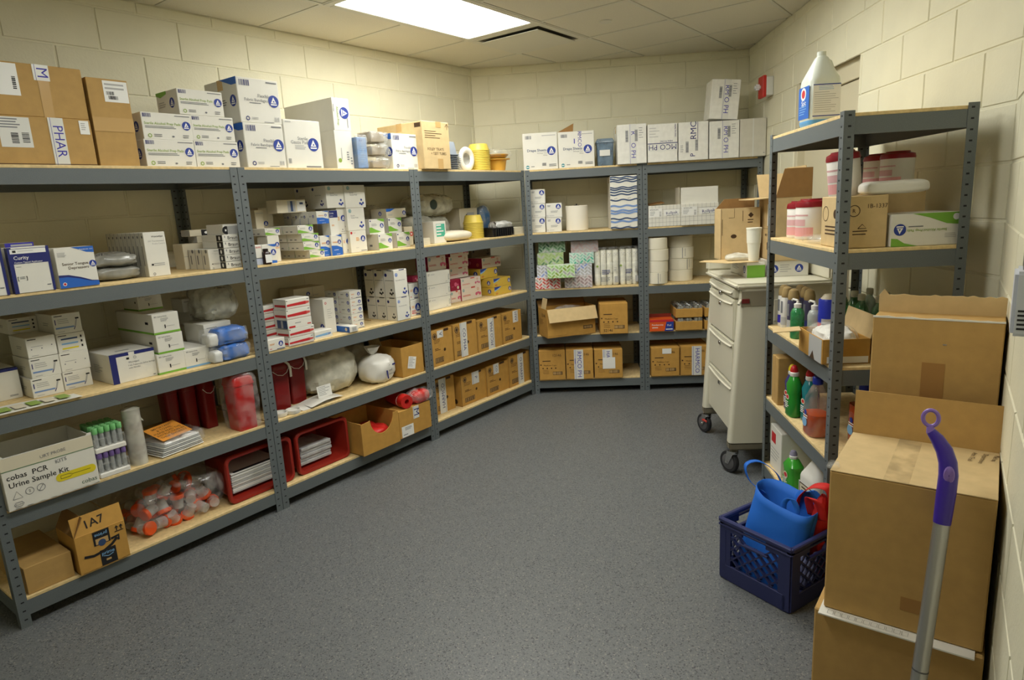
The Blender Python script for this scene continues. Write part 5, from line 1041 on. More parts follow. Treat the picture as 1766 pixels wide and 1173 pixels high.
# ---- third shelf, left row
t = thing('paper_sheet', 'printed sheet with yellow green table on the third shelf edge', 'paper', 'L', .02, -.012, ZB[3]+.001)
m = MB(); sheet(m, lambda u, v: (u*.35, v*.14, .001+.004*math.sin(u*5)*v), 10, 4); m.build('sheet', M_WHITE, t); flat_print(t, .32, .1, lambda q: [q.rect(.02+.16*k, .1, .15+.16*k, .9, 'lime' if k % 2 else 'cream') for k in range(6)], (.012, .012, .0058), (R(-90), 0, 0))
t = thing('plastic_bag', 'large clear bag stuffed with tubing against the post on the third shelf', 'bag', 'L', 1.115, .24, ZB[3]+.19); pillow('bag', HAZE, t, .19, .24, .18, 31, .02, .7); pillow('contents', mat('bag_stuff', (196, 190, 160), .6), t, .13, .16, .12, 32, .02, .8, c=(0, 0, .01))
for k in range(2):
    t = thing('bandage_pack', ['blue absorbent pad pack in clear wrap, lower one', 'blue absorbent pad pack in clear wrap, upper one'][k], 'package', 'L', 1.062, .055, ZB[3]+.001+k*.083, yaw=R(4-10*k))
    pillow('pad', mat('blue_pad', (52, 108, 190), .6), t, .15, .11, .078, 34+k, .012, .35, c=(.015, 0, 0), ez=.4, sc=22); pillow('inner', mat('white_pad', (226, 226, 222), .6), t, .05, .1, .06, 36+k, .006, .35, c=(-.08, 0, 0), ez=.4); pillow('wrap', CLEAR, t, .215, .125, .084, 38+k, .008, .35, c=(-.008, 0, -.0005), ez=.4, sc=20)
# ---- fourth shelf, left row
def open_carton(name, label, fr, s, d, z, w, dep, h, mt, min_, t=.004, cat='carton', yaw=0, front_h=None, group=None):
    o = thing(name, label, cat, fr, s, d, z, yaw, group); fh = front_h or h
    m = MB(); m.box(0, 0, 0, w, dep, t); m.build('bottom', mt, o)
    for nm, q in (('front_panel', (0, 0, 0, w, t, fh)), ('back_panel', (0, dep-t, 0, w, dep, h)), ('side_panel', (0, t, 0, t, dep-t, h)), ('side_panel', (w-t, t, 0, w, dep-t, h))):
        m = MB(); m.box(*q, .0012); m.build(nm, mt, o)
    return o
t = open_carton('sample_kit_carton', 'open white sample kit carton with yellow swab picture at the shelf edge', 'L', .041, -.022, ZB[4], .327, .27, .215, M_WHITE, M_CREAM)
p = Print(); STYLE['cobas'][1](p, .327, .27, .215); tag(p.build('printing', None, t, fix=False), kind='stuff')
m = MB(); m.prism([(0, .215), (0, .225), (.012, .225), (.018, .217), (.306, .217), (.312, .225), (.327, .225), (.327, .215)], 0, .004); m.build('rim', M_WHITE, t)
def tube_rack(z, capm, label, lab2):
    r = thing('tube_rack', label, 'rack', 'L', .382, .004, z); m = MB(); m.box(0, 0, 0, .124, .15, .022, .003); m.build('base', M_PLAST, r); m = MB(); m.box(.0, .0, .06, .124, .15, .064); m.build('grid', CLEAR, r)
    m = MB()
    for x in (0, .121): m.box(x, 0, .022, x+.003, .15, .064)
    m.build('sides', CLEAR, r)
    first = None
    for i in range(5):
        for j in range(6):
            s_, d_ = .382+.0135+.0243*i, .004+.0135+.0246*j
            if first is None:
                t = thing('test_tube', lab2+', front row, first from the left', 'test tube', 'L', s_, d_, z+.0225, group=lab2); mm = MB(); mm.lathe([(.001, 0), (.006, .002), (.0085, .01), (.0085, .07)], 10); mm.build('glass', film('tube_glass', (200, 204, 204), .45, .1), t, True)
                mm = MB(); mm.lathe([(.0105, .064), (.0112, .066), (.0112, .088), (.0095, .09)], 10); mm.build('cap', capm, t, True); first = t
            else: c = copy_tree(first); place(c, 'L', s_, d_, z+.0225); c['label'] = lab2+', %s row, %s from the left' % (('front', 'second', 'third', 'fourth', 'fifth', 'back')[j], ('first', 'second', 'third', 'fourth', 'fifth')[i])
tube_rack(ZB[4], mat('cap_purple', (112, 90, 148), .4), 'white tube rack with purple capped tubes, lower of two', 'purple capped sample tube in the lower rack')
tube_rack(ZB[4]+.1135, mat('cap_green', (120, 190, 120), .4), 'white tube rack with green capped tubes, upper of two', 'green capped sample tube in the upper rack')
t = thing('cup_sleeve', 'tall clear sleeve of nested plastic cups beside the tube racks', 'cups', 'L', .562, .05, ZB[4])
for k in range(16):
    if k == 0: m = MB(); m.lathe([(.024, 0), (.033, .04), (.035, .041), (.035, .044), (.032, .044), (.0235, .003)], 18, cap0=False, cap1=True); c0 = m.build('cup', film('cup_plastic', (222, 206, 196), .35, .2), t, True)
    else: c = c0.copy(); COL.objects.link(c); c.parent = t; c.location.z = k*.0136
m = MB(); m.lathe([(.038, 0), (.039, .1), (.037, .2), (.039, .262), (.02, .272), (.001, .27)], 20, cap0=False, cap1=False); m.build('sleeve', HAZE, t, True)
m = MB(); m.prism([(-.012, .265), (.012, .265), (.03, .235), (.05, .19), (.033, .2)], -.002, .002); m.build('sleeve_tail', HAZE, t)
t = thing('plastic_bag', 'clear bag of forms under an orange instruction sheet', 'bag', 'L', .745, .1, ZB[4], yaw=R(8))
for k in range(7): m = MB(); m.box(-.115+.004*k, -.085, .004+k*.009, .105-.003*k, .09, .010+k*.009, .002); m.build('packet', INK['lgrey' if k % 2 else 'white'], t)
pillow('bag', CLEAR, t, .27, .21, .095, 41, .008, .6)
o = flat_print(t, .17, .13, lambda q: [q.text(x, .5, .84-.16*k, .02, 'brown', maxw=.15) for k, x in enumerate(('IMPORTANT', '& TOWEL', 'PLEASE READ THIS', 'INSTRUCTION IN', 'THEIR ENTIRETY'))], (-.1, -.09, .082), (R(-72), 0, R(8)), 'orange_sheet', 'orange')
M_SHARP = mat('sharps_red', (188, 38, 36), .3); M_SHARPD = mat('sharps_dark', (124, 26, 26), .3)
def sharps(label, s, d, z, w, dep, h, mt, wire=False, wrap=False, tab=False):
    t = thing('sharps_container', label, 'container', 'L', s, d, z)
    m = MB(); tubshape(m, [(w*.84, dep*.84, 0, .012), (w*.86, dep*.86, .004, .014), (w*.94, dep*.94, h*.8, .016), (w, dep, h*.81, .016), (w, dep, h*.84, .016)]); m.build('body', mt, t, True)
    m = MB(); tubshape(m, [(w*.98, dep*.98, h*.84, .016), (w*.94, dep*.94, h*.93, .02), (w*.7, dep*.7, h*.99, .02), (w*.66, dep*.66, h, .02)]); m.build('lid', mt, t, True)
    if wire: m = MB(); m.tube([(-w*.45, -dep*.52, h*.84), (-w*.25, -dep*.6, h*.76), (0, -dep*.64, h*.735), (w*.25, -dep*.6, h*.77), (w*.45, -dep*.52, h*.85)], .0018, 6); m.build('wire_handle', M_PLAST, t, True)
    if tab: m = MB(); m.tube([(w*.36, -dep*.3, h*.98), (w*.46, -dep*.5, h*.92), (w*.5, -dep*.56, h*.82), (w*.5, -dep*.54, h*.66)], .0105, 8, sq=.5); m.build('side_handle', M_PLAST, t, True)
    if wrap: pillow('bag', film('bag_pinkish', (236, 230, 228), .93, .06), t, w*1.2, dep*1.3, h*1.03, 44, .008, .35, ez=.3)
    return t
sharps('bright red sharps container in a clear bag at the shelf edge', 1.1, .07, ZB[4], .12, .125, .295, M_SHARP, wrap=True)
for k, (s_, d_) in enumerate(((.945, .32), (1.02, .27), (.87, .36))): sharps('dark red container set back behind the bagged one, %s' % ['middle of three', 'nearest to the bagged one', 'farthest from the bagged one'][k], s_, d_, ZB[4], .075, .1, .26, M_SHARPD, wire=(k == 1))
sharps('dark red sharps container with white handle beside the post', 1.385, .17, ZB[4], .115, .11, .285, M_SHARPD, True, tab=True)
sharps('dark red sharps container with white handle next to the cloudy bag', 1.53, .225, ZB[4], .115, .11, .285, M_SHARPD, True, tab=True)
for k, (s_, d_) in enumerate(((1.385, .045), (1.315, .065))):
    t = thing('container_lid', ['white round lid lying at the shelf edge', 'white round lid lying against the post'][k], 'lid', 'L', s_, d_, ZB[4]); m = MB(); m.lathe([(.001, 0), (.038, 0), (.041, .004), (.041, .022), (.037, .022), (.036, .01), (.001, .01)], 26, cap0=False, cap1=False); m.build('lid', M_PLAST, t, True)
t = thing('paper_sheet', 'loose white printed sheets on the fourth shelf before the cloudy bag', 'paper', 'L', 1.43, .01, ZB[4]+.001, R(5))
m = MB(); sheet(m, lambda u, v: (u*.24, v*.14, .001+.022*(1-u)*v*math.sin(3*v)), 8, 6); m.build('sheet', M_WHITE, t); m = MB(); sheet(m, lambda u, v: (.05+u*.24+v*.02, -.012+v*.14, .008+.012*math.sin(3*u)), 8, 4); m.build('sheet', M_WHITE, t)
t = thing('plastic_bag', 'big cloudy plastic bag bulging on the fourth shelf', 'bag', 'L', 1.785, .27, ZB[4]); pillow('bag', MILK, t, .38, .34, .27, 46, .03, .8, nu=40, nv=20, sc=11); pillow('contents', mat('bag_white', (206, 200, 176), .6), t, .36, .28, .2, 47, .03, .8)
flat_print(t, .1, .07, lambda q: q.lines(.08, .1, .9, .9, 6, 'grey', 2, .25), (-.2, -.19, .02), (R(-8), 0, 0), 'label_sheet', 'white')
t = thing('plastic_bag', 'white tied bag with navy corner mark on the fourth shelf edge', 'bag', 'L', 2.07, .115, ZB[4])
pillow('bag', mat('bag_opaque_white', (230, 228, 220), .4), t, .225, .2, .175, 49, .012, .75, nu=36, nv=18)
m = MB(); m.lathe([(.06, .15), (.03, .172), (.016, .185), (.03, .2), (.045, .225), (.05, .235)], 18, cap0=False, cap1=False)
m.v = [(v[0]-.02+.012*noise.noise(Vector(v)*40), v[1]+.012*noise.noise(Vector(v)*33), v[2]) for v in m.v]; m.build('knot', MATS['bag_opaque_white'], t, True)
flat_print(t, .09, .085, lambda q: [q.rect(0, 0, .14, 1, 'navy'), q.rect(0, .88, 1, 1, 'navy'), q.text('PASTRY WIPE', .55, .3, .014, 'black', maxw=.06), q.lines(.25, .5, .7, .78, 3, 'grey')], (-.005, -.107, .03), (R(-6), 0, R(6)))
cyl_bag('cloudy plastic bag slumped behind the white tied bag', 2.11, .40, ZB[4], .2, .2, .22, 50, MILK)
t = open_carton('open_carton', 'brown carton with diagonal white label and raised flap on the fourth shelf', 'L', 2.2, .012, ZB[4], .197, .3, .2, M_CARD2, M_CARDDK)
flat_print(t, .07, .08, lambda q: q.lines(.1, .1, .9, .9, 6, 'grey', 2, .25), (.045, -.001, .055), (0, R(14), 0), 'shipping_label', 'white')
m = MB(); m.box(0, 0, 0, .12, .003, .2); o = m.build('flap', M_CARD3, t); o.location = (0, .3, .2); o.rotation_euler = (R(20), 0, R(-90))
# ---- bottom shelf, left row
t = carton('shipping_box', 'L', .05, .015, ZB[5], .17, .36, .115, 0, 'plain', 'plain brown carton with clear tape at the near end of the bottom shelf', cat='carton'); t.data.materials[0] = M_CARD
for c in t.children: c.data.materials.clear(); c.data.materials.append(INK['clear'])
t = open_carton('open_carton', 'open brown carton with black smile arrow and raised flaps', 'L', .232, -.015, ZB[5], .2, .2, .172, M_CARD2, M_CARDDK)
p = Print(); STYLE['amazon'][1](p, .2, .2, .172); tag(p.build('printing', None, t, fix=False), kind='stuff')
m = MB(); m.box(0, 0, 0, .2, .003, .082); o = m.build('flap', M_CARD2, t); o.location = (0, .002, .172); o.rotation_euler = (R(-14), 0, 0); flat_print(o, .2, .082, lambda q: q.text('1A7', .45, .5, .05, 'black', 4), (0, -.0005, 0), (0, 0, 0))
m = MB(); m.box(0, 0, 0, .2, .003, .09); o = m.build('flap', M_CARD3, t); o.location = (.2, .2, .172); o.rotation_euler = (R(-38), 0, R(90))
m = MB(); m.box(0, 0, 0, .2, .003, .09); o = m.build('flap', M_CARDDK, t); o.location = (0, .0, .172); o.rotation_euler = (R(-28), 0, R(-90)); o.location = (0, .2, .172)
# specimen cups with orange lids in a clear bag
f = thing('specimen_cup', 'clear specimen cup with orange lid in the pile', 'cup', 'L', .5, .1, ZB[5], group='orange lidded specimen cups')
m = MB(); m.lathe([(.001, 0), (.024, 0), (.029, .058)], 14, cap0=False, cap1=False); m.build('cup', film('specimen_plastic', (214, 216, 212), .5, .15), f, True)
m = MB(); m.lathe([(.032, .05), (.033, .052), (.033, .066), (.03, .069)], 16); m.build('lid', mat('lid_orange', (232, 88, 30), .4), f, True)
rnd = random.Random(5); k = 0
for lay, (n0, n1) in enumerate(((6, 4), (5, 3), (4, 2))):
    for i in range(n0):
        for j in range(n1):
            c = f if k == 0 else copy_tree(f); k += 1
            s_ = .525+lay*.035+(i+.5)*.068+rnd.uniform(-.006, .006); d_ = .07+lay*.03+(j+.5)*.072; z_ = ZB[5]+.037+lay*.062
            place(c, 'L', s_, d_, z_); c.rotation_euler = (rnd.choice((0, R(75), R(-80), R(100), R(150))), 0, rnd.uniform(0, 6.3)); v = Matrix.Rotation(c.rotation_euler.z, 3, 'Z') @ Matrix.Rotation(c.rotation_euler.x, 3, 'X') @ Vector((0, 0, .034)); c.location = Vector(c.location)-v
t = thing('plastic_bag', 'large clear bag around the orange lidded specimen cups', 'bag', 'L', .735, .215, ZB[5]+.0005); pillow('bag', film('cups_bag', (232, 226, 220), .90, .06), t, .47, .38, .235, 52, .016, .55, nu=44, nv=18, sc=16)
M_BIN = mat('red_bin', (152, 40, 28), .4)
def red_bin(label, s, w, h, dep):
    """tub lying on its side, open end towards the aisle"""
    t = thing('plastic_bin', label, 'bin', 'L', s, 0, ZB[5])
    def ring(ww, hh, y, r): return [Vector((x, y, z)) for x, z in [(w/2+a, h/2+b) for a, b in rrect(ww, hh, r)]]
    m = MB(); m.loft([ring(w-.03, h-.03, .02+.045, .03), ring(w-.07, h-.07, .02+dep, .03)], cap=False); m.loft([ring(w-.036, h-.036, .065, .03), ring(w-.076, h-.076, .017+dep, .03)], cap=False); m.build('wall', M_BIN, t, True)
    m = MB(); o = ring(w-.07, h-.07, .02+dep, .03); m.add(o, [tuple(range(len(o)))]); m.build('base', M_BIN, t)
    m = MB(); m.loft([ring(w-.034, h-.034, .066, .03), ring(w-.004, h-.004, .066, .034), ring(w, h, .06, .036), ring(w, h, .045, .036), ring(w-.008, h-.008, .04, .034), ring(w-.034, h-.034, .042, .03), ring(w-.036, h-.036, .066, .03)], cap=False); m.build('rim', M_BIN, t, True)
    return t
red_bin('red plastic bin on its side holding paper forms behind the posts', .952, .395, .26, .30)
red_bin('red plastic bin on its side holding clear plastic cases', 1.372, .368, .258, .30)
t = thing('paper_stack', 'thick stack of white forms with a dark stripe inside the red bin', 'paper', 'L', .99, .09, ZB[5]+.038)
rnd = random.Random(3)
for k in range(14): m = MB(); a = rnd.uniform(-.004, .004); m.box(.01+a, a, k*.0078, .30+a, .2+a, .0072+k*.0078, .001); m.build('form', INK['white' if k % 3 else 'lgrey'], t)
m = MB(); m.box(.03, .0, .1095, .3, .022, .1105); m.build('stripe', INK['black'], t)
for k in range(5):
    t = thing('plastic_case', 'clear plastic case, %s of the stack inside the red bin' % ['lowest', 'second', 'middle', 'fourth', 'topmost'][k], 'case', 'L', 1.415+.004*k, .085+.008*(k % 2), ZB[5]+.038+k*.0205, group='clear plastic cases in the red bin'); m = MB(); m.box(0, 0, .0004, .22-.012*(k == 4), .18, .0195, .003); m.build('case', film('case_plastic', (206, 206, 206), .3, .2), t); m = MB(); m.box(.01, .01, .004, .2, .17, .014); m.build('insert', INK['lgrey'], t)
# cardboard dispenser bin with scooped front
t = thing('cardboard_bin', 'tan cardboard bin with scooped front on the bottom shelf', 'bin', 'L', 1.765, -.05, ZB[5])
W, H = .305, .205; cut = [(W*.22, H*1.0)]+[(W*.55+W*.31*math.cos(a), H*1.02-H*.52*math.sin(a)) for a in [math.pi-math.pi*k/16 for k in range(17)]]+[(W*.9, H*1.0)]
m = MB(); m.prism([(0, 0), (W, 0), (W, H), *reversed(cut), (0, H*.98)], 0, .005); m.build('front_panel', M_CARD2, t)
for nm, q in (('side_panel', (0, .005, 0, .005, .3, H)), ('side_panel', (W-.005, .005, 0, W, .3, H)), ('back_panel', (0, .3, 0, W, .305, H)), ('bottom', (0, .005, 0, W, .3, .005))): m = MB(); m.box(*q, .001); m.build(nm, M_CARD2, t)
t = thing('red_cloth', 'crumpled red plastic inside the scooped cardboard bin', 'bag', 'L', 1.92, .1, ZB[5]+.006); pillow('cloth', mat('red_film', (196, 40, 34), .35), t, .26, .25, .12, 55, .02, .8)
t = carton('shipping_box', 'L', 2.085, -.035, ZB[5], .295, .36, .185, 0, 'plain', 'brown carton with M tape and white label overhanging the bottom shelf', cat='carton'); t.data.materials[0] = M_CARD2
for c in list(t.children): bpy.data.objects.remove(c)
p = Print(); p.face('f', .295, .36, .185); pharm(p, .44, .62, .55, 1, 'M', .07, -90, c='navy'); p.rect(.06, .02, .42, .42, 'white'); p.lines(.16, .24, .38, .36, 3, 'grey', 3); p.lines(.1, .06, .32, .12, 1, 'grey'); tag(p.build('printing', None, t, fix=False), kind='stuff')
t = thing('bag_roll', 'roll of bright red plastic bags lying on the brown carton', 'roll', 'L', 2.17, -.035, ZB[5]+.186+.046, R(-12))
m = MB(); MT = Matrix.Rotation(R(-90), 4, 'X'); m.lathe([(.016, 0), (.044, 0), (.046, .01), (.045, .2), (.043, .21), (.016, .21)], 28, M=MT, cap0=False, cap1=False); m.lathe([(.016, 0), (.016, .21)], 16, M=MT, cap0=False, cap1=False); m.build('roll', MATS['red_film'], t, True)
m = MB(); m.tube([(.046*math.cos(a), .06, .046*math.sin(a)) for a in [2*math.pi*k/24 for k in range(24)]], .0012, 5, closed=True); m.build('band', M_PLAST, t)
t = thing('plastic_bag', 'clear bag of red plastic film slumped beside the red roll', 'bag', 'L', 2.32, .02, ZB[5]+.1862); pillow('contents', MATS['red_film'], t, .15, .13, .085, 57, .012, .7); pillow('bag', CLEAR, t, .21, .15, .095, 58, .014, .7)
# ------------------------------------------------------------------ back wall shelves
o = OBS['white drape sheets carton with one brown flap raised']
m = MB(); m.prism([(.0, 0), (.12, .0), (.125, .06)], 0, .004); m.build('flap', M_CARDDK, o).location = (.0, .01, .274)
o = OBS['white grid printed carton with lid raised, right one of two']; m = MB(); m.box(0, 0, 0, .285, .003, .125); m.build('lid', M_WHITE, o).location = (0, .02, .165)
o = OBS['white grid printed carton with name lettering, left one of two']; m = MB(); m.box(0, 0, 0, .003, .2, .13); m.build('lid', M_CREAM, o).location = (.243, .02, .164); m = MB(); m.box(0, 0, 0, .12, .18, .003); q = m.build('flap', M_CARDDK, o); q.location = (.01, .01, .166); q.rotation_euler = (R(4), R(-6), 0)
t = thing('plastic_bin', 'clear blue grey plastic bin on the back top shelf', 'bin', 'B', .64, .12, ZB[1])
BL = film('smoke_plastic', (118, 140, 160), .3, .12)
m = MB(); tubshape(m, [(.118, .16, .001), (.12, .165, .01), (.132, .18, .17), (.142, .19, .172), (.142, .19, .176), (.128, .175, .176), (.114, .158, .012)]); m.build('shell', BL, t, True)
m = MB(); tubshape(m, [(.112, .155, .012), (.122, .168, .13)]); m.build('inner_bin', mat('smoke_inner', (96, 116, 134), .3), t, True); m = MB(); tubshape(m, [(.14, .188, .176), (.144, .19, .182), (.13, .17, .2), (.12, .16, .206)]); m.build('lid', BL, t, True); m = MB(); m.box(-.045, -.094, .075, .035, -.092, .12); m.build('label', INK['tape'], t)
t = carton('wrapped_carton', 'B', 1.42, -.02, 2.115, .212, .2, .285, 0, 'wrapRN', 'wrapped white carton tilted on top of the row on the back top shelf', cat='carton'); t.rotation_euler.y = R(5); t.location.z = 2.128
def roll(name, label, fr, s, d, z, r, h, core, mt, group=None):
    t = thing(name, label, 'paper roll', fr, s, d, z, group=group); m = MB(); m.lathe([(core, 0), (r-.003, 0), (r, .003), (r, h-.003), (r-.003, h), (core, h), (core, 0)], 36, cap0=False, cap1=False); m.build('paper', mt, t, True)
    m = MB(); m.lathe([(core-.0015, .001), (core, .001), (core, h-.001), (core-.0015, h-.001), (core-.0015, .001)], 18, cap0=False, cap1=False); m.build('core', M_CARDDK, t, True); return t
M_TOWEL = mat('towel_paper', (236, 230, 214), .9, bump=.2, bump_scale=120); M_TP = mat('tissue_paper', (230, 224, 204), .9, bump=.2, bump_scale=140)
t = roll('paper_towel_roll', 'large white paper towel roll standing on the back second shelf', 'B', .405, .15, ZB[2], .09, .197, .02, M_TOWEL)
m = MB(); m.lathe([(.024, .197), (.024, .2), (.006, .201), (.004, .212), (.001, .212)], 16, cap1=False); m.build('black_plug', M_BLACK, t, True)
for c_, (s_, d_, r_, h_, wd) in enumerate(((1.04, .065, .081, .091, 'left'), (1.246, .2, .1, .0915, 'right'))):
    for k in range(4):
        t = roll('toilet_roll', 'jumbo white toilet roll, %s of the %s hand stack of four' % (['lowest', 'second', 'third', 'topmost'][k], wd), 'B', s_+.004*((k*7) % 3-1), d_+.003*(k % 2), ZB[3]+.0004+k*(h_+.0006), r_, h_, .03, M_TP, 'jumbo toilet rolls')
        if (c_, k) in ((0, 0), (1, 1), (1, 2)):
            m = MB(); a0 = R(-95+25*(k % 2)); arc(m, r_+.0004, a0, a0+.05, .004, h_-.004, 3); arc(m, r_+.0004, a0+.22, a0+.25, .02, h_-.01, 3); tag(m.build('wrapper_marks', INK['grey'], t), kind='stuff')
# bags of foam cups
M_FOAM = mat('foam_cup', (232, 230, 214), .6)
for g, (s0, n, lab) in enumerate(((.53, 4, 'clear bag of stacked foam cups next to the tissue boxes'), (.735, 3, 'clear bag of stacked foam cups by the middle post'))):
    t = thing('foam_cup_pack', lab, 'cups', 'B', s0, .05, ZB[3], group='bags of foam cups')
    for i in range(n):
        for j in range(2):
            if i == 0 and j == 0:
                m = MB(); prof = [(.020, 0)]
                for q in range(6): prof += [(.0226, .004+q*.045), (.0232, .044+q*.045), (.0226, .0455+q*.045)]
                prof += [(.0225, .285), (.001, .285)]; m.lathe(prof, 16, cap1=False); c0 = m.build('cup_stack', M_FOAM, t, True); c0.location = (.026, .03, .001); c_ = c0
            else: c_ = c0.copy(); COL.objects.link(c_); c_.parent = t; c_.location = (.026+.0488*i, .03+.05*j, .001)
    W = .0488*n+.004
    pillow('bag', CLEAR, t, W+.012, .12, .31, 60+g, .006, .3, c=(W/2, .055, 0), ez=.2)
    def draw(q, n=n):
        for i in range(n):
            for k in range(3): q.disc((i+.3+.2*k)/n, .9-.04*(k % 2), .0022, 'navy', 6)
        q.disc(.12 if n == 4 else .05, .55, .011, 'lime', 4); q.lines(.3, .3, .66, .44, 3, 'navy', 3); q.lines(.25, .1, .7, .24, 4, 'grey', 6); q.rect(.8, .08, .95, .26, 'lgrey'); q.lines(.8, .38, .96, .5, 3, 'lgrey')
    flat_print(t, W, .29, draw, (.0, -.008, 0), (0, 0, 0))
# fourth shelf: open yawed carton
t = open_carton('open_carton', 'open brown carton turned sideways and overhanging the back fourth shelf', 'B', .133, -.147, ZB[4], .42, .2, .232, M_CARD2, M_CARDDK, yaw=R(22))
p = Print(); p.face('f', .42, .2, .232); p.rect(.74, .2, .94, .32, 'brown'); p.bars(.75, .22, .93, .3, 'clear'); p.rect(.0, .06, .4, .065, 'brown'); p.face('l', .42, .2, .232); p.text('12146', .6, .76, .035, 'brown'); p.lines(.1, .4, .7, .6, 4, 'brown', 3, .2); tag(p.build('printing', None, t, fix=False), kind='stuff')
m = MB(); m.box(0, -.003, -.11, .42, 0, 0); o = m.build('flap', M_CARD3, t); o.location = (.0, -.004, .232); o.rotation_euler = (R(-24), 0, 0)
m = MB(); m.box(0, 0, 0, .003, .1, .085); o = m.build('flap', M_CARD3, t); o.location = (.0, .03, .232); o.rotation_euler = (0, R(12), 0)
m = MB(); m.box(0, 0, 0, .42, .003, .06); o = m.build('flap', M_CARDDK, t); o.location = (.0, .198, .232); o.rotation_euler = (R(-35), 0, 0)
t = thing('sleeve_bag', 'clear plastic sleeves inside the open brown carton', 'bag', 'B', .3, .0, ZB[4]+.006, R(22)); pillow('bag', CLEAR, t, .3, .13, .235, 64, .012, .5)
t = thing('foil_box', 'orange and blue food wrap box on the back fourth shelf', 'box', 'B', .958, -.03, ZB[4])
m = MB(); m.box(0, 0, 0, .19, .12, .095, .002); m.build('body', mat('foil_orange', (222, 92, 34), .4), t)
p = Print(); p.face('f', .19, .12, .095); p.poly([(.62, 0), (1, 0), (1, .8), (.7, .8)], 'logo'); p.text('Foodservice', .33, .56, .02, 'white', maxw=.09); p.text('Foil', .82, .5, .022, 'white'); p.lines(.1, .2, .5, .35, 1, 'white'); p.rect(.68, .12, .96, .2, 'white'); p.rect(0, .8, 1, 1, 'red'); tag(p.build('printing', None, t, fix=False), kind='stuff')
m = MB(); m.box(0, 0, 0, .19, .002, .03); o = m.build('lid', mat('foil_lid', (120, 40, 26), .5), t); o.location = (0, .118, .095)
M_CAN = mat('can_metal', (188, 190, 192), .25, metal=1)
for q, (s_, w_, wd) in enumerate(((1.166, .212, 'left'), (1.396, .212, 'right'))):
    for k in range(2):
        t = thing('can_tray', 'cardboard tray of shrink wrapped cans, %s of the %s pair' % (['lower', 'upper'][k], wd), 'cans', 'B', s_, -.03, ZB[4]+.0005+k*.103, group='trays of cans')
        m = MB(); m.box(0, 0, 0, w_, .26, .072, .003); m.build('tray', M_CARD2, t)
        for i in range(3):
            for j in range(4):
                if i == 0 and j == 0: m = MB(); m.lathe([(.029, .03), (.031, .034), (.031, .088), (.028, .094), (.029, .098), (.027, .098), (.026, .094), (.001, .094)], 14, cap1=False); c0 = m.build('can', M_CAN, t, True); c0.location = (.037, .034, 0)
                else: c_ = c0.copy(); COL.objects.link(c_); c_.parent = t; c_.location = (.037+.0686*i, .034+.064*j, 0)
        m = MB(); m.box(.001, .001, .07, w_-.001, .259, .101, .006); m.build('shrink_wrap', CLEAR, t)
# ------------------------------------------------------------------ medical cart
M_CART = mat('cart_cream', (214, 210, 190), .35); M_CARTD = mat('cart_skirt', (120, 114, 96), .5); M_CART_SHADE = mat('cart_shade', (60, 58, 52), .6)
ct = thing('medical_cart', 'cream plastic medical cart with four drawers on casters', 'cart', 'C', 0, 0, 0)
CWd, CDp = .72, .50
m = MB(); m.box(.05, .03, .2, CWd-.05, CDp, 1.07, .01); m.build('body', mat('cart_body', (196, 190, 166), .45), ct)
def side_panel(x0, x1):
    secs = []
    for z, y0 in ((.185, -.035), (.3, -.028), (.5, -.016), (.75, -.002), (.95, .012), (1.06, .025)):
        secs.append([Vector((x0+(x1-x0)*.5+a, y0+.0+(CDp-y0)/2+b, z)) for a, b in rrect(x1-x0, CDp-y0, .022)])
    m = MB(); m.loft(secs); m.build('side_panel', M_CART, ct, True)
side_panel(0, .07); side_panel(CWd-.07, CWd)
for x0 in (.001, CWd-.071):
    m = MB(); m.box(x0, -.033, .14, x0+.07, CDp-.002, .188, .01); m.build('base_skirt', M_CARTD, ct)
m = MB(); m.box(.06, .05, .15, CWd-.06, CDp-.01, .2, .004); m.build('base_plate', M_CART_SHADE, ct)  # dark plate: the shade under the cart put into its colour
m = MB(); m.box(-.012, -.012, 1.06, CWd+.012, CDp+.01, 1.092, .012); m.build('worktop', M_CART, ct)
m = MB(); m.box(-.012, CDp-.03, 1.092, CWd+.012, CDp+.01, 1.17, .01); m.build('back_rail', M_CART, ct)
m = MB(); m.box(-.012, -.01, 1.092, .03, CDp-.03, 1.155, .012); m.build('end_rail', M_CART, ct)
for z0, z1 in ((1.0, 1.055), (.758, .994), (.508, .752), (.215, .502)):
    m = MB(); m.box(.073, -.004, z0, CWd-.073, .04, z1, .008); d_ = m.build('drawer', M_CART, ct)
    zz = z1-.022
    m = MB(); sheet(m, lambda u, v: (.09+u*(CWd-.18), -.0045-.008*math.sin(v*math.pi), zz-.012+.014*v-.012*(1-(2*u-1)**2)), 10, 5); m.build('pull', M_CART, d_, True)
    m = MB(); m.box(CWd*.5-.016, -.012, zz-.048, CWd*.5+.016, -.003, zz-.026, .003); m.build('latch', M_CHROME, d_)
m = MB(); m.box(CWd-.002, .02, .965, CWd+.003, .19, 1.05, .002); m.build('end_plate', mat('cart_plate', (150, 142, 122), .35), ct)
m = MB(); m.tube([(CWd-.01, .02, 1.0), (CWd+.012, .005, .99), (CWd+.018, .0, .982)], .008, 8); m.build('push_handle', M_CART, ct, True); m = MB(); m.box(CWd+.006, .02, .985, CWd+.012, .06, 1.01, .002); m.build('red_tag', mat('dark_red', (110, 30, 30), .5), ct)
m = MB(); m.box(CWd-.002, .19, .88, CWd+.004, .30, 1.0, .003); m.build('side_plate', M_CART, ct)
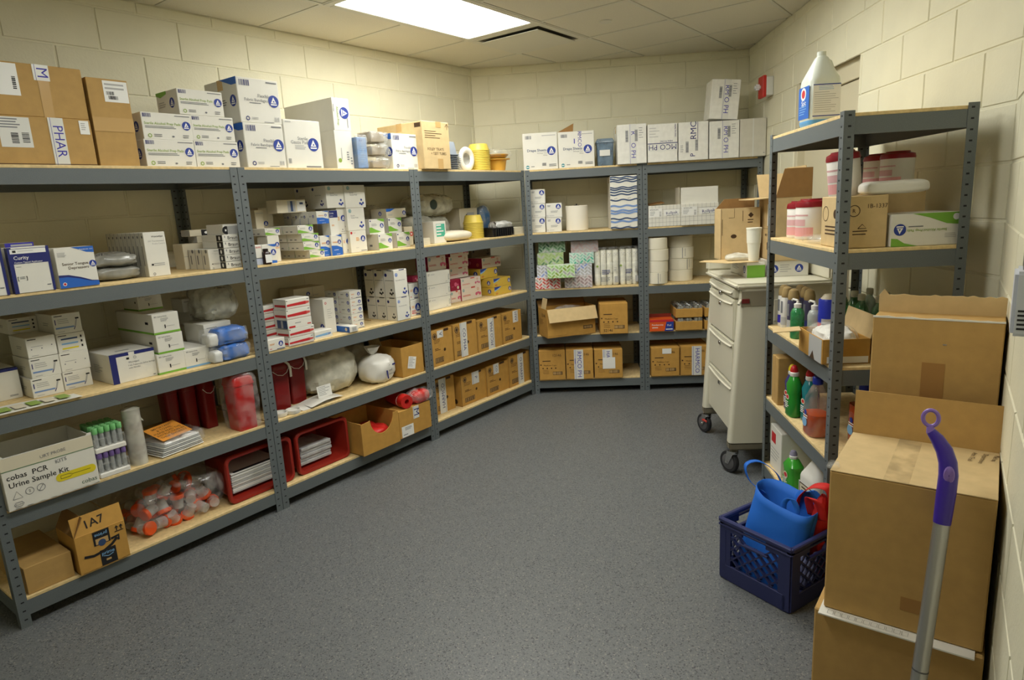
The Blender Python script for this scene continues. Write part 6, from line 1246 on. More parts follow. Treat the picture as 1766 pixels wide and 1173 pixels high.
for i, (x, y) in enumerate(((.04, -.005), (CWd-.015, -.005), (.05, CDp-.06), (CWd-.04, CDp-.06))):
    c_ = bpy.data.objects.new('caster', None); COL.objects.link(c_); c_.parent = ct; c_.location = (x, y, 0); c_.rotation_euler = (0, 0, R((25, 30, -15, 40)[i]))
    MY = Matrix.Rotation(R(90), 4, 'X')
    m = MB(); m.lathe([(.045, -.014), (.06, -.014), (.064, -.009), (.064, .009), (.06, .014), (.045, .014)], 28, M=Matrix.Translation((-.03, 0, .064)) @ MY); m.build('wheel', mat('tyre', (44, 44, 46), .6), c_, True)
    m = MB(); m.lathe([(.001, -.017), (.04, -.017), (.045, -.014), (.045, .014), (.04, .017), (.001, .017)], 22, M=Matrix.Translation((-.03, 0, .064)) @ MY, cap0=False, cap1=False); m.build('hub', mat('hub_grey', (92, 92, 94), .5), c_, True)
    m = MB()
    for s_ in (-1, 1): m.prism([(-.045, .055), (-.02, .055), (.015, .12), (-.03, .135)], s_*.021-.0015, s_*.021+.0015)
    m.lathe([(.024, .12), (.026, .126), (.026, .136), (.01, .14)], 16); m.build('fork', M_CHROME, c_)
    m = MB(); m.lathe([(.006, -.026), (.006, .026)], 8, M=Matrix.Translation((-.03, 0, .064)) @ MY); m.build('axle', M_CHROME, c_)
    if i == 0: m = MB(); m.box(-.02, -.03, .085, .03, -.023, .1, .003, M=None); m.build('brake_tab', mat('brake_red', (190, 70, 60), .4), c_)
# things on the cart
def pad_box(label, fr, s, d, z, w, dep, h, yaw=0, end='r', flip=False):
    t = thing('alcohol_pad_box', label, 'box', fr, s, d, z, yaw); m = MB(); m.box(0, 0, 0, w, dep, h, .002); m.build('body', M_WHITE, t)
    p = Print(); p.face(end, w, dep, h); p.rect(0, 0, 1, .8, 'green') if not flip else (p.logo(.1, .5, h*.26), p.logo(.75, .5, h*.26), p.lines(.25, .2, .6, .75, 4, 'lgrey', 3, .3))
    p.face('f', w, dep, h); p.logo(.86, .5, h*.26); p.lines(.12, .3, .6, .7, 4, 'grey', 3, .25)
    tag(p.build('printing', None, t, fix=False), kind='stuff'); return t
pad_box('white pad carton with bright green end on the cart top', 'C', .136, .11, 1.0925, .353, .1, .088)
pad_box('white pad carton on the cart top behind the green ended one', 'C', .136, .24, 1.0925, .353, .21, .088, flip=True)
t = open_carton('open_carton', 'tan open carton with hand hole standing on the cart', 'C', .14, .008, 1.181, .16, .226, .3, M_CARD3, M_CARDDK)
p = Print(); p.face('r', .16, .226, .3); p.disc(.33, .46, .017, 'brown', 16, .012); p.lines(.55, .5, .57, .95, 1, 'brown'); p.disc(.76, .86, .016, 'brown', 4); p.lines(.68, .68, .9, .78, 2, 'brown', 2, .3); p.line([(.2, .82), (.34, .82), (.34, 1)], .002, 'brown'); p.rect(.0, .0, .01, 1, 'brown'); p.lines(.03, .1, .05, .8, 1, 'brown'); tag(p.build('printing', None, t, fix=False), kind='stuff')
m = MB(); m.prism([(0, 0), (.228, 0), (.228, .055), (.05, .055)], 0, .004, 'yz'); o = m.build('flap', M_CARDDK, t); o.location = (.03, 0, .3)
t = thing('cardboard_sheet', 'loose tan cardboard flap lying on the cart boxes', 'cardboard', 'C', .30, -.13, 1.182)
m = MB(); m.prism([(0, .04), (.06, 0), (.22, .13), (.2, .3), (.0, .3)], 0, .003, 'xy'); m.build('sheet', M_CARD3, t)
t = thing('foam_cup', 'tall white foam cup stack standing on the cardboard flap', 'cup', 'C', .455, .155, 1.186)
m = MB(); m.lathe([(.027, 0), (.036, .1), (.038, .101), (.041, .178), (.043, .179), (.043, .186), (.039, .186)], 24); m.build('cups', M_FOAM, t, True)
t = thing('plastic_bag', 'scrap of clear plastic lying beside the foam cups on the cart', 'bag', 'C', .38, .09, 1.186); pillow('bag', HAZE, t, .1, .14, .035, 66, .012, .7)
t = open_carton('open_carton', 'tall brown carton with its flaps open standing on the cart', 'C', .2, .255, 1.1815, .3, .195, .35, M_CARD3, M_CARDDK)
p = Print(); p.face('f', .3, .195, .35); p.rect(.55, .55, .72, .9, 'white'); p.text('MEX', .5, .4, .02, 'brown'); p.rect(.55, .16, .8, .28, 'brown'); p.rect(0, .5, 1, .505, 'brown'); tag(p.build('printing', None, t, fix=False), kind='stuff')
m = MB(); m.prism([(0, 0), (.195, 0), (.195, .155), (.045, .155)], 0, .004, 'yz'); o = m.build('flap', M_CARDDK, t); o.location = (.297, 0, .35)  # near flap in darker card, its shaded side put into the colour
m = MB(); m.box(0, 0, 0, .3, .004, .17); o = m.build('flap', M_CARD3, t); o.location = (0, .19, .35); o.rotation_euler = (R(12), 0, 0)
m = MB(); m.box(0, -.12, 0, .3, 0, .004); o = m.build('flap', M_CARD3, t); o.location = (0, .0, .35); o.rotation_euler = (R(3), 0, 0)
m = MB(); m.box(0, 0, 0, .004, .195, .15); o = m.build('flap', M_CARD3, t); o.location = (0, 0, .35); o.rotation_euler = (0, R(-25), 0)
# ------------------------------------------------------------------ right hand rack
def jug(name, label, cat, fr, s, d, z, yaw, w, dep, h, mt, labels, group=None, cap=None):
    t = thing(name, label, cat, fr, s, d, z, yaw, group)
    m = MB(); tubshape(m, [(w*.9, dep*.9, 0, .02), (w, dep, h*.03, .03), (w, dep, h*.58, .03), (w*.98, dep*.98, h*.63, .035), (w*.86, dep*.86, h*.69, .035), (w*.38, dep*.38, h*.92, .022), (w*.27, dep*.27, h*.94, .018), (w*.27, dep*.27, h, .018)]); m.build('body', mt, t, True)
    m = MB(); m.tube([(0, w*.1, h*.9), (0, w*.26, h*.86), (0, w*.36, h*.76), (0, w*.38, h*.66)], .011, 8); m.build('handle', mt, t, True)
    if cap: m = MB(); m.lathe([(w*.15, h*.97), (w*.155, h*1.03), (w*.13, h*1.04)], 18); m.build('cap', cap, t, True)
    labels(t, w, dep, h); return t
def lab1(t, w, dep, h):
    flat_print(t, dep*.86, h*.44, lambda q: [q.rect(0, .97, 1, 1, 'logo'), q.rect(0, .02, 1, .05, 'logo'), q.lines(.2, .8, .8, .94, 3, 'sky', 2, .3), q.lines(.05, .1, .95, .76, 10, 'lgrey', 4, .22)], (w/2+.0007, -dep*.43, h*.1), (0, 0, R(90)), 'label', 'white')
    flat_print(t, w*.8, h*.44, lambda q: [q.rect(0, 0, 1, 1, 'blue'), q.disc(.45, .78, w*.2, 'white'), q.disc(.45, .78, w*.13, 'red'), q.text('Spic', .5, .5, .03, 'white'), q.lines(.1, .1, .8, .4, 4, 'sky', 2, .3)], (-w*.4, -dep/2-.0007, h*.1), (0, 0, 0), 'label', 'blue')
    m = MB(); tubshape(m, [(w*.91, dep*.91, -.0002, .02), (w*1.004, dep*1.004, h*.03, .03), (w*1.004, dep*1.004, h*.07, .03)], cap0=False, cap1=False); m.build('liquid_line', mat('jug_blue', (96, 160, 214), .3), t, True)
jug('cleaner_jug', 'translucent white gallon jug with blue label on top of the right rack', 'jug', 'R', .36, .105, 1.8405, R(4), .135, .135, .305, mat('jug_white', (218, 224, 214), .3, spec=.5), lab1)
M_LIDR = mat('lid_red', (138, 22, 34), .35); M_TUB = mat('tub_white', (228, 224, 216), .4)
def tub(label, s, d, z, r=.062, h=.175, lean=0, yaw=0, group='red lidded wipe tubs'):
    t = thing('wipe_tub', label, 'tub', 'R', s, d, z, yaw, group)
    m = MB(); m.lathe([(r*.93, 0), (r*.97, .004), (r*.97, h*.8), (r*.93, h*.82)], 28); m.build('body', M_TUB, t, True)
    m = MB(); m.lathe([(r, h*.8), (r*1.01, h*.84), (r*.96, h*.93), (r*.7, h*.97), (r*.68, h), (r*.3, h)], 28); m.build('lid', M_LIDR, t, True)
    m = MB(); arc(m, r*.975, R(-150), R(-10), h*.08, h*.3, 12); m.build('pink_band', mat('pink_wash', (222, 160, 160), .5), t); m = MB(); arc(m, r*.976, R(-140), R(-40), h*.34, h*.5, 12); arc(m, r*.977, R(-140), R(-30), h*.58, h*.62, 12); tag(m.build('lettering', mat('pink_text', (214, 170, 172), .5), t), kind='stuff')
    if lean: t.rotation_euler = (0, lean, t.rotation_euler.z)
    return t
z2, z3, z4, z5 = ZB[2], ZB[3], ZB[4], ZB[5]
tub('wipe tub with red lid at the far end of the right rack', .115, .12, z2, group=None)
tub('wipe tub with red lid in front of the far one on the right rack', .25, .125, z2, .07, .185, group=None)
tub('wipe tub with red lid behind the front pair on the right rack', .2, .27, z2, group=None)
t = thing('utility_box', 'square tan carton numbered 1337 with recycling mark on the right rack', 'carton', 'R', .635, .035, z2); m = MB(); m.box(0, 0, 0, .235, .155, .195, .003); m.build('body', M_CARD3, t)
p = Print(); p.face('r', .235, .155, .195); p.text('1B-1337', .76, .8, .022, 'brown', bold=False); p.ring(.22, .72, .022, .003, 'brown'); p.text('R', .22, .72, .02, 'brown'); p.line([(.32, .38), (.42, .46), (.52, .38), (.32, .38)], .003, 'brown'); p.lines(.2, .22, .72, .34, 2, 'brown', 2, .35)
p.face('f', .235, .155, .195); p.ring(.2, .66, .03, .003, 'brown'); p.disc(.62, .66, .018, 'brown'); p.lines(.2, .2, .9, .42, 3, 'brown', 2, .4); tag(p.build('printing', None, t, fix=False), kind='stuff')
tub('wipe tub with red lid leaning on top of the tan carton', .70, .10, z2+.1955, .062, .175, 0, group=None).rotation_euler.x = R(6)
t = thing('folded_liner', 'folded white plastic liner on top of the tan carton', 'liner', 'R', .82, .225, z2+.196); pillow('liner', mat('liner_white', (226, 224, 216), .35), t, .09, .24, .05, 70, .006, .4, ez=.5)
t = thing('utility_box', 'plain carton behind the tan one carrying two wipe tubs', 'carton', 'R', .38, .235, z2); m = MB(); m.box(0, 0, 0, .28, .19, .215, .003); m.build('body', M_CARD3, t); m = MB(); m.box(.136, -.0006, .1, .144, .0, .2156); m.build('packing_tape', INK['clear'], t)
tub('wipe tub with dark red lid, left of two on the plain carton', .455, .33, z2+.2155, .064, .145, group=None)
tub('wipe tub with dark red lid, right of two on the plain carton', .59, .34, z2+.2155, .064, .145, group=None)
t = thing('alcohol_pad_box', 'upside down prep pad carton with green swooshes on the right rack', 'box', 'R', .69, .2, z2); m = MB(); m.box(0, 0, 0, .19, .245, .12, .002); m.build('body', M_WHITE, t)
p = Print(); p.face('r', .19, .245, .12); p.poly([(.3, 1), (.99, 1), (.99, .62), (.8, .66), (.55, .86)], 'green'); p.poly([(.01, .0), (.4, .0), (.2, .1), (.1, .24), (.01, .26)], 'green'); p.logo(.13, .52, .022, rot=R(180)); p.text('Sterile Alcohol Prep Pads', .52, .48, .022, 'lime', 180, maxw=.14); p.lines(.25, .55, .6, .62, 1, 'grey'); p.lines(.78, .2, .96, .36, 3, 'lgrey', 2, .3); p.disc(.93, .86, .012, 'white'); tag(p.build('printing', None, t, fix=False), kind='stuff')
t = thing('plastic_bag', 'scrap of clear plastic at the edge of the right rack beside the tubs', 'bag', 'R', .52, .07, z2); pillow('bag', CLEAR, t, .2, .11, .035, 71, .012, .7)
# third shelf: sprays, soap, tray carton
def spray(label, s, d, capc, bodym, band):
    t = thing('spray_can', label, 'spray can', 'R', s, d, z3, group='air freshener cans'); m = MB(); m.lathe([(.026, 0), (.028, .003), (.028, .15), (.024, .163)], 22); m.build('body', bodym, t, True); m = MB(); m.lathe([(.025, .158), (.0265, .162), (.0265, .18), (.02, .205), (.010, .212), (.001, .213)], 22, cap1=False); m.build('cap', capc, t, True)
    m = MB(); arc(m, .0284, R(-170), R(-20), .02, .06, 12); m.build('band', band, t); m = MB(); arc(m, .0284, R(-120), R(-60), .08, .14, 8); tag(m.build('lettering', INK['grey'], t), kind='stuff'); return t
GOLD = mat('cap_gold', (166, 142, 96), .35); CANW = mat('can_white', (222, 220, 214), .35)
for k, (s_, d_, lab) in enumerate(((.05, .075, 'far left'), (.115, .07, 'second from the far left'), (.07, .15, 'behind the far left one'), (.15, .15, 'behind the second one'), (.23, .14, 'behind the soap'), (.2, .075, 'next to the soap'))): spray('spray can with gold cap, %s on the right rack' % lab, s_, d_, GOLD, CANW if k < 2 else mat('can_dark', (70, 66, 92), .35), [INK['violet'], INK['lgrey'], INK['purple'], INK['wave'], INK['navy'], INK['lgrey']][k])
M_SOAPG = film('soap_green', (60, 150, 90), .3, .08)
def soap(label, s, d, mt, hh=.145):
    t = thing('soap_bottle', label, 'bottle', 'R', s, d, z3); m = MB(); m.lathe([(.028, 0), (.031, .004), (.031, hh*.82), (.024, hh*.95), (.014, hh)], 22); m.build('body', mt, t, True)
    m = MB(); m.lathe([(.029, .003), (.029, hh*.55)], 20); m.build('liquid', mat('liquid_'+mt.name, (40, 130, 80), .3), t, True)
    m = MB(); m.lathe([(.016, hh), (.017, hh+.018), (.007, hh+.022), (.005, hh+.032)], 14); m.tube([(0, 0, hh+.034), (-.03, -.012, hh+.036), (-.036, -.014, hh+.03)], .005, 7); m.build('pump', M_PLAST, t, True); return t
soap('green pump soap bottle at the edge of the right rack', .355, .045, M_SOAPG); soap('clear pump soap bottle behind the green one', .42, .1, film('soap_clear', (200, 206, 200), .4, .08))
t = thing('canister', 'tall blue canister with red band on the right rack', 'can', 'R', .50, .13, z3); m = MB(); m.lathe([(.04, 0), (.042, .004), (.042, .2), (.038, .206)], 26); m.build('body', mat('can_blue', (30, 44, 160), .35), t, True); m = MB(); arc(m, .0425, R(-170), R(-60), .07, .1, 12); m.build('red_band', INK['red'], t); m = MB(); arc(m, .0425, R(-60), R(0), .07, .12, 8); m.build('grey_patch', INK['lgrey'], t); m = MB(); m.lathe([(.034, .206), (.02, .225), (.001, .228)], 20, cap1=False); m.build('top', mat('can_top', (196, 186, 160), .4), t, True)
M_GRN = film('bottle_green', (60, 120, 66), .35, .08)
for k, (s_, d_) in enumerate(((.33, .25), (.42, .27), (.52, .26), (.6, .3), (.27, .27), (.36, .36), (.5, .37), (.63, .39))):
    t = thing('refill_bottle', 'green refill bottle with pale cap, %s in the cluster on the right rack' % ['first', 'second', 'third', 'fourth', 'fifth', 'sixth', 'seventh', 'eighth'][k], 'bottle', 'R', s_, d_, z3, group='green refill bottles'); m = MB(); m.lathe([(.03, 0), (.034, .006), (.034, .13), (.026, .17), (.013, .19), (.013, .2)], 18); m.build('body', M_GRN, t, True); m = MB(); m.lathe([(.015, .196), (.016, .2), (.016, .22), (.013, .224)], 14); m.build('cap', mat('cap_pale', (206, 206, 190), .4), t, True)
t = open_carton('open_carton', 'low open tray carton with white cloth on the right rack edge', 'R', .585, -.02, z3, .275, .18, .1, M_CARD2, M_CARDDK)
m = MB(); m.box(0, -.11, 0, .09, 0, .003); o = m.build('flap', M_CARD3, t); o.location = (.0, .0, .1); o.rotation_euler = (R(6), 0, R(-14)); m = MB(); m.box(0, 0, 0, .275, .003, .09); o = m.build('flap', M_CARD3, t); o.location = (0, .178, .1); o.rotation_euler = (R(-14), 0, 0)
p = Print(); p.face('r', .275, .18, .1); p.rect(.1, .04, .97, .3, 'white'); p.bars(.2, .08, .42, .26, 'black', 8); p.face('f', .275, .18, .1); p.rect(.45, .0, .97, .98, 'lgrey'); p.poly([(.5, .0), (.7, .0), (.62, .35)], 'brown'); tag(p.build('printing', None, t, fix=False), kind='stuff')
t = thing('cloth_bundle', 'white cloth in plastic heaped in the tray carton', 'cloth', 'R', .72, .07, z3+.006); pillow('cloth', mat('cloth_white', (228, 226, 218), .6), t, .22, .14, .12, 73, .014, .7); pillow('wrap', CLEAR, t, .25, .16, .13, 74, .012, .6)
t = thing('utility_box', 'brown carton at the back of the right rack third shelf', 'carton', 'R', .66, .225, z3); m = MB(); m.box(0, 0, 0, .22, .2, .15, .003); m.build('body', M_CARD2, t); p = Print(); p.face('f', .22, .2, .15); p.ring(.3, .5, .016, .003, 'brown'); p.disc(.6, .5, .014, 'brown'); tag(p.build('printing', None, t, fix=False), kind='stuff')
# fourth shelf: cleaners
t = thing('utility_box', 'tall plain brown carton at the far end of the right rack', 'carton', 'R', .10, .012, z4); m = MB(); m.box(0, 0, 0, .1, .2, .245, .003); m.build('body', M_CARD, t); m = MB(); m.box(.048, -.0006, .0, .052, .2, .2456); m.build('packing_tape', INK['clear'], t)
def flip_bottle(label, s, d, mt, capm, z=None, h=.25, w=.085, dep=.06, lab='white', tiltcap=True, group=None):
    t = thing('cleaner_bottle', label, 'bottle', 'R', s, d, z or z4, R(8), group)
    m = MB(); tubshape(m, [(w*.85, dep*.85, 0, .02), (w, dep, .008, .025), (w, dep, h*.3, .028), (w*.86, dep*.9, h*.45, .026), (w*.96, dep, h*.62, .028), (w*.5, dep*.6, h*.78, .018), (w*.36, dep*.46, h*.8, .013)]); m.build('body', mt, t, True)
    m = MB(); m.lathe([(.019, h*.79), (.021, h*.81), (.02, h*.86), (.017, h*.87)], 16); m.build('collar', M_PLAST, t, True); m = MB(); m.lathe([(.018, h*.87), (.018, h*.91), (.012, h*.98), (.004, h)], 16, M=Matrix.Translation((-.004, 0, 0))); m.build('cap', capm, t, True)
    flat_print(t, w*.7, h*.36, lambda q: [q.disc(.5, .75, w*.2, 'cream', ry=w*.16), q.disc(.5, .75, w*.14, 'red', ry=w*.1), q.lines(.15, .1, .85, .5, 4, 'white', 3, .5)], (-w*.35, -dep/2-.001, h*.12), (0, 0, 0), 'label'); return t
CAPR = mat('cap_red', (186, 34, 40), .35); CAPB = mat('cap_blue', (36, 52, 160), .35)
flip_bottle('green cleaner bottle with red and white cap on the right rack', .36, .04, mat('gel_green', (38, 140, 44), .2, spec=.6), CAPR)
flip_bottle('teal cleaner bottle with red and white cap on the right rack', .44, .085, mat('gel_teal', (30, 120, 130), .2, spec=.6), CAPR)
flip_bottle('yellow necked cleaner bottle behind the green one', .27, .06, mat('gel_dark', (60, 56, 110), .25), mat('cap_yellow', (226, 200, 40), .35), h=.23)
flip_bottle('dark cleaner bottle with tall blue cap behind the green one', .31, .14, mat('gel_navy', (40, 50, 110), .25), CAPB, h=.27)
M_AMB = film('amber_orange', (196, 90, 36), .3, .06)
def amber(label, s, d, lv):
    t = thing('cleaner_bottle', label, 'bottle', 'R', s, d, z4, R(5)); m = MB(); tubshape(m, [(.1, .085, 0, .03), (.115, .095, .01, .036), (.115, .095, .12, .036), (.1, .085, .17, .034), (.05, .045, .22, .02), (.034, .034, .23, .016), (.034, .034, .24, .016)]); m.build('body', film('amber_clear', (226, 200, 186), .84, .05), t, True); m = MB(); tubshape(m, [(.098, .083, .003, .03), (.111, .091, .012, .034), (.111, .091, lv, .034)]); m.build('liquid', mat('liquid_orange', (186, 74, 26), .15), t, True); m = MB(); m.lathe([(.021, .232), (.022, .236), (.022, .262), (.018, .266)], 18); m.build('cap', CAPB, t, True)
    flat_print(t, .07, .09, lambda q: [q.disc(.4, .35, .022, 'sky'), q.disc(.5, .85, .012, 'logo'), q.lines(.2, .5, .8, .72, 2, 'white')], (-.035, -.049, .03), (0, 0, 0), 'label')
amber('clear bottle of orange cleaner with blue cap at the right rack edge', .62, .055, .1); amber('bottle of orange cleaner behind the front one', .74, .2, .17)
t = thing('plastic_bag', 'grey clear plastic bag hanging out of the near end of the right rack', 'bag', 'R', .83, .32, z4); pillow('bag', HAZE, t, .13, .22, .2, 77, .02, .7); pillow('contents', mat('bag_grey', (170, 168, 160), .6), t, .08, .15, .14, 78, .02, .7)
# bottom shelf
t = thing('white_carton', 'white carton with red square on the bottom of the right rack', 'carton', 'R', .05, .028, z5); m = MB(); m.box(0, 0, 0, .185, .25, .235, .003); m.build('body', M_WHITE, t); p = Print(); p.face('f', .185, .25, .235); p.rect(.12, .62, .5, .86, 'red'); p.lines(.1, .2, .9, .5, 4, 'lgrey', 2, .3); tag(p.build('printing', None, t, fix=False), kind='stuff')
flip_bottle('green dish soap bottle with clear cap on the bottom of the right rack', .36, .05, mat('soap_bright', (60, 160, 50), .2, spec=.6), mat('cap_mauve', (150, 146, 170), .4), z5, .2, .11, .075)
t = thing('white_carton', 'white carton with black hand hole behind the green soap', 'carton', 'R', .28, .165, z5); m = MB(); m.box(0, 0, 0, .24, .22, .17, .003); m.build('body', M_WHITE, t); p = Print(); p.face('f', .24, .22, .17); p.disc(.14, .4, .014, 'black', 16, .04); p.lines(.3, .8, .9, .95, 3, 'black', 3, .4); p.lines(.3, .2, .8, .5, 2, 'lgrey'); p.face('t', .24, .22, .17); p.lines(.2, .1, .8, .3, 2, 'black', 5, .4); tag(p.build('printing', None, t, fix=False), kind='stuff')
def lab2(t, w, dep, h): flat_print(t, w*.8, h*.4, lambda q: [q.rect(.03, .05, .97, .95, 'brown'), q.rect(.08, .1, .92, .9, 'cream'), q.lines(.2, .2, .8, .8, 4, 'brown')], (-w*.4, -dep/2-.001, h*.1), (0, 0, 0), 'label', 'white')
jug('bleach_jug', 'white jug with brown label on the bottom of the right rack', 'jug', 'R', .60, .085, z5, R(10), .15, .12, .27, M_PLAST, lab2)
# ------------------------------------------------------------------ milk crate with bags
CA = R(-20.6); M_CRATE = mat('crate_navy', (46, 52, 98), .35)
cr = thing('milk_crate', 'navy plastic milk crate on the floor beside the cartons', 'crate', 'W', 2.212, 1.815, .0006, CA); CS, CH = .335, .272
m = MB(); m.box(.008, .008, 0, CS-.008, CS-.008, .012, .003); m.build('base', M_CRATE, cr)
m = MB()
for x in (0, CS-.04):
    for y in (0, CS-.04):
        m.box(x-.0, y-.0, .0, x+.04, y+.04, CH-.02, .006)
tag(m.build('corner_posts', M_CRATE, cr), kind='stuff')
for k in range(4):
    sd = bpy.data.objects.new('side', None); COL.objects.link(sd); sd.parent = cr; sd.location = (CS/2, CS/2, 0); sd.rotation_euler = (0, 0, math.pi/2*k)
    h_ = CS/2
    m = MB(); m.box(-h_+.02, -h_, .0, h_-.02, -h_+.012, .07, .003); m.box(-h_+.02, -h_+.001, .06, -h_+.057, -h_+.011, CH-.02); m.box(h_-.057, -h_+.001, .06, h_-.02, -h_+.011, CH-.02); m.build('lower_band', M_CRATE, sd)
    m = MB(); m.box(-h_, -h_-.006, CH-.018, h_, -h_+.014, CH, .004); m.box(-h_, -h_-.004, CH-.034, h_, -h_+.01, CH-.026, .002); m.box(-h_+.02, -h_, CH-.05, -.055, -h_+.01, CH-.018); m.box(.055, -h_, CH-.05, h_-.02, -h_+.01, CH-.018); m.build('rim', M_CRATE, sd)
    m = MB(); m.box(-.065, -h_-.004, CH-.085, .065, -h_+.012, CH-.075, .002); m.build('hand_hold', M_CRATE, sd)
    m = MB(); zz0, zz1, xx = .07, CH-.05, h_-.055
    for g in (-1, 1):
        for q in range(-7, 8):
            c_ = q*.046; pts = []
            for tt in range(0, 61):
                x = -xx+2*xx*tt/60; z = (zz0+zz1)/2+g*x*.9+c_
                if zz0 <= z <= zz1 and not (abs(x) < .05 and z > CH-.078): pts.append((x, z))
            if len(pts) > 3:
                (x0, a0), (x1, a1) = pts[0], pts[-1]; dx, dz = x1-x0, a1-a0; L = math.hypot(dx, dz)
                m.box(0, 0, 0, L, .013, .0065, M=Matrix.Translation((x0, -h_+.002, a0)) @ Matrix.Rotation(-math.atan2(dz, dx), 4, 'Y'))
    tag(m.build('lattice', M_CRATE, sd), kind='stuff')
M_BLUEB = mat('tote_blue', (28, 104, 204), .7, bump=.2, bump_scale=500); M_REDB = mat('tote_red', (206, 40, 36), .7)
t = thing('tote_bag', 'blue fabric tote bag standing open in the milk crate', 'bag', 'W', 2.212, 1.815, .0135, CA)
def tote(u, v):   # u around, v up
    a = 2*math.pi*u; w, d = .125+.005*v, .05+.02*v; cx, cy = .165+.015*v, .075+.115*v
    x = cx+sgnpow(math.cos(a), .6)*w; y = cy+sgnpow(math.sin(a), .7)*d; top = .385-.17*x+.01*math.sin(a)
    n_ = noise.noise(Vector((x*9, y*9, v*4)))*.01
    return (x+n_, y+n_, max(.002, v*top))
m = MB(); sheet(m, tote, 40, 10); o = m.build('body', M_BLUEB, t, True); so = o.modifiers.new('thickness', 'SOLIDIFY'); so.thickness = .002
def strap(pts, w, nm, mt, par):
    m = MB(); P_ = [Vector(q) for q in pts]; P2 = []
    for i in range(len(P_)-1):
        for s_ in range(6):
            tt = s_/6; p0, p1, p2, p3 = P_[max(i-1, 0)], P_[i], P_[i+1], P_[min(i+2, len(P_)-1)]
            P2.append(.5*((2*p1)+(-p0+p2)*tt+(2*p0-5*p1+4*p2-p3)*tt*tt+(-p0+3*p1-3*p2+p3)*tt**3))
    P2.append(P_[-1]); d = Vector(w); vs = []
    for q in P2: vs += [q-d/2, q+d/2]
    m.add(vs, [(2*i, 2*i+1, 2*i+3, 2*i+2) for i in range(len(P2)-1)]); o = m.build(nm, mt, par, True); so = o.modifiers.new('thickness', 'SOLIDIFY'); so.thickness = .002
strap([(.07, .2, .33), (.0, .19, .36), (-.03, .2, .42), (.0, .25, .435), (.07, .27, .40), (.11, .265, .345), (.115, .26, .32)], (.022, -.012, .0), 'handle', M_BLUEB, t)
strap([(.21, .13, .28), (.2, .14, .35), (.225, .15, .375), (.25, .15, .34), (.255, .13, .29)], (.02, .01, 0), 'handle', M_BLUEB, t)
t = thing('tote_bag', 'red and blue tote bag folded behind the blue one in the crate', 'bag', 'W', 2.212, 1.815, .0135, CA)
pillow('body', M_BLUEB, t, .13, .09, .37, 81, .012, .6, c=(.22, .275, 0)); pillow('red_panel', M_REDB, t, .05, .09, .35, 82, .012, .6, c=(.292, .25, .03))
strap([(.2, .235, .3), (.21, .235, .36), (.25, .24, .41), (.3, .25, .425), (.32, .26, .4), (.325, .27, .3)], (.0, .045, .01), 'handle', M_REDB, t); strap([(.27, .22, .3), (.265, .2, .37), (.29, .19, .385), (.315, .2, .36), (.32, .21, .3)], (.03, .01, 0), 'handle', M_REDB, t)
# ------------------------------------------------------------------ cartons stacked by the right wall
def big_box(label, x0, y0, z0, x1, y1, z1, mt=M_CARD, b=.004):
    t = thing('shipping_box', label, 'carton', 'W', x0, y0, z0); m = MB(); m.box(0, 0, 0, x1-x0, y1-y0, z1-z0, b); m.build('body', mt, t); return t
big_box('wide brown carton on the floor at the bottom of the near stack', 2.70, 1.225, 0, 3.105, 1.6, .37)
t = thing('paper_sheet', 'white printed sheets sticking out between the two near cartons', 'paper', 'W', 2.715, 1.2, .3705); m = MB(); m.box(0, .0, 0, .37, .3, .004); m.build('sheets', M_WHITE, t); flat_print(t, .37, .03, lambda q: [q.line([(.06+.05*k, .2), (.06+.05*k, .8), (.1+.05*k, .8), (.1+.05*k, .2), (.06+.05*k, .2)], .0008, 'black') for k in range(11)], (0, .003, .0049), (R(-90), 0, 0))
t = big_box('large brown carton with handwriting on its closed top flap', 2.722, 1.236, .375, 3.100, 1.58, .80)
m = MB(); m.box(0, 0, 0, .378, .344, .003, .001); o = m.build('top_flap', M_CARD3, t); o.location = (0, 0, .425)
flat_print(o, .09, .09, lambda q: [q.text(x, .15, .8-.28*k, .017, 'brown', -8, bold=False, al='l') for k, x in enumerate(('Med eq', 'Department', 'Attn: Trudi'))], (.30, .33, .0035), (R(-90), 0, R(-90)))
m = MB(); m.box(.13, 0, .003, .19, .344, .0036); m.build('packing_tape', film('tape_clear', (216, 200, 160), .88, .05), o)
m = MB(); m.box(0, 0, 0, .378, .004, .14); o = m.build('rear_flap', M_CARD, t); o.location = (0, .344, .425); o.rotation_euler = (R(-6), 0, 0)
m = MB(); m.box(.19, -.0008, .06, .245, 0, .1); m.build('tape_stain', mat('card_stain', (160, 118, 64), .7), t)
pillow('tape_scrap', CLEAR, t, .03, .05, .014, 91, .008, .7, c=(.004, .03, .426))
big_box('brown carton hidden behind the near stack, standing on the floor', 2.745, 1.665, 0, 3.085, 1.95, .455)
big_box('brown carton hidden behind the near stack, second up', 2.745, 1.665, .4555, 3.085, 1.95, .91)
t = big_box('brown carton with torn open top at the top of the far stack', 2.748, 1.668, .9105, 3.085, 1.95, 1.165, M_CARD, .003)
m = MB(); rnd = random.Random(8); top = [(.337*k/24, .055+.006*rnd.random()+(.014 if k == 1 else 0)) for k in range(24, -1, -1)]
m.prism([(0, 0), (.337, 0)]+top, 0, .004); o = m.build('torn_flap', M_CARD3, t); o.location = (0, .11, .2545); o.rotation_euler = (R(4), 0, 0)
m = MB(); m.prism([(0, 0), (.337, 0)]+[(.337*k/16, .003+.004*rnd.random()) for k in range(16, -1, -1)], -.001, .003); m.build('torn_edge', M_WHITE, t).location = (0, 0, .253)
m = MB(); m.box(.14, -.0008, .0, .2, 0, .12); m.build('tape_stain', MATS['card_stain'], t); m = MB(); m.box(.19, -.0012, .178, .2, -.0006, .181); m.build('staple', M_CHROME, t)
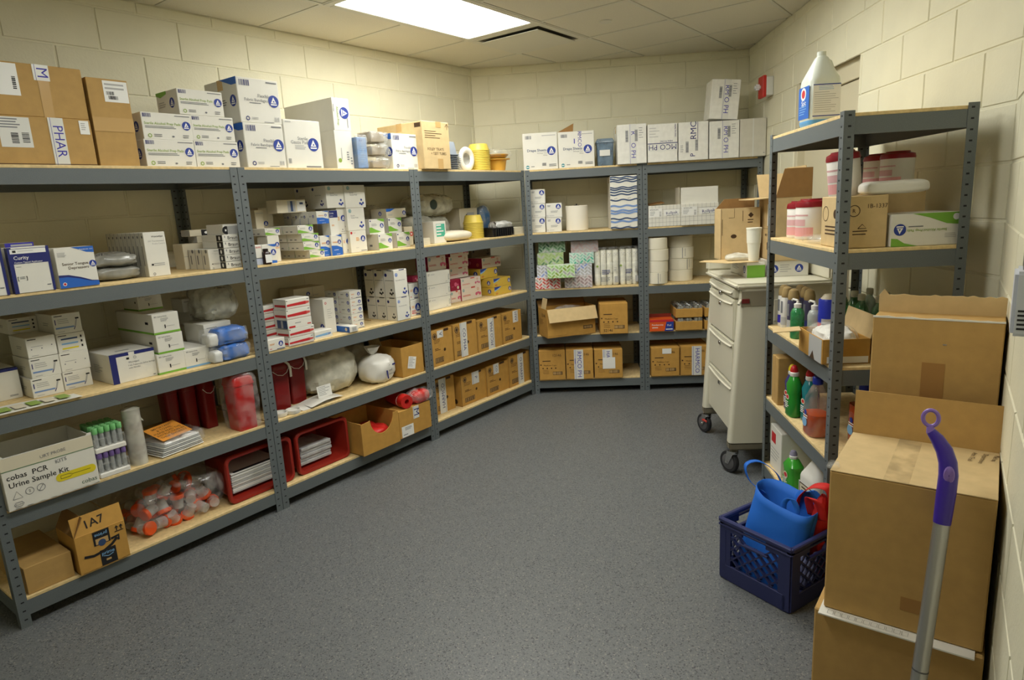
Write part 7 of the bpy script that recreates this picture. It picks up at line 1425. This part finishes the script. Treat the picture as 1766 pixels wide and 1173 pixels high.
# ------------------------------------------------------------------ duster handle leaning on the near carton
t = thing('mop', 'mop with purple grip and silver pole leaning on the cartons', 'mop', 'W', 2.961, 1.0425, 0)
def rel(q): return Vector(q)-Vector((2.961, 1.0425, 0))
G = [rel(q) for q in ((2.9515, 1.208, .965), (2.966, 1.207, .948), (2.983, 1.203, .922), (2.993, 1.196, .894), (2.9965, 1.19, .864), (2.9955, 1.182, .82), (2.993, 1.172, .755), (2.9925, 1.17, .743))]
m = MB(); m.tube(G, [.011, .0155, .019, .0205, .0215, .0215, .020, .0195], 16); m.build('grip', mat('grip_purple', (58, 34, 150), .28, spec=.6), t, True)
m = MB(); c_ = rel((2.9495, 1.21, .998)); m.tube([c_+Vector((.0165*math.cos(a), 0, .0205*math.sin(a))) for a in [2*math.pi*k/28 for k in range(28)]], .005, 8, closed=True); m.tube([c_+Vector((.0, 0, -.022)), G[0], G[1]], [.008, .011, .012], 10); m.build('hanging_ring', mat('ring_lilac', (140, 112, 190), .35), t, True)
m = MB(); m.lathe([(.001, .004), (.010, .003), (.012, 0)], 16, sy=2.0, cap0=False, cap1=False, M=Matrix.Translation(rel((2.9985, 1.169, .872))) @ Matrix.Rotation(R(95), 4, 'X')); m.build('button', MATS['ring_lilac'], t, True)
m = MB(); m.tube([G[-1], rel((2.975, 1.10, .335)), rel((2.9665, 1.066, .12))], .0185, 18); m.build('pole', mat('pole_silver', (186, 186, 184), .32, metal=.85), t, True)
m = MB(); q_ = rel((2.9765, 1.105, .365)); q2 = rel((2.9763, 1.1043, .361)); m.tube([q_, q2], .0189, 18); m.build('pole_joint', mat('joint_dark', (90, 90, 90), .5), t, True)
m = MB(); m.tube([rel((2.9665, 1.066, .13)), rel((2.963, 1.05, .03))], .014, 12); m.build('swivel', mat('grip_purple', (58, 34, 150), .3), t, True); m = MB(); m.box(-.11, -.05, 0, .11, .05, .025, .008); m.build('mop_head', MATS['grip_purple'], t)
# ------------------------------------------------------------------ wall device on the near right wall
t = thing('wall_thermostat', 'white vented wall unit mounted on the near right wall', 'thermostat', 'W', 3.083, .98, 1.262)
m = MB(); m.box(0, 0, 0, .055, .12, .13, .006); m.build('case', mat('device_white', (206, 210, 220), .4), t)
for k in range(5): m = MB(); m.box(.010, -.001, .014+.009*k, .045, .001, .018+.009*k); m.build('vent_slot', INK['black'], t)
m = MB(); m.box(.012, .03, .13, .02, .09, .17, .001); m.build('bracket', M_CHROME, t)
# ------------------------------------------------------------------ tidy: printing is flat ink too fine to pick apart
for o in bpy.data.objects:
    if o.name.split('.')[0] == 'printing': o['kind'] = 'stuff'
